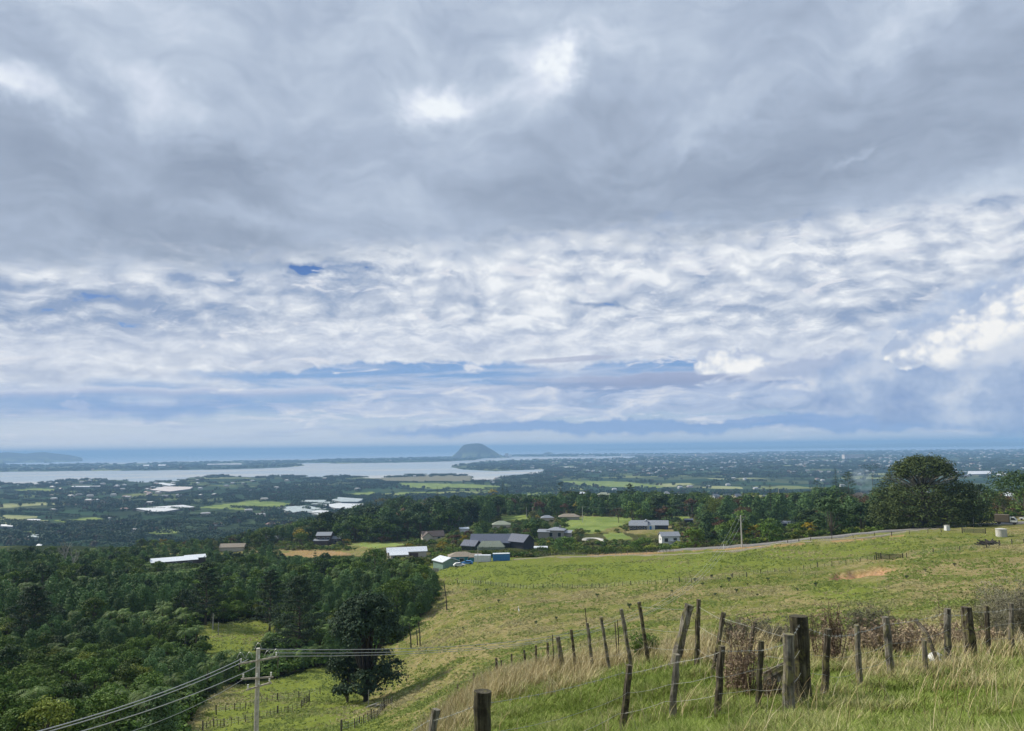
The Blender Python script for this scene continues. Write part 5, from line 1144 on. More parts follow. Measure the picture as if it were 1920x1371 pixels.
def section(mw, mr, mwin, L_, D, hw, rh, kind='gable', cx=0, cy=0, rz=0, z0=0, nwin=0, ov=.45, gablewin=False):
    """one block of a house: walls in mw, roof slabs in mr, window boxes in mwin; x runs along the ridge"""
    c, s_ = math.cos(rz), math.sin(rz); T = lambda P: [(cx+x*c-y*s_, cy+x*s_+y*c, z0+z) for x, y, z in P]
    l, d = L_/2, D/2
    V = [(-l, -d, -1.5), (l, -d, -1.5), (l, d, -1.5), (-l, d, -1.5), (-l, -d, hw), (l, -d, hw), (l, d, hw), (-l, d, hw)]; Fs = [(0, 1, 5, 4), (1, 2, 6, 5), (2, 3, 7, 6), (3, 0, 4, 7)]
    if kind == 'gable': V += [(-l, 0, hw+rh), (l, 0, hw+rh)]; Fs += [(4, 8, 7), (5, 6, 9)]
    mw.add(T(V), Fs)
    e = ov; t = .18; sl = rh/d
    if kind == 'gable':
        for sg in (-1, 1):
            P = [(-l-e, sg*(d+e), hw-sl*e+.03), (l+e, sg*(d+e), hw-sl*e+.03), (l+e, 0, hw+rh+.03), (-l-e, 0, hw+rh+.03)]; Q = [(x, y, z+t) for x, y, z in P]
            f = [(0, 1, 2, 3), (7, 6, 5, 4), (0, 4, 5, 1), (1, 5, 6, 2), (2, 6, 7, 3), (3, 7, 4, 0)]
            mr.add(T(P+Q), f if sg < 0 else [tuple(reversed(q)) for q in f])
    elif kind == 'hip':
        k = min(l*.9, d); P = [(-l-e, -d-e, hw), (l+e, -d-e, hw), (l+e, d+e, hw), (-l-e, d+e, hw), (-l+k, 0, hw+rh), (l-k, 0, hw+rh)]
        mr.add(T(P), [(0, 1, 5, 4), (2, 3, 4, 5), (1, 2, 5), (3, 0, 4), (0, 3, 2, 1)])
    elif kind == 'mono':
        P = [(-l-e, -d-e, hw), (l+e, -d-e, hw), (l+e, d+e, hw+rh), (-l-e, d+e, hw+rh)]; Q = [(x, y, z+t) for x, y, z in P]
        mr.add(T(P+Q), [(0, 3, 2, 1), (4, 5, 6, 7), (0, 1, 5, 4), (1, 2, 6, 5), (2, 3, 7, 6), (3, 0, 4, 7)])
        mw.add(T([(-l, -d, hw), (-l, d, hw), (-l, d, hw+rh)]), [(0, 1, 2)]); mw.add(T([(l, -d, hw), (l, d, hw), (l, d, hw+rh)]), [(0, 2, 1)]); mw.add(T([(-l, d, hw), (l, d, hw), (l, d, hw+rh), (-l, d, hw+rh)]), [(0, 1, 2, 3)])
    else:
        P = [(-l-e, -d-e, hw), (l+e, -d-e, hw), (l+e, d+e, hw), (-l-e, d+e, hw)]; Q = [(x, y, z+.35) for x, y, z in P]
        mr.add(T(P+Q), [(0, 3, 2, 1), (4, 5, 6, 7), (0, 1, 5, 4), (1, 2, 6, 5), (2, 3, 7, 6), (3, 0, 4, 7)])
    for i in range(nwin):
        x = -l+L_*(i+.5)/nwin; w = min(1.8, L_/nwin*.5); mwin.append((T([(x, -d-.02, hw*.56)])[0], w, hw*.42, rz))
    if gablewin: mwin.append((T([(-l-.02, 0, hw*.6)])[0], .9, 1.0, rz-math.pi/2))
def house(u, vb, r, yaw, secs, mw, mr, label, cat='house', name='house', door=None, chimney=None, extra=None):
    p = hit(u, vb, r*.85, r*1.18) if r else hit(u, vb, 200, 1500)
    if r and r < 300: p = at_r(u, vb, r)
    sc_ = min(1.25, max(.85, math.hypot(p.x, p.y)/r)) if r else 1.0
    a = math.atan2(p.x, p.y); rz = -a+math.radians(yaw)      # local -y looks back at the viewer when yaw = 0
    root = empty(name, p, rz); root.scale = (sc_,)*3; tag(root, label, cat)
    W = MB(); R_ = MB(); wins = []
    for sec in secs: section(W, R_, wins, **sec)
    W.build('wall', mw, root); rf = R_.build('roof', mr, root)
    for (c, w, h, rr) in wins:
        mb = MB(); mb.box((0, 0, 0), (w+.2, .10, h+.2)); o = mb.build('window', M_white, root, c, rr); mb = MB(); mb.box((0, -.04, 0), (w, .10, h)); mb.build('pane', M_glass, o)
    if door: x, y, w, h, m = door; mb = MB(); mb.box((x, y-.03, h/2), (w, .12, h)); mb.build('door', m, root)
    if chimney: x, y, z, h = chimney; mb = MB(); mb.box((x, y, z+h/2), (.7, .7, h)); mb.build('chimney', M_stone, rf)
    if extra: extra(root)
    return root
S1 = lambda *a, **k: dict(zip(('L_', 'D', 'hw', 'rh'), a), **k)
# by the pasture: shed, cottage, containers, car
house(842, 1048, 288, 30, [S1(7.5, 6.5, 2.9, 1.2, cx=-1.5, rz=math.radians(90))], M_grnw, M_rwhite, 'pale green steel shed with a white roof at the left end of the yard', 'shed', 'shed', chimney=None)
house(868, 1046, 292, 4, [S1(9.5, 6, 2.7, 1.5, kind='hip', cx=-.5, cy=2, nwin=3), S1(4.2, 4, 2.6, .9, kind='gable', cx=4.6, cy=0)], M_teal, M_rtan, 'small teal cottage with a tan roof between the green shed and the containers', 'cottage', 'cottage', door=(4.6, -2.05, 1.0, 2.0, M_blue))
def container(u, vb, w, h, d, mat, roofm, label, yaw=0, r=286):
    p = at_r(u, vb, r); a = math.atan2(p.x, p.y); mb = MB(); root = empty('container', p, -a+math.radians(yaw)); tag(root, label, 'container')
    mb.box((0, 0, h/2+.15), (w, d, h-.1))
    for k in range(int(w/.45)): mb.box((-w/2+.3+k*.45, -d/2-.03, h/2+.15), (.18, .08, h-.4))
    for sx in (-1, 1):
        for sy in (-1, 1): mb.box((sx*(w/2-.06), sy*(d/2-.06), h/2+.12), (.2, .2, h+.06))
    mb.build('body', mat, root); t = MB(); t.box((0, 0, h+.22), (w+.1, d+.1, .12)); t.build('roof', roofm, root)
    dm = MB(); dm.box((w/2+.04, -d/4, h/2+.15), (.08, d/2-.1, h-.3)); dm.box((w/2+.04, d/4, h/2+.15), (.08, d/2-.1, h-.3)); dm.build('door', mat, root)
    for k in (-1, 1): q = MB(); q.tube([(w/2+.12, k*.25, .3), (w/2+.12, k*.25, h)], .03, 6); q.build('lock_bar', M_steelg, root)
container(905, 1048, 6.0, 2.3, 2.4, M_white, M_rwhite, 'weathered white cabin container beside the blue container', -8)
container(940, 1047.5, 6.2, 2.5, 2.4, M_blue, M_rwhite, 'bright blue steel container at the right end of the yard', 3)
def car(u, vb, yaw, mat, label, r, scale=1.0, cat='car', name='car'):
    p = at_r(u, vb, r); a = math.atan2(p.x, p.y); root = empty(name, p, -a+math.radians(yaw)); root.scale = (scale,)*3; tag(root, label, cat)
    prof = [(-2.1, .35), (-2.15, .75), (-1.9, 1.0), (-1.3, 1.42), (.35, 1.45), (1.0, .98), (1.95, .82), (2.15, .6), (2.12, .35)]
    mb = MB(); n = len(prof); V = []
    for y, k in ((-.85, 1), (.85, 1)):
        for (x, z) in prof: V.append((x, y*(.86 if z > 1.1 else 1), z))
    mb.add(V, [tuple(range(n)), tuple(range(2*n-1, n-1, -1))]+[(i, n+i, n+(i+1) % n, (i+1) % n) for i in range(n)]); mb.build('body', mat, root)
    g = MB(); g.add([(-1.62, -.87, 1.0), (-1.2, -.77, 1.36), (.3, -.77, 1.38), (.8, -.87, 1.0)], [(0, 3, 2, 1)]); g.add([(-1.62, .87, 1.0), (-1.2, .77, 1.36), (.3, .77, 1.38), (.8, .87, 1.0)], [(0, 1, 2, 3)]); g.add([(.42, -.68, 1.41), (.42, .68, 1.41), (.98, .76, 1.02), (.98, -.76, 1.02)], [(0, 3, 2, 1)]); g.build('window', M_glass, root)
    for sx in (-1.35, 1.35):
        for sy in (-.82, .82): w = MB(); w.tube([(0, -.11, 0), (0, .11, 0)], .33, 14); w.build('wheel', M_rubber, root, (sx, sy, .33))
    for sy in (-.6, .6): w = MB(); w.box((2.14, sy, .66), (.06, .3, .14)); w.build('headlight', M_white, root)
car(861, 1050.5, 8, M_white, 'white car parked in front of the teal cottage', 280)
car(876, 1050, 170, M_blue, 'bright blue car half hidden behind the white one by the cottage', 282)
mb = MB(); p = at_r(813, 1052, 280)
for k in range(5): mb.box((k*.8-1.6, 0, .75), (.7, .08, 1.5)); mb.box((k*.8-1.6, .9, .3), (.7, 1.6, .12))
tag(mb.build('timber_deck', M_stone, None, p, -.2), 'low weathered timber deck at the left corner of the green shed', 'deck')
# dark barns
def pale_canopy(root):
    mb = MB(); mb.add([(-6.5, -9.5, 1.8), (6.0, -9.5, 1.8), (4.0, -6.6, 4.2), (-4.2, -6.6, 4.2)], [(0, 1, 2, 3)]); mb.add([(6.0, -9.5, 1.8), (6.5, -6, 1.6), (4.0, -6.6, 4.2)], [(0, 1, 2)]); mb.add([(-6.5, -9.5, -1), (6, -9.5, -1), (6, -9.5, 1.8), (-6.5, -9.5, 1.8)], [(0, 1, 2, 3)]); mb.build('lean_to', M_rgreen, root)
house(921, 1021, 352, 0, [S1(18, 9.5, 3.2, 3.2, cx=0, cy=0, rz=math.radians(-7)), S1(7.2, 6, 2.3, 2.0, cx=-9.0, cy=-4.5, rz=math.radians(-32))], M_charw, M_rsteel, 'big dark barn-style house with a pale lean-to beside the hedge', 'barn house', 'barn_house', extra=pale_canopy)
house(976, 1024, 348, -38, [S1(9.5, 8.2, 3.0, 2.7)], M_charw, M_rsteel, 'separate black gabled barn right of the big dark barn-style house', 'barn', 'barn')
house(1014, 1036, 322, 0, [S1(5, 4, 2.0, .3, kind='flat')], M_stone, M_rwhite, 'low pale roof behind the hedge right of the black barn', 'shed', 'shed')
house(811, 1012, 470, 10, [S1(13, 8, 2.6, 2.6, nwin=2), S1(6, 6, 2.6, 2.4, cx=-4, cy=-4, rz=math.radians(90))], M_cream, M_rbrown, 'brown-roofed house with a cream gable above the green shed', chimney=(-6, 0, 3.5, 1.6))
house(940, 989, 560, 0, [S1(13, 9, 2.4, 2.4, kind='hip')], M_cream, M_rgreen, 'greenish hip-roofed house among trees above the dark barns')
house(870, 998, 520, 12, [S1(6, 4, 2.4, .8)], M_white, M_rwhite, 'small white-roofed garage at the top of the drive', 'garage', 'garage')
house(763, 1046, 350, 4, [S1(17.5, 7, 2.9, 1.5, cy=2), S1(7.5, 6, 2.4, .9, cx=-4, cy=-4.5, nwin=2)], M_cream, M_rwhite, 'long house with a bright white roof in the gully trees', door=(3, -1.55, 4.0, 2.2, M_brownw))
house(612, 1021, 500, -14, [S1(9, 8, 6.0, 1.7, cx=-1, nwin=3), S1(8, 6, 3.6, 1.2, cx=6, cy=2, nwin=1), S1(9, 3, 3.0, .8, kind='mono', cx=-2, cy=-5)], M_brownw, M_rgrey, 'two-storey brown house with a grey roof on the gully rim')
house(516, 1012, 540, 6, [S1(15, 9, 2.5, 2.2, kind='hip', nwin=2), S1(8, 6, 2.4, 1.8, kind='hip', cx=-8, cy=-2)], M_stone, M_rgrey, 'low grey hip-roofed house left of the two-storey one')
house(330, 1062, 400, 6, [S1(20, 8, 2.9, .9, cx=-1, kind='mono', nwin=3), S1(9, 6, 3.2, .7, kind='mono', cx=9, cy=3)], M_brownw, M_rwhite, 'long white flat-roofed house alone in the left bush')
house(437, 1032, 520, -16, [S1(15, 7, 2.4, 1.8)], M_cream, M_rtan, 'pale tan-roofed bungalow left of the brown yard')
house(1040, 1011, 405, -10, [S1(9, 8, 5.0, 1.4, kind='hip', cx=1, nwin=2), S1(6, 6, 4.2, 1.0, cx=-5, cy=-2), S1(4, 5, 3.5, .8, kind='mono', cx=7)], M_stone, M_rgrey, 'grey two-storey house with pale fascias left of the green paddock', chimney=(3, 0, 6.0, 1.3))
house(1067, 974, 560, 0, [S1(15, 8, 2.2, 2.0, kind='hip')], M_stone, M_rtan, 'brown-grey hip roof at the top left of the green paddock')
house(1026, 976, 560, 10, [S1(9, 6, 2.2, 1.6, kind='hip')], M_cream, M_rgrey, 'small pale roof left of the brown-grey hip roof')
def navy_extra(root):
    mb = MB(); mb.box((-1.2, -5.0, 1.55), (2.6, 1.0, 3.1)); mb.build('entry', M_white, root)
    mb = MB(); mb.box((2.3, -4.75, 1.5), (4.0, .5, 2.9)); mb.build('side_wall', M_white, root)
    mb = MB(); mb.box((1.6, -5.05, 1.2), (1.4, .12, 2.3)); mb.build('door', M_blue, root)
    mb = MB(); mb.box((8.4, -4.6, 1.25), (4.2, .2, 2.4)); mb.build('garage_opening', M_blk, root)
house(1215, 992, 490, 0, [S1(23, 8.5, 2.9, 2.4, cx=1, nwin=0), S1(11, 7, 2.8, 2.0, cx=-6, cy=-3.0, nwin=5), S1(6, 8, 3.0, 2.6, cx=-1, cy=1, rz=math.radians(90))], M_navy, M_rgrey, 'long navy house with a white entry and blue door on the green slope', extra=navy_extra)
def cottage_extra(root):
    mb = MB(); mb.box((2.0, -3.9, 1.9), (5.5, 1.2, .2)); mb.build('balcony', M_white, root)
    mb = MB(); mb.box((3.4, -3.25, .9), (2.6, .2, 1.7)); mb.build('garage_opening', M_blk, root)
house(1255, 1020, 400, 14, [S1(9.2, 6.5, 4.3, 1.7, nwin=2, gablewin=True)], M_white, M_rgrey, 'small white cottage with a grey gable roof above the road', 'cottage', 'cottage', extra=cottage_extra)
house(1291, 981, 560, 10, [S1(5.5, 4, 2.4, .7)], M_charw, M_rsteel, 'little black shed right of the long navy house', 'shed', 'shed')
house(1478, 984, 420, -3, [S1(8, 6, 2.6, .7, kind='mono'), S1(5, 5, 2.0, .5, kind='mono', cx=-6.5, cy=-2)], M_charw, M_rgrey, 'dark low house with a flat grey roof in the right-hand trees')
for (u, vb, w_, yaw, k, mw, mr, lb) in [(1278, 933, 27, 0, 'flat', M_white, M_rwhite, 'white flat-roofed house on the crest left of the gabled houses'), (1341, 936, 14, 55, 'gable', M_white, M_rgrey, 'steep grey gable with white trim on the crest, leftmost of the gabled houses'),
        (1362, 936, 12, 40, 'gable', M_cream, M_rgrey, 'second gabled crest house from the left, cream walls'), (1382, 936, 13, 50, 'gable', M_cream, M_rgrey, 'third gabled crest house from the left, cream walls'), (1432, 938, 13, 80, 'gable', M_white, M_rgrey, 'rightmost white gable on the crest behind the tiered pine'),
        (1090, 925, 23, 0, 'hip', M_white, M_rwhite, 'white house on the crest right of the ball-shaped tree'), (1132, 932, 28, 0, 'hip', M_stone, M_rgreen, 'long pale grey-green roof on the crest centre'), (892, 935, 13, 0, 'hip', M_cream, M_rtan, 'small tan house on the ridge left of the pointed conifers'),
        (1250, 930, 11, 0, 'hip', M_white, M_rgrey, 'small white house left of the flat-roofed crest house'), (1612, 934, 24, 0, 'hip', M_cream, M_rtan, 'tan-roofed house in the garden by the smoke'), (1545, 920, 20, 0, 'hip', M_stone, M_rgrey, 'grey roof peeping over the right-hand crest'),
        (1890, 938, 26, 0, 'hip', M_white, M_rwhite, 'white roof behind trees at the right edge'), (1828, 930, 20, 0, 'hip', M_white, M_rgreen, 'pale roof just right of the giant evergreen'), (968, 920, 13, 0, 'hip', M_white, M_rwhite, 'white house on the ridge left of the tan paddock')]:
    p_ = hit(u, vb, 420, 1400); rr = math.hypot(p_.x, p_.y); wm = w_/F*rr
    house(u, vb, rr, yaw, [S1(wm*.8 if k != 'gable' else wm*.9, wm*.5, 2.8, 2.4 if k != 'flat' else 0, kind=k, nwin=2), S1(wm*.45, wm*.4, 2.6, 1.8 if k != 'flat' else 2.2, kind=k if k != 'flat' else 'flat', cx=wm*.3, cy=-wm*.18)], mw, mr, lb)
# ------------------------------------------------------------------ hedge, road, track
hp = [at_r(u, 1035, r) for u, r in ((868, 304), (905, 302), (950, 299), (1000, 294), (1080, 291), (1150, 288), (1210, 282), (1262, 274))]
p = Plant(300); cx = sum((Vector(q) for q in hp), Vector())/len(hp)
for a, b in zip(hp[:-1], hp[1:]):
    n = int((b-a).length/1.1)
    for k in range(n):
        q = a.lerp(b, (k+.5)/n)-cx; uq = proj_np(np.array([[q.x+cx.x, q.y+cx.y, q.z+cx.z]]))[0][0]; hz = np.interp(uq, [870, 930, 1000, 1100, 1262], [5.6, 4.4, 2.9, 2.3, 1.9])*random.uniform(.93, 1.06); p.clump((q.x, q.y, q.z+hz*.5), (.8, .8, hz*.5), 110, .24, shell=.9, up=.1)
o = obj_me('hedge', mesh_np('hedge', np.vstack(p.V), np.vstack(p.F), [M_dark], False, attrs={'lv': np.concatenate(p.lv)}), None, cx); tag(o, 'long dark clipped hedge between the pasture track and the houses', 'hedge')
def ribbon(name, pts, width, mat, lift=.12, label=None, step=3.0, crown=.0):
    P = [Vector(q) for q in pts]; C_ = []
    for a, b in zip(P[:-1], P[1:]):
        n = max(1, int((b-a).length/step)); C_ += [a.lerp(b, k/n) for k in range(n)]
    C_.append(P[-1]); V = []
    xs = np.array([c.x for c in C_]); ys = np.array([c.y for c in C_])
    kk = 3; xs = np.convolve(np.pad(xs, kk, 'edge'), np.ones(2*kk+1)/(2*kk+1), 'valid'); ys = np.convolve(np.pad(ys, kk, 'edge'), np.ones(2*kk+1)/(2*kk+1), 'valid')
    zs = zat(xs, ys); zs = np.maximum(zs, np.convolve(np.pad(zs, kk, 'edge'), np.ones(2*kk+1)/(2*kk+1), 'valid'))
    for i in range(len(xs)):
        j0, j1 = max(0, i-1), min(len(xs)-1, i+1); t = Vector((xs[j1]-xs[j0], ys[j1]-ys[j0], 0)).normalized(); nn = Vector((-t.y, t.x, 0))
        for q, dz in ((-.5-.6/width, -1.0), (-.5, 0), (0, crown), (.5, 0), (.5+.6/width, -1.0)):
            V.append((xs[i]+nn.x*width*q, ys[i]+nn.y*width*q, zs[i]+lift+dz))
    Fs = [[i*5+k, (i+1)*5+k, (i+1)*5+k+1, i*5+k+1] for i in range(len(xs)-1) for k in range(4)]
    o = obj_me(name, mesh_np(name, V, np.array(Fs), [mat], True)); tag(o, label, kind='structure'); return o
ribbon('road', [at_r(1225, 1036, 284), at_r(1300, 1030, 276), at_r(1400, 1025, 271), at_r(1500, 1018, 272), at_r(1600, 1008, 278), at_r(1700, 1001, 286), at_r(1760, 995, 292), at_r(1815, 990, 304), at_r(1860, 986, 316), at_r(1900, 982, 322), at_r(1990, 976, 326)], 3.2, M_asph, .55, 'sealed country road running along the top of the pasture')
ribbon('track', [at_r(950, 1040, 289), at_r(1030, 1040, 284), at_r(1110, 1040, 281), at_r(1190, 1037, 273), at_r(1300, 1032, 259), at_r(1420, 1026, 256), at_r(1560, 1015, 259), at_r(1680, 1007, 268), at_r(1745, 998, 280), at_r(1775, 994, 296)], 1.5, M_('gravel', (0.24, 0.215, 0.15), .95, .2, 2.0, obj=False), .10, 'worn farm track below the road')
ribbon('drive', [at_r(1106, 1014, 455), at_r(1085, 1010, 470), at_r(1120, 1006, 480), at_r(1140, 1014, 450)], 3.0, M_conc, .3, 'pale concrete drive below the green paddock')
# ------------------------------------------------------------------ poles, cables
M_wood = simple('weathered_wood', (0.36, 0.33, 0.28), .9, .3, 5)
def pole(u, vb, vt, r, label, w=.26, arms=(), mat=None, name='utility_pole', lean=0.0):
    a, _ = azel(u, (vb+vt)/2); x, y = r*math.sin(a), r*math.cos(a); z = zf(x, y); top = CAM_H + r*tanel(u, vt)
    root = empty(name, (x, y, z), -a); tag(root, label, 'pole'); h = top-z
    mb = MB(); mb.tube([(0, 0, -1), (0, 0, h)], [w*.62, w*.42], 10); mb.build('shaft', mat or M_conc, root)
    for (dz, ln, yaw, nins) in arms:
        am = MB(); am.box((0, -w*.5, 0), (ln, .07, .08)); ao = am.build('crossarm', M_wood, root, (0, 0, h-dz), yaw)
        for k in range(nins):
            q = MB(); xx = -ln/2+.12+(ln-.24)*k/max(1, nins-1); q.tube([(xx, -w*.5, .05), (xx, -w*.5, .12), (xx, -w*.5, .16), (xx, -w*.5, .26)], [.02, .05, .035, .045], 8); q.build('insulator', M_white, ao)
    return root, Vector((x, y, top)), -a
pr_, T1, yaw1 = pole(480, 1560, 1216, 45, 'concrete utility pole with crossarms standing in the gully at lower left', .27, [(.62, 2.2, math.radians(20), 3), (1.55, 1.7, math.radians(-8), 3), (2.0, 1.6, math.radians(35), 3)])
pb = MB(); pb.tube([(0, -.15, 11.0), (0, -.15, 11.01)], .01, 3)
pr2, T2, yaw2 = pole(1390, 1024, 966, 268, 'utility pole with a crossarm standing beside the road', .45, [(.5, 3.2, 0.2, 3), (1.6, 2.0, .2, 2)])
pole(896, 1056, 1026, 279, 'thin grey pole standing in front of the white cabin container', .22)
pole(1460, 937, 916, 700, 'short pale pole on the crest right of the tiered pine', .5); pole(1844, 946, 930, 420, 'pole among the bushes right of the giant evergreen', .35)
pole(1825, 988, 969, 300, 'slim pale pole at the road junction', .26); pole(1810, 990, 979, 300, 'short white marker pole at the road junction', .55, mat=M_white)
pole(987, 962, 951, 640, 'left of two thin poles in the middle of the tree belt', .3); pole(999, 962, 951, 640, 'right of two thin poles in the middle of the tree belt', .3); Pm = pole(1092, 962, 950, 600, 'thin pole above the green paddock', .35)[1]; Pn = pole(1290, 955, 944, 620, 'thin pole above the little black shed', .35)[1]
pole(1357, 1028, 1021, 268, 'white road marker post left of the utility pole', .3, mat=M_white)
def cable(p0, p1, sag, rad, label, n=40):
    pts = []
    for i in range(n+1):
        t = i/n; q = p0.lerp(p1, t); q = Vector((q.x, q.y, q.z - sag*4*t*(1-t))); pts.append(q)
    c = p0.copy(); mb = MB(); mb.tube([q-c for q in pts], rad, 5, cap=False); o = mb.build('power_cable', M_steelg, None, c); tag(o, label, 'cable')
def off(T, yaw, dx, dz): return T + Vector((math.cos(yaw)*dx, math.sin(yaw)*dx, dz))
def at_px(u, v, r): a, _ = azel(u, v); return Vector((r*math.sin(a), r*math.cos(a), CAM_H + r*tanel(u, v)))
cable(off(T1, yaw1, 0, -.05), off(T2, yaw2, -1.3, -.45), 11.5, .022, 'topmost power cable running from the gully pole across the hillside')
cable(off(T1, yaw1+.35, .95, -.42), off(T2, yaw2, 0, -.45), 11.5, .020, 'middle power cable running from the gully pole across the hillside')
cable(off(T1, yaw1+.35, .5, -.52), off(T2, yaw2, 1.3, -.45), 11.5, .020, 'lowest power cable running from the gully pole across the hillside')
cable(off(T1, yaw1+.35, -.95, -.42), at_px(-120, 1420, 27), .35, .022, 'upper power cable dropping to the lower left corner')
cable(off(T1, yaw1+.35, -.55, -.50), at_px(-110, 1424, 27), .35, .020, 'second power cable close below the upper one at lower left')
cable(off(T1, yaw1, -.1, -1.0), at_px(-80, 1432, 28), .35, .022, 'third power cable dropping towards the lower left corner')
cable(off(T1, yaw1, -.7, -1.55), at_px(30, 1428, 30), .5, .010, 'thin low cable dropping towards the bottom left')
cable(Pm, Pn, 2.5, .05, 'distant cable strung between the two thin poles above the paddock')
for k, (sx, dz) in enumerate(((-.9, -.42), (-.45, -.45), (.5, -.45), (.95, -.42), (0, .0))):     # jumper loops on the pole top
    q = MB(); n = 9; q.tube([(sx+.38*(i/(n-1)-.5), -.15, (T1.z-pr_.location.z)+dz+.32*math.sin(math.pi*i/(n-1))) for i in range(n)], .014, 5); q.build('jumper_wire', M_steelg, pr_)
# dead standing trunks
for (u, vb, vt, r, lean, w_, lb) in [(838, 1144, 1090, 190, -.8, .16, 'thin dead tree-fern trunk alone on the grass at the bush corner'), (771, 1215, 1168, 165, -.5, .16, 'leftmost of three dead trunks beside the lone conifer'), (783, 1210, 1180, 168, -.3, .14, 'middle of three dead trunks beside the lone conifer'),
                              (788, 1211, 1165, 167, -.4, .16, 'rightmost of three dead trunks beside the lone conifer'), (399, 1180, 1150, 200, 0, .2, 'left pale bare trunk at the lower edge of the small clearing'), (409, 1192, 1167, 195, 0, .14, 'right pale bare trunk at the lower edge of the small clearing'), (117, 1385, 1325, 112, 0, .16, 'black bare trunk in the bush at the bottom left'), (691, 1325, 1294, 112, 0, .09, 'white stake at the foot of the lone conifer')]:
    p = hit(u, vb, r*.8, r*1.2); rr = math.hypot(p.x, p.y); top = CAM_H+rr*tanel(u, vt)-p.z; mb = MB(); mb.tube([(0, 0, -.5), (lean*.3, 0, top*.5), (lean, 0, top)], [w_, w_*.8, w_*.6], 6, jit=.15)
    wht = 'white' in lb or 'pale' in lb; tag(mb.build('dead_tree' if 'trunk' in lb else 'stake', M_pale if wht else M_trunk_dark, None, p), lb, 'dead trunk' if 'trunk' in lb else 'stake')
for (u, v, t, lb) in [(122, 1075, 1012, 'tall leafless grey tree above the left bush'), (140, 1085, 1030, 'shorter leafless grey tree right of the tall one above the left bush'), (1255, 890, 878, None), (785, 985, 935, 'pale leafless tree on the wooded ridge')]:
    if not lb: continue
    p = hit(u, v, 150, 900); rr = math.hypot(p.x, p.y); h = CAM_H+rr*tanel(u, t)-p.z; tag(bare(int(u), h, n=8, spread=.45, dens=3).build('bare_tree', M_pale, None, p), lb, 'bare tree')
tag(bare(5, 6.5, n=9, spread=.6).build('bare_tree', M_pale, None, hit(248, 1048, 250, 600)), 'small leafless pinkish tree beyond the left ridge', 'bare tree')
# ------------------------------------------------------------------ fences that cross the far pasture
M_post = simple('old_fence_timber', (0.075, 0.065, 0.05), .95, .45, 7, stain=(0.10, 0.11, 0.045)); M_postg = simple('grey_fence_timber', (0.19, 0.17, 0.145), .95, .4, 9, stain=(0.085, 0.095, 0.04))
M_wire = M_('fence_wire', (0.44, 0.44, 0.40), .5, .1, 30, metal=.4)
def far_fence(path, step, label, h=1.1, bat=0, w=.12, r=None, rmax=420, big=5, mat=None, wires=True):
    P = [hit(u, v, r or 60, rmax) for u, v in path]; root = empty('fence', P[0]); tag(root, label, 'fence'); n_ = 0; posts = []
    for a, b in zip(P[:-1], P[1:]):
        n = max(1, int((b-a).length/step))
        for k in range(n): q = a.lerp(b, k/n); posts.append(Vector((q.x, q.y, zf(q.x, q.y))))
    posts.append(P[-1]); bm_ = MB()
    for i, q in enumerate(posts):
        l = q-P[0]; hh = h*random.uniform(.85, 1.12)*(1.15 if i % big == 0 else 1); ww = w*(1.35 if i % big == 0 else random.uniform(.7, 1))
        if i < 98:
            mb = MB(); mb.box((0, 0, hh/2-.15), (ww, ww, hh+.3), R=Matrix.Rotation(random.uniform(-.08, .08), 3, 'Y')); mb.build('post', mat or M_post, root, l, random.uniform(0, 1))
        if bat and i < len(posts)-1:
            for k in range(1, bat): t = k/bat; d = q.lerp(posts[i+1], t)-P[0]; bm_.box((d.x, d.y, zf(q.x+(posts[i+1].x-q.x)*t, q.y+(posts[i+1].y-q.y)*t)-P[0].z+.5), (.06, .06, 1.0))
    if bm_.n: tag(bm_.build('batten', mat or M_post, root), kind='stuff')
    if wires:
        for hz in (.35, .65, .95): wm = MB(); wm.tube([q-P[0]+Vector((0, 0, hz)) for q in posts], .012, 3, cap=False); wm.build('wire', M_wire, root)
far_fence([(858, 1094), (930, 1099), (1000, 1103), (1110, 1102), (1230, 1097), (1320, 1090), (1400, 1082), (1480, 1072), (1560, 1062), (1640, 1050)], 2.6, 'long old batten fence crossing the middle of the pasture', bat=2)
far_fence([(1652, 1048), (1700, 1045), (1750, 1038), (1800, 1033), (1850, 1027), (1920, 1018), (1990, 1012)], 5.5, 'sparse post fence continuing right of the rail gate', bat=0, w=.18)
far_fence([(1005, 1041), (1100, 1042.5), (1200, 1040), (1262, 1036)], 2.2, 'close batten fence in front of the clipped hedge', bat=2, h=1.2, rmax=330, r=240, mat=M_postg)
far_fence([(1262, 1032), (1400, 1025), (1520, 1015), (1640, 1006), (1740, 1000), (1765, 998)], 5.0, 'thin post fence along the lower side of the road', w=.16, rmax=300, r=200)
far_fence([(405, 1340), (440, 1332), (480, 1322), (520, 1315), (560, 1310), (600, 1302)], 2.2, 'upper of two crooked fences on the gully floor right of the pole', bat=2, r=90, rmax=220)
far_fence([(380, 1371), (420, 1364), (460, 1355), (500, 1345), (540, 1337), (565, 1328), (580, 1316)], 2.2, 'lower of two crooked fences on the gully floor, collapsed at its right end', bat=3, r=80, rmax=200)
far_fence([(640, 1373), (665, 1366), (690, 1356), (712, 1340), (735, 1320)], 1.6, 'batten fence climbing the slope at bottom centre, nearest the gully', bat=2, r=60, rmax=140)
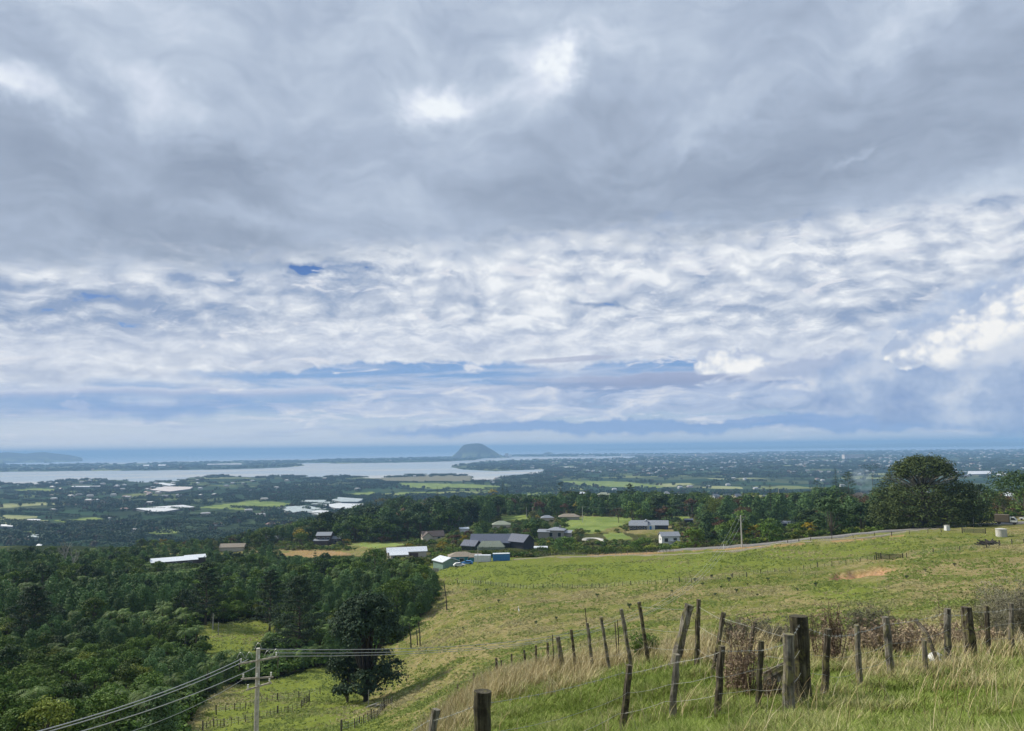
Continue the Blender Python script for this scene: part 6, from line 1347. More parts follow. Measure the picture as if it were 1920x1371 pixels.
def gate(u, vb, r, L_, label, mat, bars=5, h=1.3, yaw=0):
    p = hit(u, vb, r*.85, r*1.2); a = math.atan2(p.x, p.y); root = empty('gate', p, -a+math.radians(yaw)); tag(root, label, 'gate')
    for s_ in (-1, 1): mb = MB(); mb.box((0, 0, h*.5), (.24, .24, h+.6)); mb.build('post', M_post, root, (s_*L_/2, 0, 0))
    mb = MB()
    for k in range(bars): mb.box((0, -.05, .25+(h-.3)*k/(bars-1)), (L_-.3, .06, .13))
    for x in (-.45, 0, .45): mb.box((x*L_*.9, -.12, h/2+.05), (.12, .05, h-.15))
    mb.build('rail_frame', mat, root)
gate(1668, 1050, 215, 5.4, 'dark timber rail gate in the middle of the pasture fence', M_post); gate(1826, 1000, 285, 5.8, 'timber rail gate where the track meets the road', M_postg)
# yard and roadside things on the right
def tank(u, vb, r, rad, h, label):
    p = hit(u, vb, r*.85, r*1.2); root = empty('water_tank', p); tag(root, label, 'tank'); mb = MB(); mb.tube([(0, 0, -.4), (0, 0, h)], [rad, rad*.98], 22); mb.build('drum', M_conc, root); mb = MB(); mb.tube([(0, 0, h), (0, 0, h+.12), (0, 0, h+.3)], [rad*1.05, rad*1.05, rad*.3], 22); mb.build('lid', M_conc, root)
tank(1878, 1006, 262, 1.35, 1.9, 'round grey concrete water tank at the top right of the pasture')
p = hit(1776, 997, 270, 320); mb = MB(); mb.box((0, 0, .75), (1.5, 1.0, 1.5), taper=.85); o = mb.build('bin', M_white, None, p, .3); tag(o, 'pale boxy bin beside the road where the track begins', 'bin'); mb = MB(); mb.box((0, 0, 1.56), (1.4, 1.0, .12)); mb.build('lid', M_conc, o)
p = hit(1739, 994, 290, 360); a = math.atan2(p.x, p.y); root = empty('fence', p, -a+.12); tag(root, 'solid black board fence at the foot of the giant evergreen', 'fence')
for k in range(5): mb = MB(); mb.box((0, 0, 1.3), (1.88, .08, 2.9)); mb.build('panel', M_blk, root, (-4.0+k*2.0, 0, .1)); mb = MB(); mb.box((0, 0, 1.3), (.12, .14, 3.1)); mb.build('post', M_blk, root, (-5.0+k*2.0, .05, .1))
def heap(u, vb, r, label):
    p = hit(u, vb, r*.85, r*1.2); mb = MB(); rn = random.Random(4)
    for k in range(46):
        a = rn.uniform(0, 6.28); q = rn.uniform(0, 2.0); mb.tube([(math.cos(a)*q*1.2, math.sin(a)*q*.6, rn.uniform(0, .9)), (math.cos(a)*q*1.2+rn.uniform(-1.6, 1.6), math.sin(a)*q*.6+rn.uniform(-.8, .8), rn.uniform(.1, 1.6)*(1-q/3))], [rn.uniform(.1, .3), .08], 6)
    tag(mb.build('root_heap', M_trunk_dark, None, p), label, 'root heap')
heap(1850, 1022, 245, 'black heap of uprooted stumps on the pasture below the water tank')
def truck(u, vb, r, yaw):
    p = hit(u, vb, r*.85, r*1.15); p.z += .75; a = math.atan2(p.x, p.y); root = empty('truck', p, -a+math.radians(yaw)); tag(root, 'small truck with a brown covered bed driving on the road at the right edge', 'truck')
    mb = MB(); mb.box((0, 0, .75), (6.0, 1.9, .25)); mb.build('chassis', M_blk, root)
    mb = MB(); mb.box((-1.1, 0, 2.0), (3.8, 2.1, 2.2)); 
    for k in range(7): mb.box((-2.8+k*.57, -1.08, 2.0), (.1, .08, 2.2))
    mb.build('bed_cover', M_('brown_canvas', (0.20, 0.16, 0.12)), root)
    mb = MB(); mb.add([(1.0, -.95, .8), (2.9, -.95, .8), (2.9, -.95, 1.5), (2.1, -.9, 2.4), (1.0, -.9, 2.45), (1.0, .95, .8), (2.9, .95, .8), (2.9, .95, 1.5), (2.1, .9, 2.4), (1.0, .9, 2.45)], [(0, 1, 2, 3, 4), (9, 8, 7, 6, 5), (1, 6, 7, 2), (2, 7, 8, 3), (3, 8, 9, 4), (0, 4, 9, 5)]); mb.build('cab', M_white, root)
    g = MB(); g.add([(2.92, -.8, 1.55), (2.92, .8, 1.55), (2.2, .76, 2.33), (2.2, -.76, 2.33)], [(0, 1, 2, 3)]); g.add([(1.3, -.98, 1.5), (2.7, -.98, 1.5), (2.1, -.94, 2.2), (1.3, -.94, 2.2)], [(0, 1, 2, 3)]); g.build('window', M_glass, root)
    for sx in (-2.0, 2.1):
        for sy in (-.85, .85): w = MB(); w.tube([(0, -.14, 0), (0, .14, 0)], .42, 14); w.build('wheel', M_rubber, root, (sx, sy, .42))
    for sy in (-.7, .7): w = MB(); w.box((2.93, sy, 1.0), (.06, .3, .2)); w.build('headlight', M_white, root)
truck(1888, 988, 322, -6)
car(1925, 984, 175, M_white, 'white vehicle at the very right edge of the road', 335)
# cattle and a white bird on the grass: skinned skeletons, one continuous body each
def skin_body(name, verts, edges, radii, mat, p, rz, label, cat):
    me = bpy.data.meshes.new(name); me.from_pydata(verts, edges, []); me.update(); me.materials.append(mat); o = obj_me(name, me, None, p, rz); tag(o, label, cat)
    o.modifiers.new('skin', 'SKIN'); sv = me.skin_vertices[0].data
    for i, r_ in enumerate(radii): sv[i].radius = (r_, r_) if not hasattr(r_, '__len__') else r_
    sv[0].use_root = True
    m = o.modifiers.new('sub', 'SUBSURF'); m.levels = 1; m.render_levels = 1; return o
def cow(u, vb, r, rz, label, mat, graze=True):
    p = hit(u, vb, r*.8, r*1.2); hz = .55 if graze else 1.5
    V = [(-.7, 0, 1.05), (0, 0, 1.0), (.6, 0, 1.08), (1.0, 0, 1.15 if not graze else .95), (1.35, 0, hz+.1), (1.6, 0, hz-.1), (-.65, .22, .62), (-.75, .22, .34), (-.68, .22, 0), (-.65, -.22, .62), (-.72, -.22, .34), (-.66, -.22, 0), (.62, .2, .6), (.64, .2, .3), (.62, .2, 0), (.66, -.2, .6), (.72, -.2, .3), (.74, -.2, 0), (-1.0, 0, 1.1), (-1.05, 0, .5)]
    E = [(0, 1), (1, 2), (2, 3), (3, 4), (4, 5), (0, 6), (6, 7), (7, 8), (0, 9), (9, 10), (10, 11), (2, 12), (12, 13), (13, 14), (2, 15), (15, 16), (16, 17), (0, 18), (18, 19)]
    R_ = [.34, .40, .34, .2, .16, .10, .15, .08, .07, .15, .08, .07, .12, .07, .07, .12, .07, .07, .06, .04]
    skin_body('cow', V, E, R_, mat, p, rz, label, 'cow')
mcow, b_ = newmat('cow_hide'); put(b_.inputs['Base Color'], mix(remap(noise(objco(), 1.4, 1, .3), .50, .54), (0.55, 0.52, 0.47), (0.02, 0.018, 0.016))); b_.inputs['Roughness'].default_value = .8
cow(773, 1064, 262, .2, 'black and white cow grazing at the crest of the bank, left one', mcow); cow(779, 1063, 258, 2.6, 'black and white cow grazing at the crest of the bank, right one', mcow)
p = hit(973, 1150, 120, 220)
skin_body('bird', [(0, 0, .42), (-.18, 0, .36), (.12, 0, .50), (.17, 0, .72), (.15, 0, .88), (.28, 0, .90), (0, .04, .2), (.02, .04, 0), (0, -.04, .2), (-.02, -.04, 0)], [(0, 1), (0, 2), (2, 3), (3, 4), (4, 5), (0, 6), (6, 7), (0, 8), (8, 9)], [.11, .06, .07, .03, .045, .012, .015, .012, .015, .012], M_white, p, 2.0, 'white long-necked bird standing alone on the open slope', 'bird').scale = (1.5, 1.5, 1.5)
# fallen branches beside the lone conifer
p = hit(708, 1326, 90, 130); mb = MB(); rn = random.Random(9)
for k in range(16): a = rn.uniform(-.5, .5); x = rn.uniform(-1.6, 1.6); mb.tube([(x, rn.uniform(-.4, .4), .1), (x+math.cos(a)*1.2, math.sin(a), .3+rn.uniform(0, .3))], [.09, .04], 5)
tag(mb.build('fallen_branches', M_pale, None, p), 'pile of grey fallen branches on the grass below the lone conifer', 'branches')
# ------------------------------------------------------------------ the old fences on the knoll
def timber(name, dark, mid, light, moss):
    m, b = newmat(name); P = objco()
    grain = noise(vec('MULTIPLY', P, (34, 34, 1.6)), 1.0, 6, .65, .6); blot = noise(P, 4.0, 5, .65); lich = noise(P, 7.5, 5, .6, .5)
    x_, y_, z_ = sep(P)
    c = ramp(grain, [(.30, dark), (.48, mid), (.70, light)])
    c = mix(remap(blot, .42, .62)*.75, c, dark)
    c = mix(remap(lich, .50, .62)*.8, c, moss)
    put(b.inputs['Base Color'], c); b.inputs['Roughness'].default_value = .92; b.inputs['Specular IOR Level'].default_value = .2
    put(b.inputs['Normal'], bump(grain, .9, .012)); return m
T_dark = timber('lichened_dark_timber', (0.022, 0.018, 0.014), (0.095, 0.080, 0.058), (0.28, 0.25, 0.19), (0.18, 0.17, 0.07))
T_grey = timber('silvered_timber', (0.045, 0.040, 0.032), (0.20, 0.18, 0.145), (0.46, 0.43, 0.37), (0.20, 0.19, 0.085))
T_round = timber('mossy_round_timber', (0.022, 0.020, 0.015), (0.075, 0.068, 0.045), (0.18, 0.165, 0.115), (0.13, 0.125, 0.05))
def post_mesh(B, T, w, rnd_, mat, seed, split=False):
    r = random.Random(seed); mb = MB(); d = T-B; n = 12 if rnd_ else 7; pts = []; rad = []
    for i in range(9):
        t = i/8; pts.append(d*t + Vector((r.uniform(-.006, .006), r.uniform(-.006, .006), 0))*(1 if 0 < i < 8 else 0)); rad.append(w*.5*(1.04-.06*t)*(1+r.uniform(-.04, .04)))
    mb.tube(pts, rad, n, jit=.03 if rnd_ else .16)
    if split: mb.tube([Vector((w*.3, -w*.2, 0)), d*.55+Vector((w*.38, -w*.25, 0)), d*.93+Vector((w*.2, -.02, 0))], [w*.3, w*.26, w*.12], 5, jit=.2)
    return mb
def knoll_fence(label, rows, gid):
    tops = []; first = None; root = None
    for k, row in enumerate(rows):
        (ut, vt, ub, vb, wpx, r), opt = row[:6], (row[6] if len(row) > 6 else {})
        q = at_px(ub, vb, r); T = at_px(ut, vt, r+opt.get('dr', 0)); dirn = (q-T)
        g = zf(q.x, q.y) - .25; t = (g-T.z)/dirn.z if abs(dirn.z) > 1e-3 else 1; Bp = T + dirn*max(t, .3)
        if root is None: root = empty('fence', (Bp.x, Bp.y, Bp.z+.25)); tag(root, label, 'fence')
        o = post_mesh(Bp, T, wpx/F*r, opt.get('round', False), None, gid+k, opt.get('split', False)).build(opt.get('name', 'post'), opt.get('mat', T_dark), root, Bp-root.location)
        if 'label' in opt: o['label'] = opt['label']
        tops.append((Bp, T, opt))
    return root, tops
def wire(root, tops, frac, sag=.03, barbed=False, rad=.0022, side=-.05, wob=.012):
    pts = []; r = random.Random(int(frac*1000)); bl = []
    use = [t for t in tops if not t[2].get('nowire')]
    for (B0, T0, o0), (B1, T1_, o1) in zip(use[:-1], use[1:]):
        f0 = frac+r.uniform(-.03, .03); p0 = B0.lerp(T0, f0); p1 = B1.lerp(T1_, frac+r.uniform(-.03, .03))
        ln = (p1-p0).length; n = max(6, int(ln/.14)); sg = sag*ln*r.uniform(.5, 1.7)
        for i in range(n):
            t = i/n; q = p0.lerp(p1, t); q.z -= sg*4*t*(1-t)*.25 + r.uniform(-wob, wob)*.3*math.sin(math.pi*t); q.y += side; pts.append(q-root.location)
    pts.append(p1+Vector((0, side, 0))-root.location); mb = MB(); mb.tube(pts, rad, 4, cap=False)
    if barbed:
        for i in range(1, len(pts)-1):
            c = pts[i]
            for s_ in (-1, 1): mb.tube([c+Vector((r.uniform(-.012, .012), 0, -.02*s_)), c+Vector((r.uniform(-.015, .015), r.uniform(-.012, .012), .022*s_))], rad*.7, 3, cap=False)
            mb.tube([c+Vector((-.012, 0, 0)), c+Vector((.012, 0, 0))], rad*1.9, 4)
    mb.build('barbed_wire' if barbed else 'wire', M_wire, root)
R1 = dict(round=True, mat=T_round)
rf_, ft = knoll_fence('old leaning post and barbed wire fence crossing the knoll in front', [
    (560, 1480, 556, 1560, 12, 12.0), (818, 1330, 800, 1440, 16, 9.6, dict(mat=T_grey, label='grey short post leaning at the bottom edge')), (905, 1296, 903, 1480, 31, 8.6, dict(name='strainer_post', label='thick mossy post cut by the bottom edge', **R1)),
    (1180, 1247, 1165, 1395, 12.5, 10.4), (1269, 1227, 1256, 1395, 12.5, 10.2, dict(mat=T_grey)), (1353, 1211, 1341, 1385, 12.5, 9.9), (1427, 1202, 1421, 1345, 10, 10.0, dict(mat=T_round)),
    (1478, 1189, 1479, 1335, 19, 9.8, dict(name='prop_post', mat=T_grey, round=True, label='half-round pale post strapped to the thick post')),
    (1497, 1155, 1505, 1328, 31, 10.3, dict(name='strainer_post', label='thickest and tallest dark post, mossy at its foot', **R1)),
    (1552, 1179, 1545, 1330, 12, 10.8), (1606, 1172, 1614, 1300, 9.5, 12.0, dict(mat=T_grey)), (1660, 1157, 1672, 1275, 12, 13.3, dict(mat=T_grey)), (1733, 1201, 1738, 1305, 8, 13.6, dict(mat=T_grey, nowire=True)),
    (1776, 1141, 1777, 1250, 10.5, 15.0, dict(mat=T_grey)), (1812, 1138, 1820, 1245, 15, 15.6, dict(name='strainer_post', split=True)), (1850, 1136, 1855, 1245, 7, 16.2), (1896, 1131, 1897, 1245, 7, 16.6, dict(mat=T_grey)), (1975, 1120, 1978, 1235, 8, 17.5)], 500)
wire(rf_, ft, .93, .05, True); wire(rf_, ft, .70, .10); wire(rf_, ft, .50, .12); wire(rf_, ft, .30, .10)
rb_, bt = knoll_fence('receding line of thin leaning posts along the back crest of the knoll', [
    (858, 1283, 858, 1312, 3, 46), (888, 1262, 889, 1292, 3, 42), (930, 1234, 932, 1262, 5, 38), (940, 1238, 940, 1264, 3, 37), (959, 1226, 960, 1256, 3, 35), (983, 1219, 985, 1258, 4, 31), (1005, 1210, 1006, 1254, 4, 28), (1027, 1205, 1027, 1262, 5, 25),
    (1036, 1190, 1039, 1260, 2, 23.5, dict(nowire=True)), (1046, 1194, 1056, 1272, 9, 22, dict(split=True, mat=T_grey, name='strainer_post')), (1071, 1181, 1080, 1265, 5.5, 21), (1101, 1168, 1111, 1248, 5.5, 20, dict(mat=T_grey)), (1097, 1140, 1101, 1180, 2, 20.1, dict(nowire=True)),
    (1127, 1157, 1140, 1240, 6, 19.5, dict(mat=T_grey)), (1153, 1167, 1156, 1215, 2, 22, dict(nowire=True)), (1158, 1162, 1160, 1215, 2, 22, dict(nowire=True)), (1165, 1142, 1180, 1230, 7, 18.5, dict(mat=T_grey)), (1198, 1129, 1213, 1222, 7, 17.5),
    (1293, 1134, 1268, 1232, 17, 15.2, dict(name='slab_post', mat=T_grey, label='broad silvery slab of timber leaning to the right')), (1310, 1124, 1306, 1245, 9, 14.6), (1357, 1149, 1338, 1254, 8.5, 13.6), (1416, 1167, 1398, 1255, 7.5, 12.6), (1484, 1182, 1484, 1300, 4, 10.6, dict(nowire=False))], 700)
wire(rb_, bt, .92, .02, False, .0022, -.04); wire(rb_, bt, .66, .03, False, .002, -.04); wire(rb_, bt, .40, .04, False, .002, -.04)
p = at_px(1432, 1262, 11.0); q = at_px(1474, 1240, 10.9); mb = MB(); d = (q-p); n_ = Vector((.05, .1, -.19))
mb.add([tuple(v) for v in (Vector((0, 0, 0)), d, d+Vector((.02, 0, -.20)), Vector((-.02, 0, -.22)), Vector((0, .03, 0)), d+Vector((0, .03, 0)), d+Vector((.02, .03, -.20)), Vector((-.02, .03, -.22)))], [(0, 3, 2, 1), (4, 5, 6, 7), (0, 1, 5, 4), (1, 2, 6, 5), (2, 3, 7, 6), (3, 0, 4, 7)])
mb.add([tuple(v) for v in (Vector((.02, -.012, -.02)), d+Vector((-.01, -.012, -.02)), d+Vector((0, -.012, -.085)), Vector((.0, -.012, -.10)), Vector((.02, -.002, -.02)), d+Vector((-.01, -.002, -.02)), d+Vector((0, -.002, -.085)), Vector((.0, -.002, -.10)))], [(0, 3, 2, 1), (0, 1, 5, 4), (1, 2, 6, 5), (2, 3, 7, 6), (3, 0, 4, 7)])
tag(mb.build('board', T_grey, None, p), 'dark ridged weathered board wedged slanting beside the thickest post', 'board')
p = at_px(1717, 1163, 15.2); q = at_px(1757, 1214, 14.6); mb = MB(); mb.tube([Vector((0, 0, 0)), (q-p)*.5, q-p+Vector((0, 0, -.25))], [.045, .04, .03], 7, jit=.1); tag(mb.build('stake', T_dark, None, p), 'thin fallen stake leaning diagonally between two right-hand posts', 'stake')
for k, (u, v, s_) in enumerate([(1762, 1217, .05), (1830, 1229, .045), (1752, 1243, .09), (1758, 1252, .08), (1722, 1226, .05)]):
    q = hit(u, v, 6, 40); mb = MB(); rn = random.Random(k); pts = [(0, 0, .0), (rn.uniform(-.03, .03), 0, s_), (0, 0, s_*1.6)]; mb.tube(pts, [s_*1.3, s_*1.2, s_*.3], 8, jit=.2); tag(mb.build('stone', M_white, None, q+Vector((0, 0, .05))), 'small white stone in the grass near the right-hand posts', 'stone', 'white stones in the grass')
# ------------------------------------------------------------------ grass: real blades
def grassmat(name):
    m, b = newmat(name); g = attr('gc', 'Fac'); lv = attr('lv', 'Fac')
    green = ramp(lv, [(0.0, (0.090, 0.138, 0.020)), (0.45, (0.170, 0.235, 0.042)), (0.8, (0.245, 0.310, 0.075)), (1.0, (0.38, 0.40, 0.15))])
    dry = ramp(lv, [(0.0, (0.22, 0.165, 0.075)), (0.4, (0.42, 0.335, 0.175)), (0.8, (0.58, 0.49, 0.29)), (1.0, (0.68, 0.60, 0.41))])
    c = mix(g, green, dry); put(b.inputs['Base Color'], c); b.inputs['Roughness'].default_value = .8; b.inputs['Specular IOR Level'].default_value = .06
    return m
M_grass = grassmat('grass_blades')
def blades(name, X, Y, h, w, gc, lean=.45, seg=3, label=None):
    n = len(X); rng = RNG; Z = zat(X, Y); a = rng.random(n)*2*math.pi; dx, dy = np.cos(a), np.sin(a)
    hh = h*(.55+.75*rng.random(n)); ln = lean*(.3+1.1*rng.random(n))*hh; wx = RNG.random(n)*.25*hh
    px, py = -dy, dx; V = np.zeros((n, 2*seg+1, 3)); base = np.stack([X, Y, Z-.03], -1)
    for i in range(seg):
        t = i/seg; cx = X+dx*ln*t*t+wx*t; cy = Y+dy*ln*t*t; cz = Z-.03+hh*(t-.25*t*t*(ln/hh)); ww = w*(1-.55*t)*.5
        V[:, 2*i] = np.stack([cx-px*ww, cy-py*ww, cz], -1); V[:, 2*i+1] = np.stack([cx+px*ww, cy+py*ww, cz], -1)
    V[:, -1] = np.stack([X+dx*ln+wx, Y+dy*ln, Z-.03+hh*(1-.25*ln/hh)], -1)
    o = np.arange(n)[:, None]*(2*seg+1); Q = np.concatenate([o+np.array([[2*i, 2*i+1, 2*i+3, 2*i+2]]) for i in range(seg-1)], 0); T = o+np.array([[2*seg-2, 2*seg-1, 2*seg]])
    lv = np.repeat(np.clip(rng.random(n)*.8+.1*rng.normal(size=n)+.1, 0, 1), 2*seg+1); g = np.repeat(np.clip(gc, 0, 1), 2*seg+1)
    me = mesh_np(name, V.reshape(-1, 3), [Q, T], [M_grass], False, attrs={'lv': lv, 'gc': g}); ob = obj_me(name, me); tag(ob, label, kind='stuff'); return ob
DRYB = [(640, 1420), (760, 1360), (835, 1322), (900, 1282), (950, 1258), (1040, 1245), (1100, 1228), (1200, 1208), (1330, 1198), (1440, 1190), (1440, 1245), (1380, 1262), (1310, 1240), (1200, 1252), (1130, 1262), (1060, 1288), (980, 1312), (930, 1318), (880, 1352), (840, 1420)]
DRYR = [(1480, 1180), (1600, 1180), (2600, 1120), (2600, 1230), (1880, 1262), (1845, 1290), (1810, 1300), (1750, 1308), (1720, 1290), (1690, 1300), (1640, 1275), (1580, 1262), (1500, 1230)]
def near_pts(n, r0, r1, a0=-20, a1=47):
    a = np.radians(a0+RNG.random(n)*(a1-a0)); r = np.sqrt(r0*r0+RNG.random(n)*(r1*r1-r0*r0)); return r*np.sin(a), r*np.cos(a), r
def dens_field(x, y):
    z = zat(x, y); u, v = proj_np(np.stack([x, y, z], -1)); j = (vnoise(x, y, 1.4, 3, off=3)-.5)
    db = inpoly(DRYB, u+j*90, v+j*40).astype(float); dr = inpoly(DRYR, u+j*90, v+j*30)*.46
    return u, v, np.maximum(db, dr), j
tuft = lambda x, y, s, o=0: np.clip((vnoise(x, y, s, 2, off=o)-.5)*3.2+.5, 0, 1)
for (n, r0, r1, seg) in ((190000, 3.4, 9, 3), (200000, 9, 15, 3), (105000, 15, 24, 2)):      # sward
    x, y, r = near_pts(n, r0, r1); u, v, dry, j = dens_field(x, y); ok = (u > 520) & (u < 2600); x, y, r, u, v, dry, j = [q[ok] for q in (x, y, r, u, v, dry, j)]
    tf = tuft(x, y, .55); lush = tuft(x, y, 2.2, 7); wide = vnoise(x, y, .35, 2, off=9)
    gc = np.clip((tf-.55)*1.3*(1-lush*.75) + dry*.65 - lush*.12 + (RNG.random(len(x))-.60)*.85, 0, 1)*np.where((v > 1285) & (dry < .3), .7, 1)
    h = (.08+.12*tf+.06*lush)*(1+dry*.6)*np.interp(r, [5, 20], [.85, 1.0]); w = np.interp(r, [4, 10, 20], [.006, .0085, .014])
    blades('grass', x, y, h, w, gc, .9, seg, 'tangled green and straw grass on the knoll, %s' % {3.4: 'nearest part', 9: 'middle part', 15: 'far part'}[r0])
# tall pale dry stems, in clumps along the crest and round the posts
x, y, r = near_pts(450000, 6, 46); u, v, dry, j = dens_field(x, y)
cl = tuft(x, y, .9, 15); post_near = np.zeros(len(x))
for (B_, T_, o_) in ft+bt: post_near = np.maximum(post_near, np.exp(-((x-B_.x)**2+(y-B_.y)**2)/.35**2))
pk = dry*(.18+.95*cl)*.75 + post_near*.35*(r > 9.4) + (tuft(x, y, .6, 22) > .96)*.14*(r < 20)
pk *= np.where(r > 24, inpoly([(780, 1380), (850, 1325), (930, 1262), (1040, 1244), (1160, 1225), (1160, 1260), (1000, 1290), (900, 1330), (860, 1400)], u, v)*1.0, 1.0)
ok = (RNG.random(len(x)) < pk*np.interp(r, [6, 14, 46], [.8, .55, .6])) & (u > 600) & (u < 2500); x, y, r, j, dry = x[ok], y[ok], r[ok], j[ok], dry[ok]
blades('dry_grass', x, y, (.42+.30*RNG.random(len(x)))*np.where(dry > .5, 1, .72), np.interp(r, [6, 12, 40], [.0055, .008, .022]), .82+.3*RNG.random(len(x)), .55, 3, 'tall straw-coloured grass along the crest and round the posts')
print('dry', len(x))
# tufts over the far pasture
a = np.radians(-24+RNG.random(150000)*61); r = np.exp(math.log(24)+RNG.random(150000)*math.log(290/24)); x, y = r*np.sin(a), r*np.cos(a); z = zat(x, y); u, v = proj_np(np.stack([x, y, z], -1))
ok = (u > 340) & (u < 1990) & ~(inpoly(FOREST, u, v) & (r > 60)) & ~((u < 1960) & (r > 255) & (v < 1060))
for i_, pl_ in enumerate([[(1565, 1064), (1590, 1056), (1650, 1060), (1664, 1086), (1650, 1096), (1600, 1096)]]): ok &= ~inpoly(pl_, u, v)
ok |= inpoly(CLEAR, u, v)
x, y, z, r = x[ok], y[ok], z[ok], r[ok]
pt = vnoise(x, y, 5.5, 3, off=61); ok = RNG.random(len(x)) < np.clip((pt-.38)*4, .12, 1); x, y, z, r, pt = x[ok], y[ok], z[ok], r[ok], pt[ok]; v_p = proj_np(np.stack([x, y, z], -1))[1]
P = np.repeat(np.stack([x, y, z], -1), 4, 0)+RNG.normal(size=(len(x)*4, 3))*[.16, .16, .02]; sz = np.repeat(np.interp(r, [24, 60, 120, 290], [.16, .26, .36, .6]), 4)[:, None]; P[:, 2] += sz[:, 0]*.22
V, Fq, lv = leaves(P, np.array([[0, -.75, .8]]), sz, RNG, .38, .42)
gdry = np.repeat(np.clip((vnoise(x, y, 16, 3, off=2)-.41)*3.0+.14*RNG.normal(size=len(x)) - .25*(v_p < 1100)*(v_p > 1035), 0.10, .80), 16)
o = obj_me('pasture_grass', mesh_np('pasture_grass', V, Fq, [M_grass], False, attrs={'lv': lv*.5+.22, 'gc': gdry})); tag(o, 'rough grass tufts over the sloping pasture', kind='stuff')
# ------------------------------------------------------------------ dead bracken and scrub behind the fences
def scrubby(seed, h, w, leafm, stemm, ns=26, nl=900, leaf=.05, thick=.008):
    """a see-through thicket: many thin stems with sparse small leaves along them"""
    r = random.Random(seed); rng = np.random.default_rng(seed); p = Plant(seed); P = []
    for k in range(ns):
        a = r.uniform(0, 6.28); q = math.sqrt(r.random())*w*.18; b0 = Vector((math.cos(a)*q, math.sin(a)*q*.7, -.15)); e = Vector((math.cos(a)*w*.5*r.uniform(.3, 1), math.sin(a)*w*.35*r.uniform(.3, 1), h*r.uniform(.55, 1.0)))
        m = b0.lerp(e, .5)+Vector((r.uniform(-.1, .1), r.uniform(-.1, .1), .1))*h; p.tr.tube([b0, m, e], [thick*1.5, thick, thick*.4], 4, cap=False)
        for _ in range(7):
            t = r.uniform(.25, 1); s0 = b0.lerp(e, t); s1 = s0+Vector((r.gauss(0, 1), r.gauss(0, 1), r.gauss(.4, .6)))*h*.14; p.tr.tube([s0, s1], [thick*.6, thick*.3], 3, cap=False)
            for _ in range(max(1, nl//(ns*7))): P.append(s0.lerp(s1, r.uniform(.2, 1.1))+Vector((r.gauss(0, .03), r.gauss(0, .03), r.gauss(0, .03)))*h)
    P = np.array([tuple(q) for q in P]); V, Fq, lv = leaves(P, np.array([[0, -.2, .9]]), leaf, rng, .9, .5); p.add(V, Fq, lv)
    return p
def put_scrub(u, vb, vt, wpx, r, name, label, cat, leafm, stemm, group=None, **k):
    p = at_r(u, vb, r); h = max(.4, CAM_H + r*tanel(u, vt)-p.z); pl = scrubby(hash_seed(label)+int(u), h, wpx/F*r, leafm, stemm, **k)
    c, t = pl.meshes(name, leafm, stemm); c.name = name+'_leaves'; o = empty(name, p); tag(o, label, cat, group); obj_me('foliage', c, o); obj_me('stems', t, o); return o
M_bstem = simple('brown_stems', (0.13, 0.085, 0.06), .9, .3, 8); M_gstem = simple('grey_stems', (0.20, 0.185, 0.16), .9, .3, 8)
put_scrub(1400, 1335, 1162, 72, 11.3, 'dead_bush', 'tall brown dead bush filling the gap left of the thickest post', 'bush', M_brack, M_bstem, ns=17, nl=1500, leaf=.036, thick=.006)
put_scrub(1378, 1325, 1225, 60, 11.6, 'dead_bush', 'lower brown half of the dead bush leaning to the left behind the fence', 'bush', M_brack, M_bstem, ns=14, nl=1300, leaf=.034, thick=.006)
put_scrub(1452, 1335, 1262, 50, 11.0, 'dead_bush', 'low brown twiggy bush right below the slanting board', 'bush', M_brack, M_bstem, ns=20, nl=1100, leaf=.03, thick=.005)
put_scrub(1565, 1225, 1128, 30, 15.0, 'dead_bush', 'narrow rust-brown dead stalk behind the fence right of the thickest post', 'bush', M_brack, M_bstem, ns=18, nl=1300, leaf=.04, thick=.008)
put_scrub(1538, 1222, 1148, 40, 16.0, 'dead_bush', 'spindly brown stem with a curled top left of the rust-brown stalk', 'bush', M_brack, M_bstem, ns=7, nl=160, leaf=.04, thick=.008)
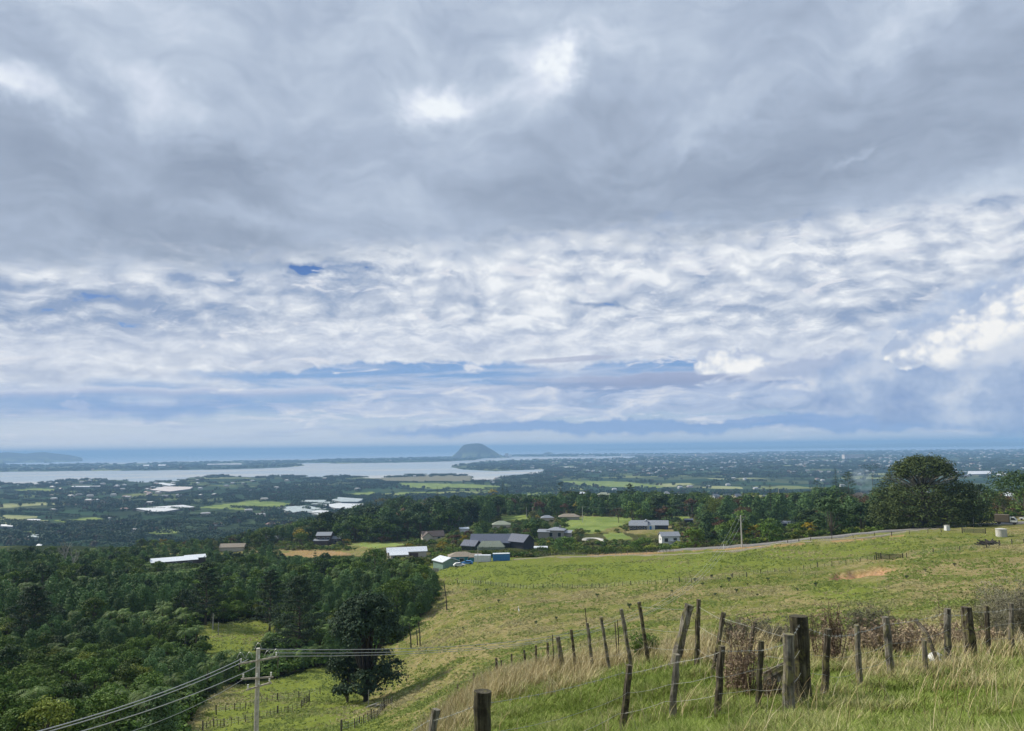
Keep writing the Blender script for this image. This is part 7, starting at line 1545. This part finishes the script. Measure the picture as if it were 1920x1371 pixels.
for k, (u, vb, vt, w_, r) in enumerate([(1640, 1222, 1160, 70, 19), (1690, 1222, 1158, 80, 20), (1732, 1226, 1166, 70, 18.5), (1775, 1222, 1168, 70, 20), (1835, 1216, 1172, 80, 21), (1880, 1214, 1178, 60, 20), (1612, 1224, 1178, 50, 18), (1706, 1228, 1188, 90, 17.5), (1660, 1228, 1192, 80, 17)]):
    put_scrub(u, vb, vt, w_, r, 'bracken', 'clump of dead brown bracken behind the right-hand posts', 'bracken', M_brack, M_bstem, group='dead bracken behind the right-hand fence', ns=22, nl=1500, leaf=.055, thick=.006)
put_scrub(1776, 1195, 1112, 22, 22, 'bracken', 'tall thin bracken stalk rising above the rest behind the right-hand posts', 'bracken', M_brack, M_bstem, ns=6, nl=220, leaf=.05, thick=.007)
for k, (u, vb, vt, w_, r, lb, m_) in enumerate([(1632, 1215, 1135, 90, 24, 'hazy grey leafless scrub behind the bracken', M_grey), (1450, 1215, 1160, 100, 22, 'grey-green scrub behind the thickest post', M_grey), (1540, 1210, 1160, 90, 24, 'low grey-green scrub right behind the thickest post', M_olive),
        (1900, 1205, 1082, 130, 25, 'large soft grey bush at the right edge behind the fence', M_grey), (1862, 1190, 1095, 70, 30, 'olive-green bush beside the large grey one at the right edge', M_olive), (1945, 1215, 1100, 90, 22, 'grey twiggy bush cut by the right edge', M_grey), (1215, 1222, 1190, 60, 21, 'dark green low scrub between two thin back posts', M_bush), (1380, 1215, 1165, 40, 19, 'small grey scrub behind the leaning back posts', M_grey)]):
    put_scrub(u, vb, vt, w_, r, 'scrub', lb, 'scrub', m_, M_gstem, ns=44, nl=9000, leaf=.042, thick=.005)

# thistle clumps dotted over the far slope
P_thistle = [shrub(90+i, .8, .8, 5, 40, .14).merged('thistle', M_dark, M_gstem) for i in range(2)]
for (u, v) in [(1303, 1090), (1318, 1098), (1335, 1083), (1352, 1103), (1367, 1090), (1341, 1118), (1381, 1112), (1402, 1098), (1372, 1082), (1260, 1112), (1420, 1118), (1440, 1090), (1043, 1162), (1005, 1170), (912, 1110), (935, 1130), (1120, 1120), (1180, 1140), (868, 1180), (1495, 1108), (1530, 1100), (1700, 1085), (1735, 1072), (1790, 1062)]:
    q = hit(u, v, 60, 320); o = obj_me('thistle', random.choice(P_thistle), None, q, random.uniform(0, 6)); s_ = random.uniform(.7, 1.5); o.scale = (s_, s_, s_)
    tag(o, 'small dark thistle clump on the open pasture slope', 'thistle', 'thistle clumps on the pasture')
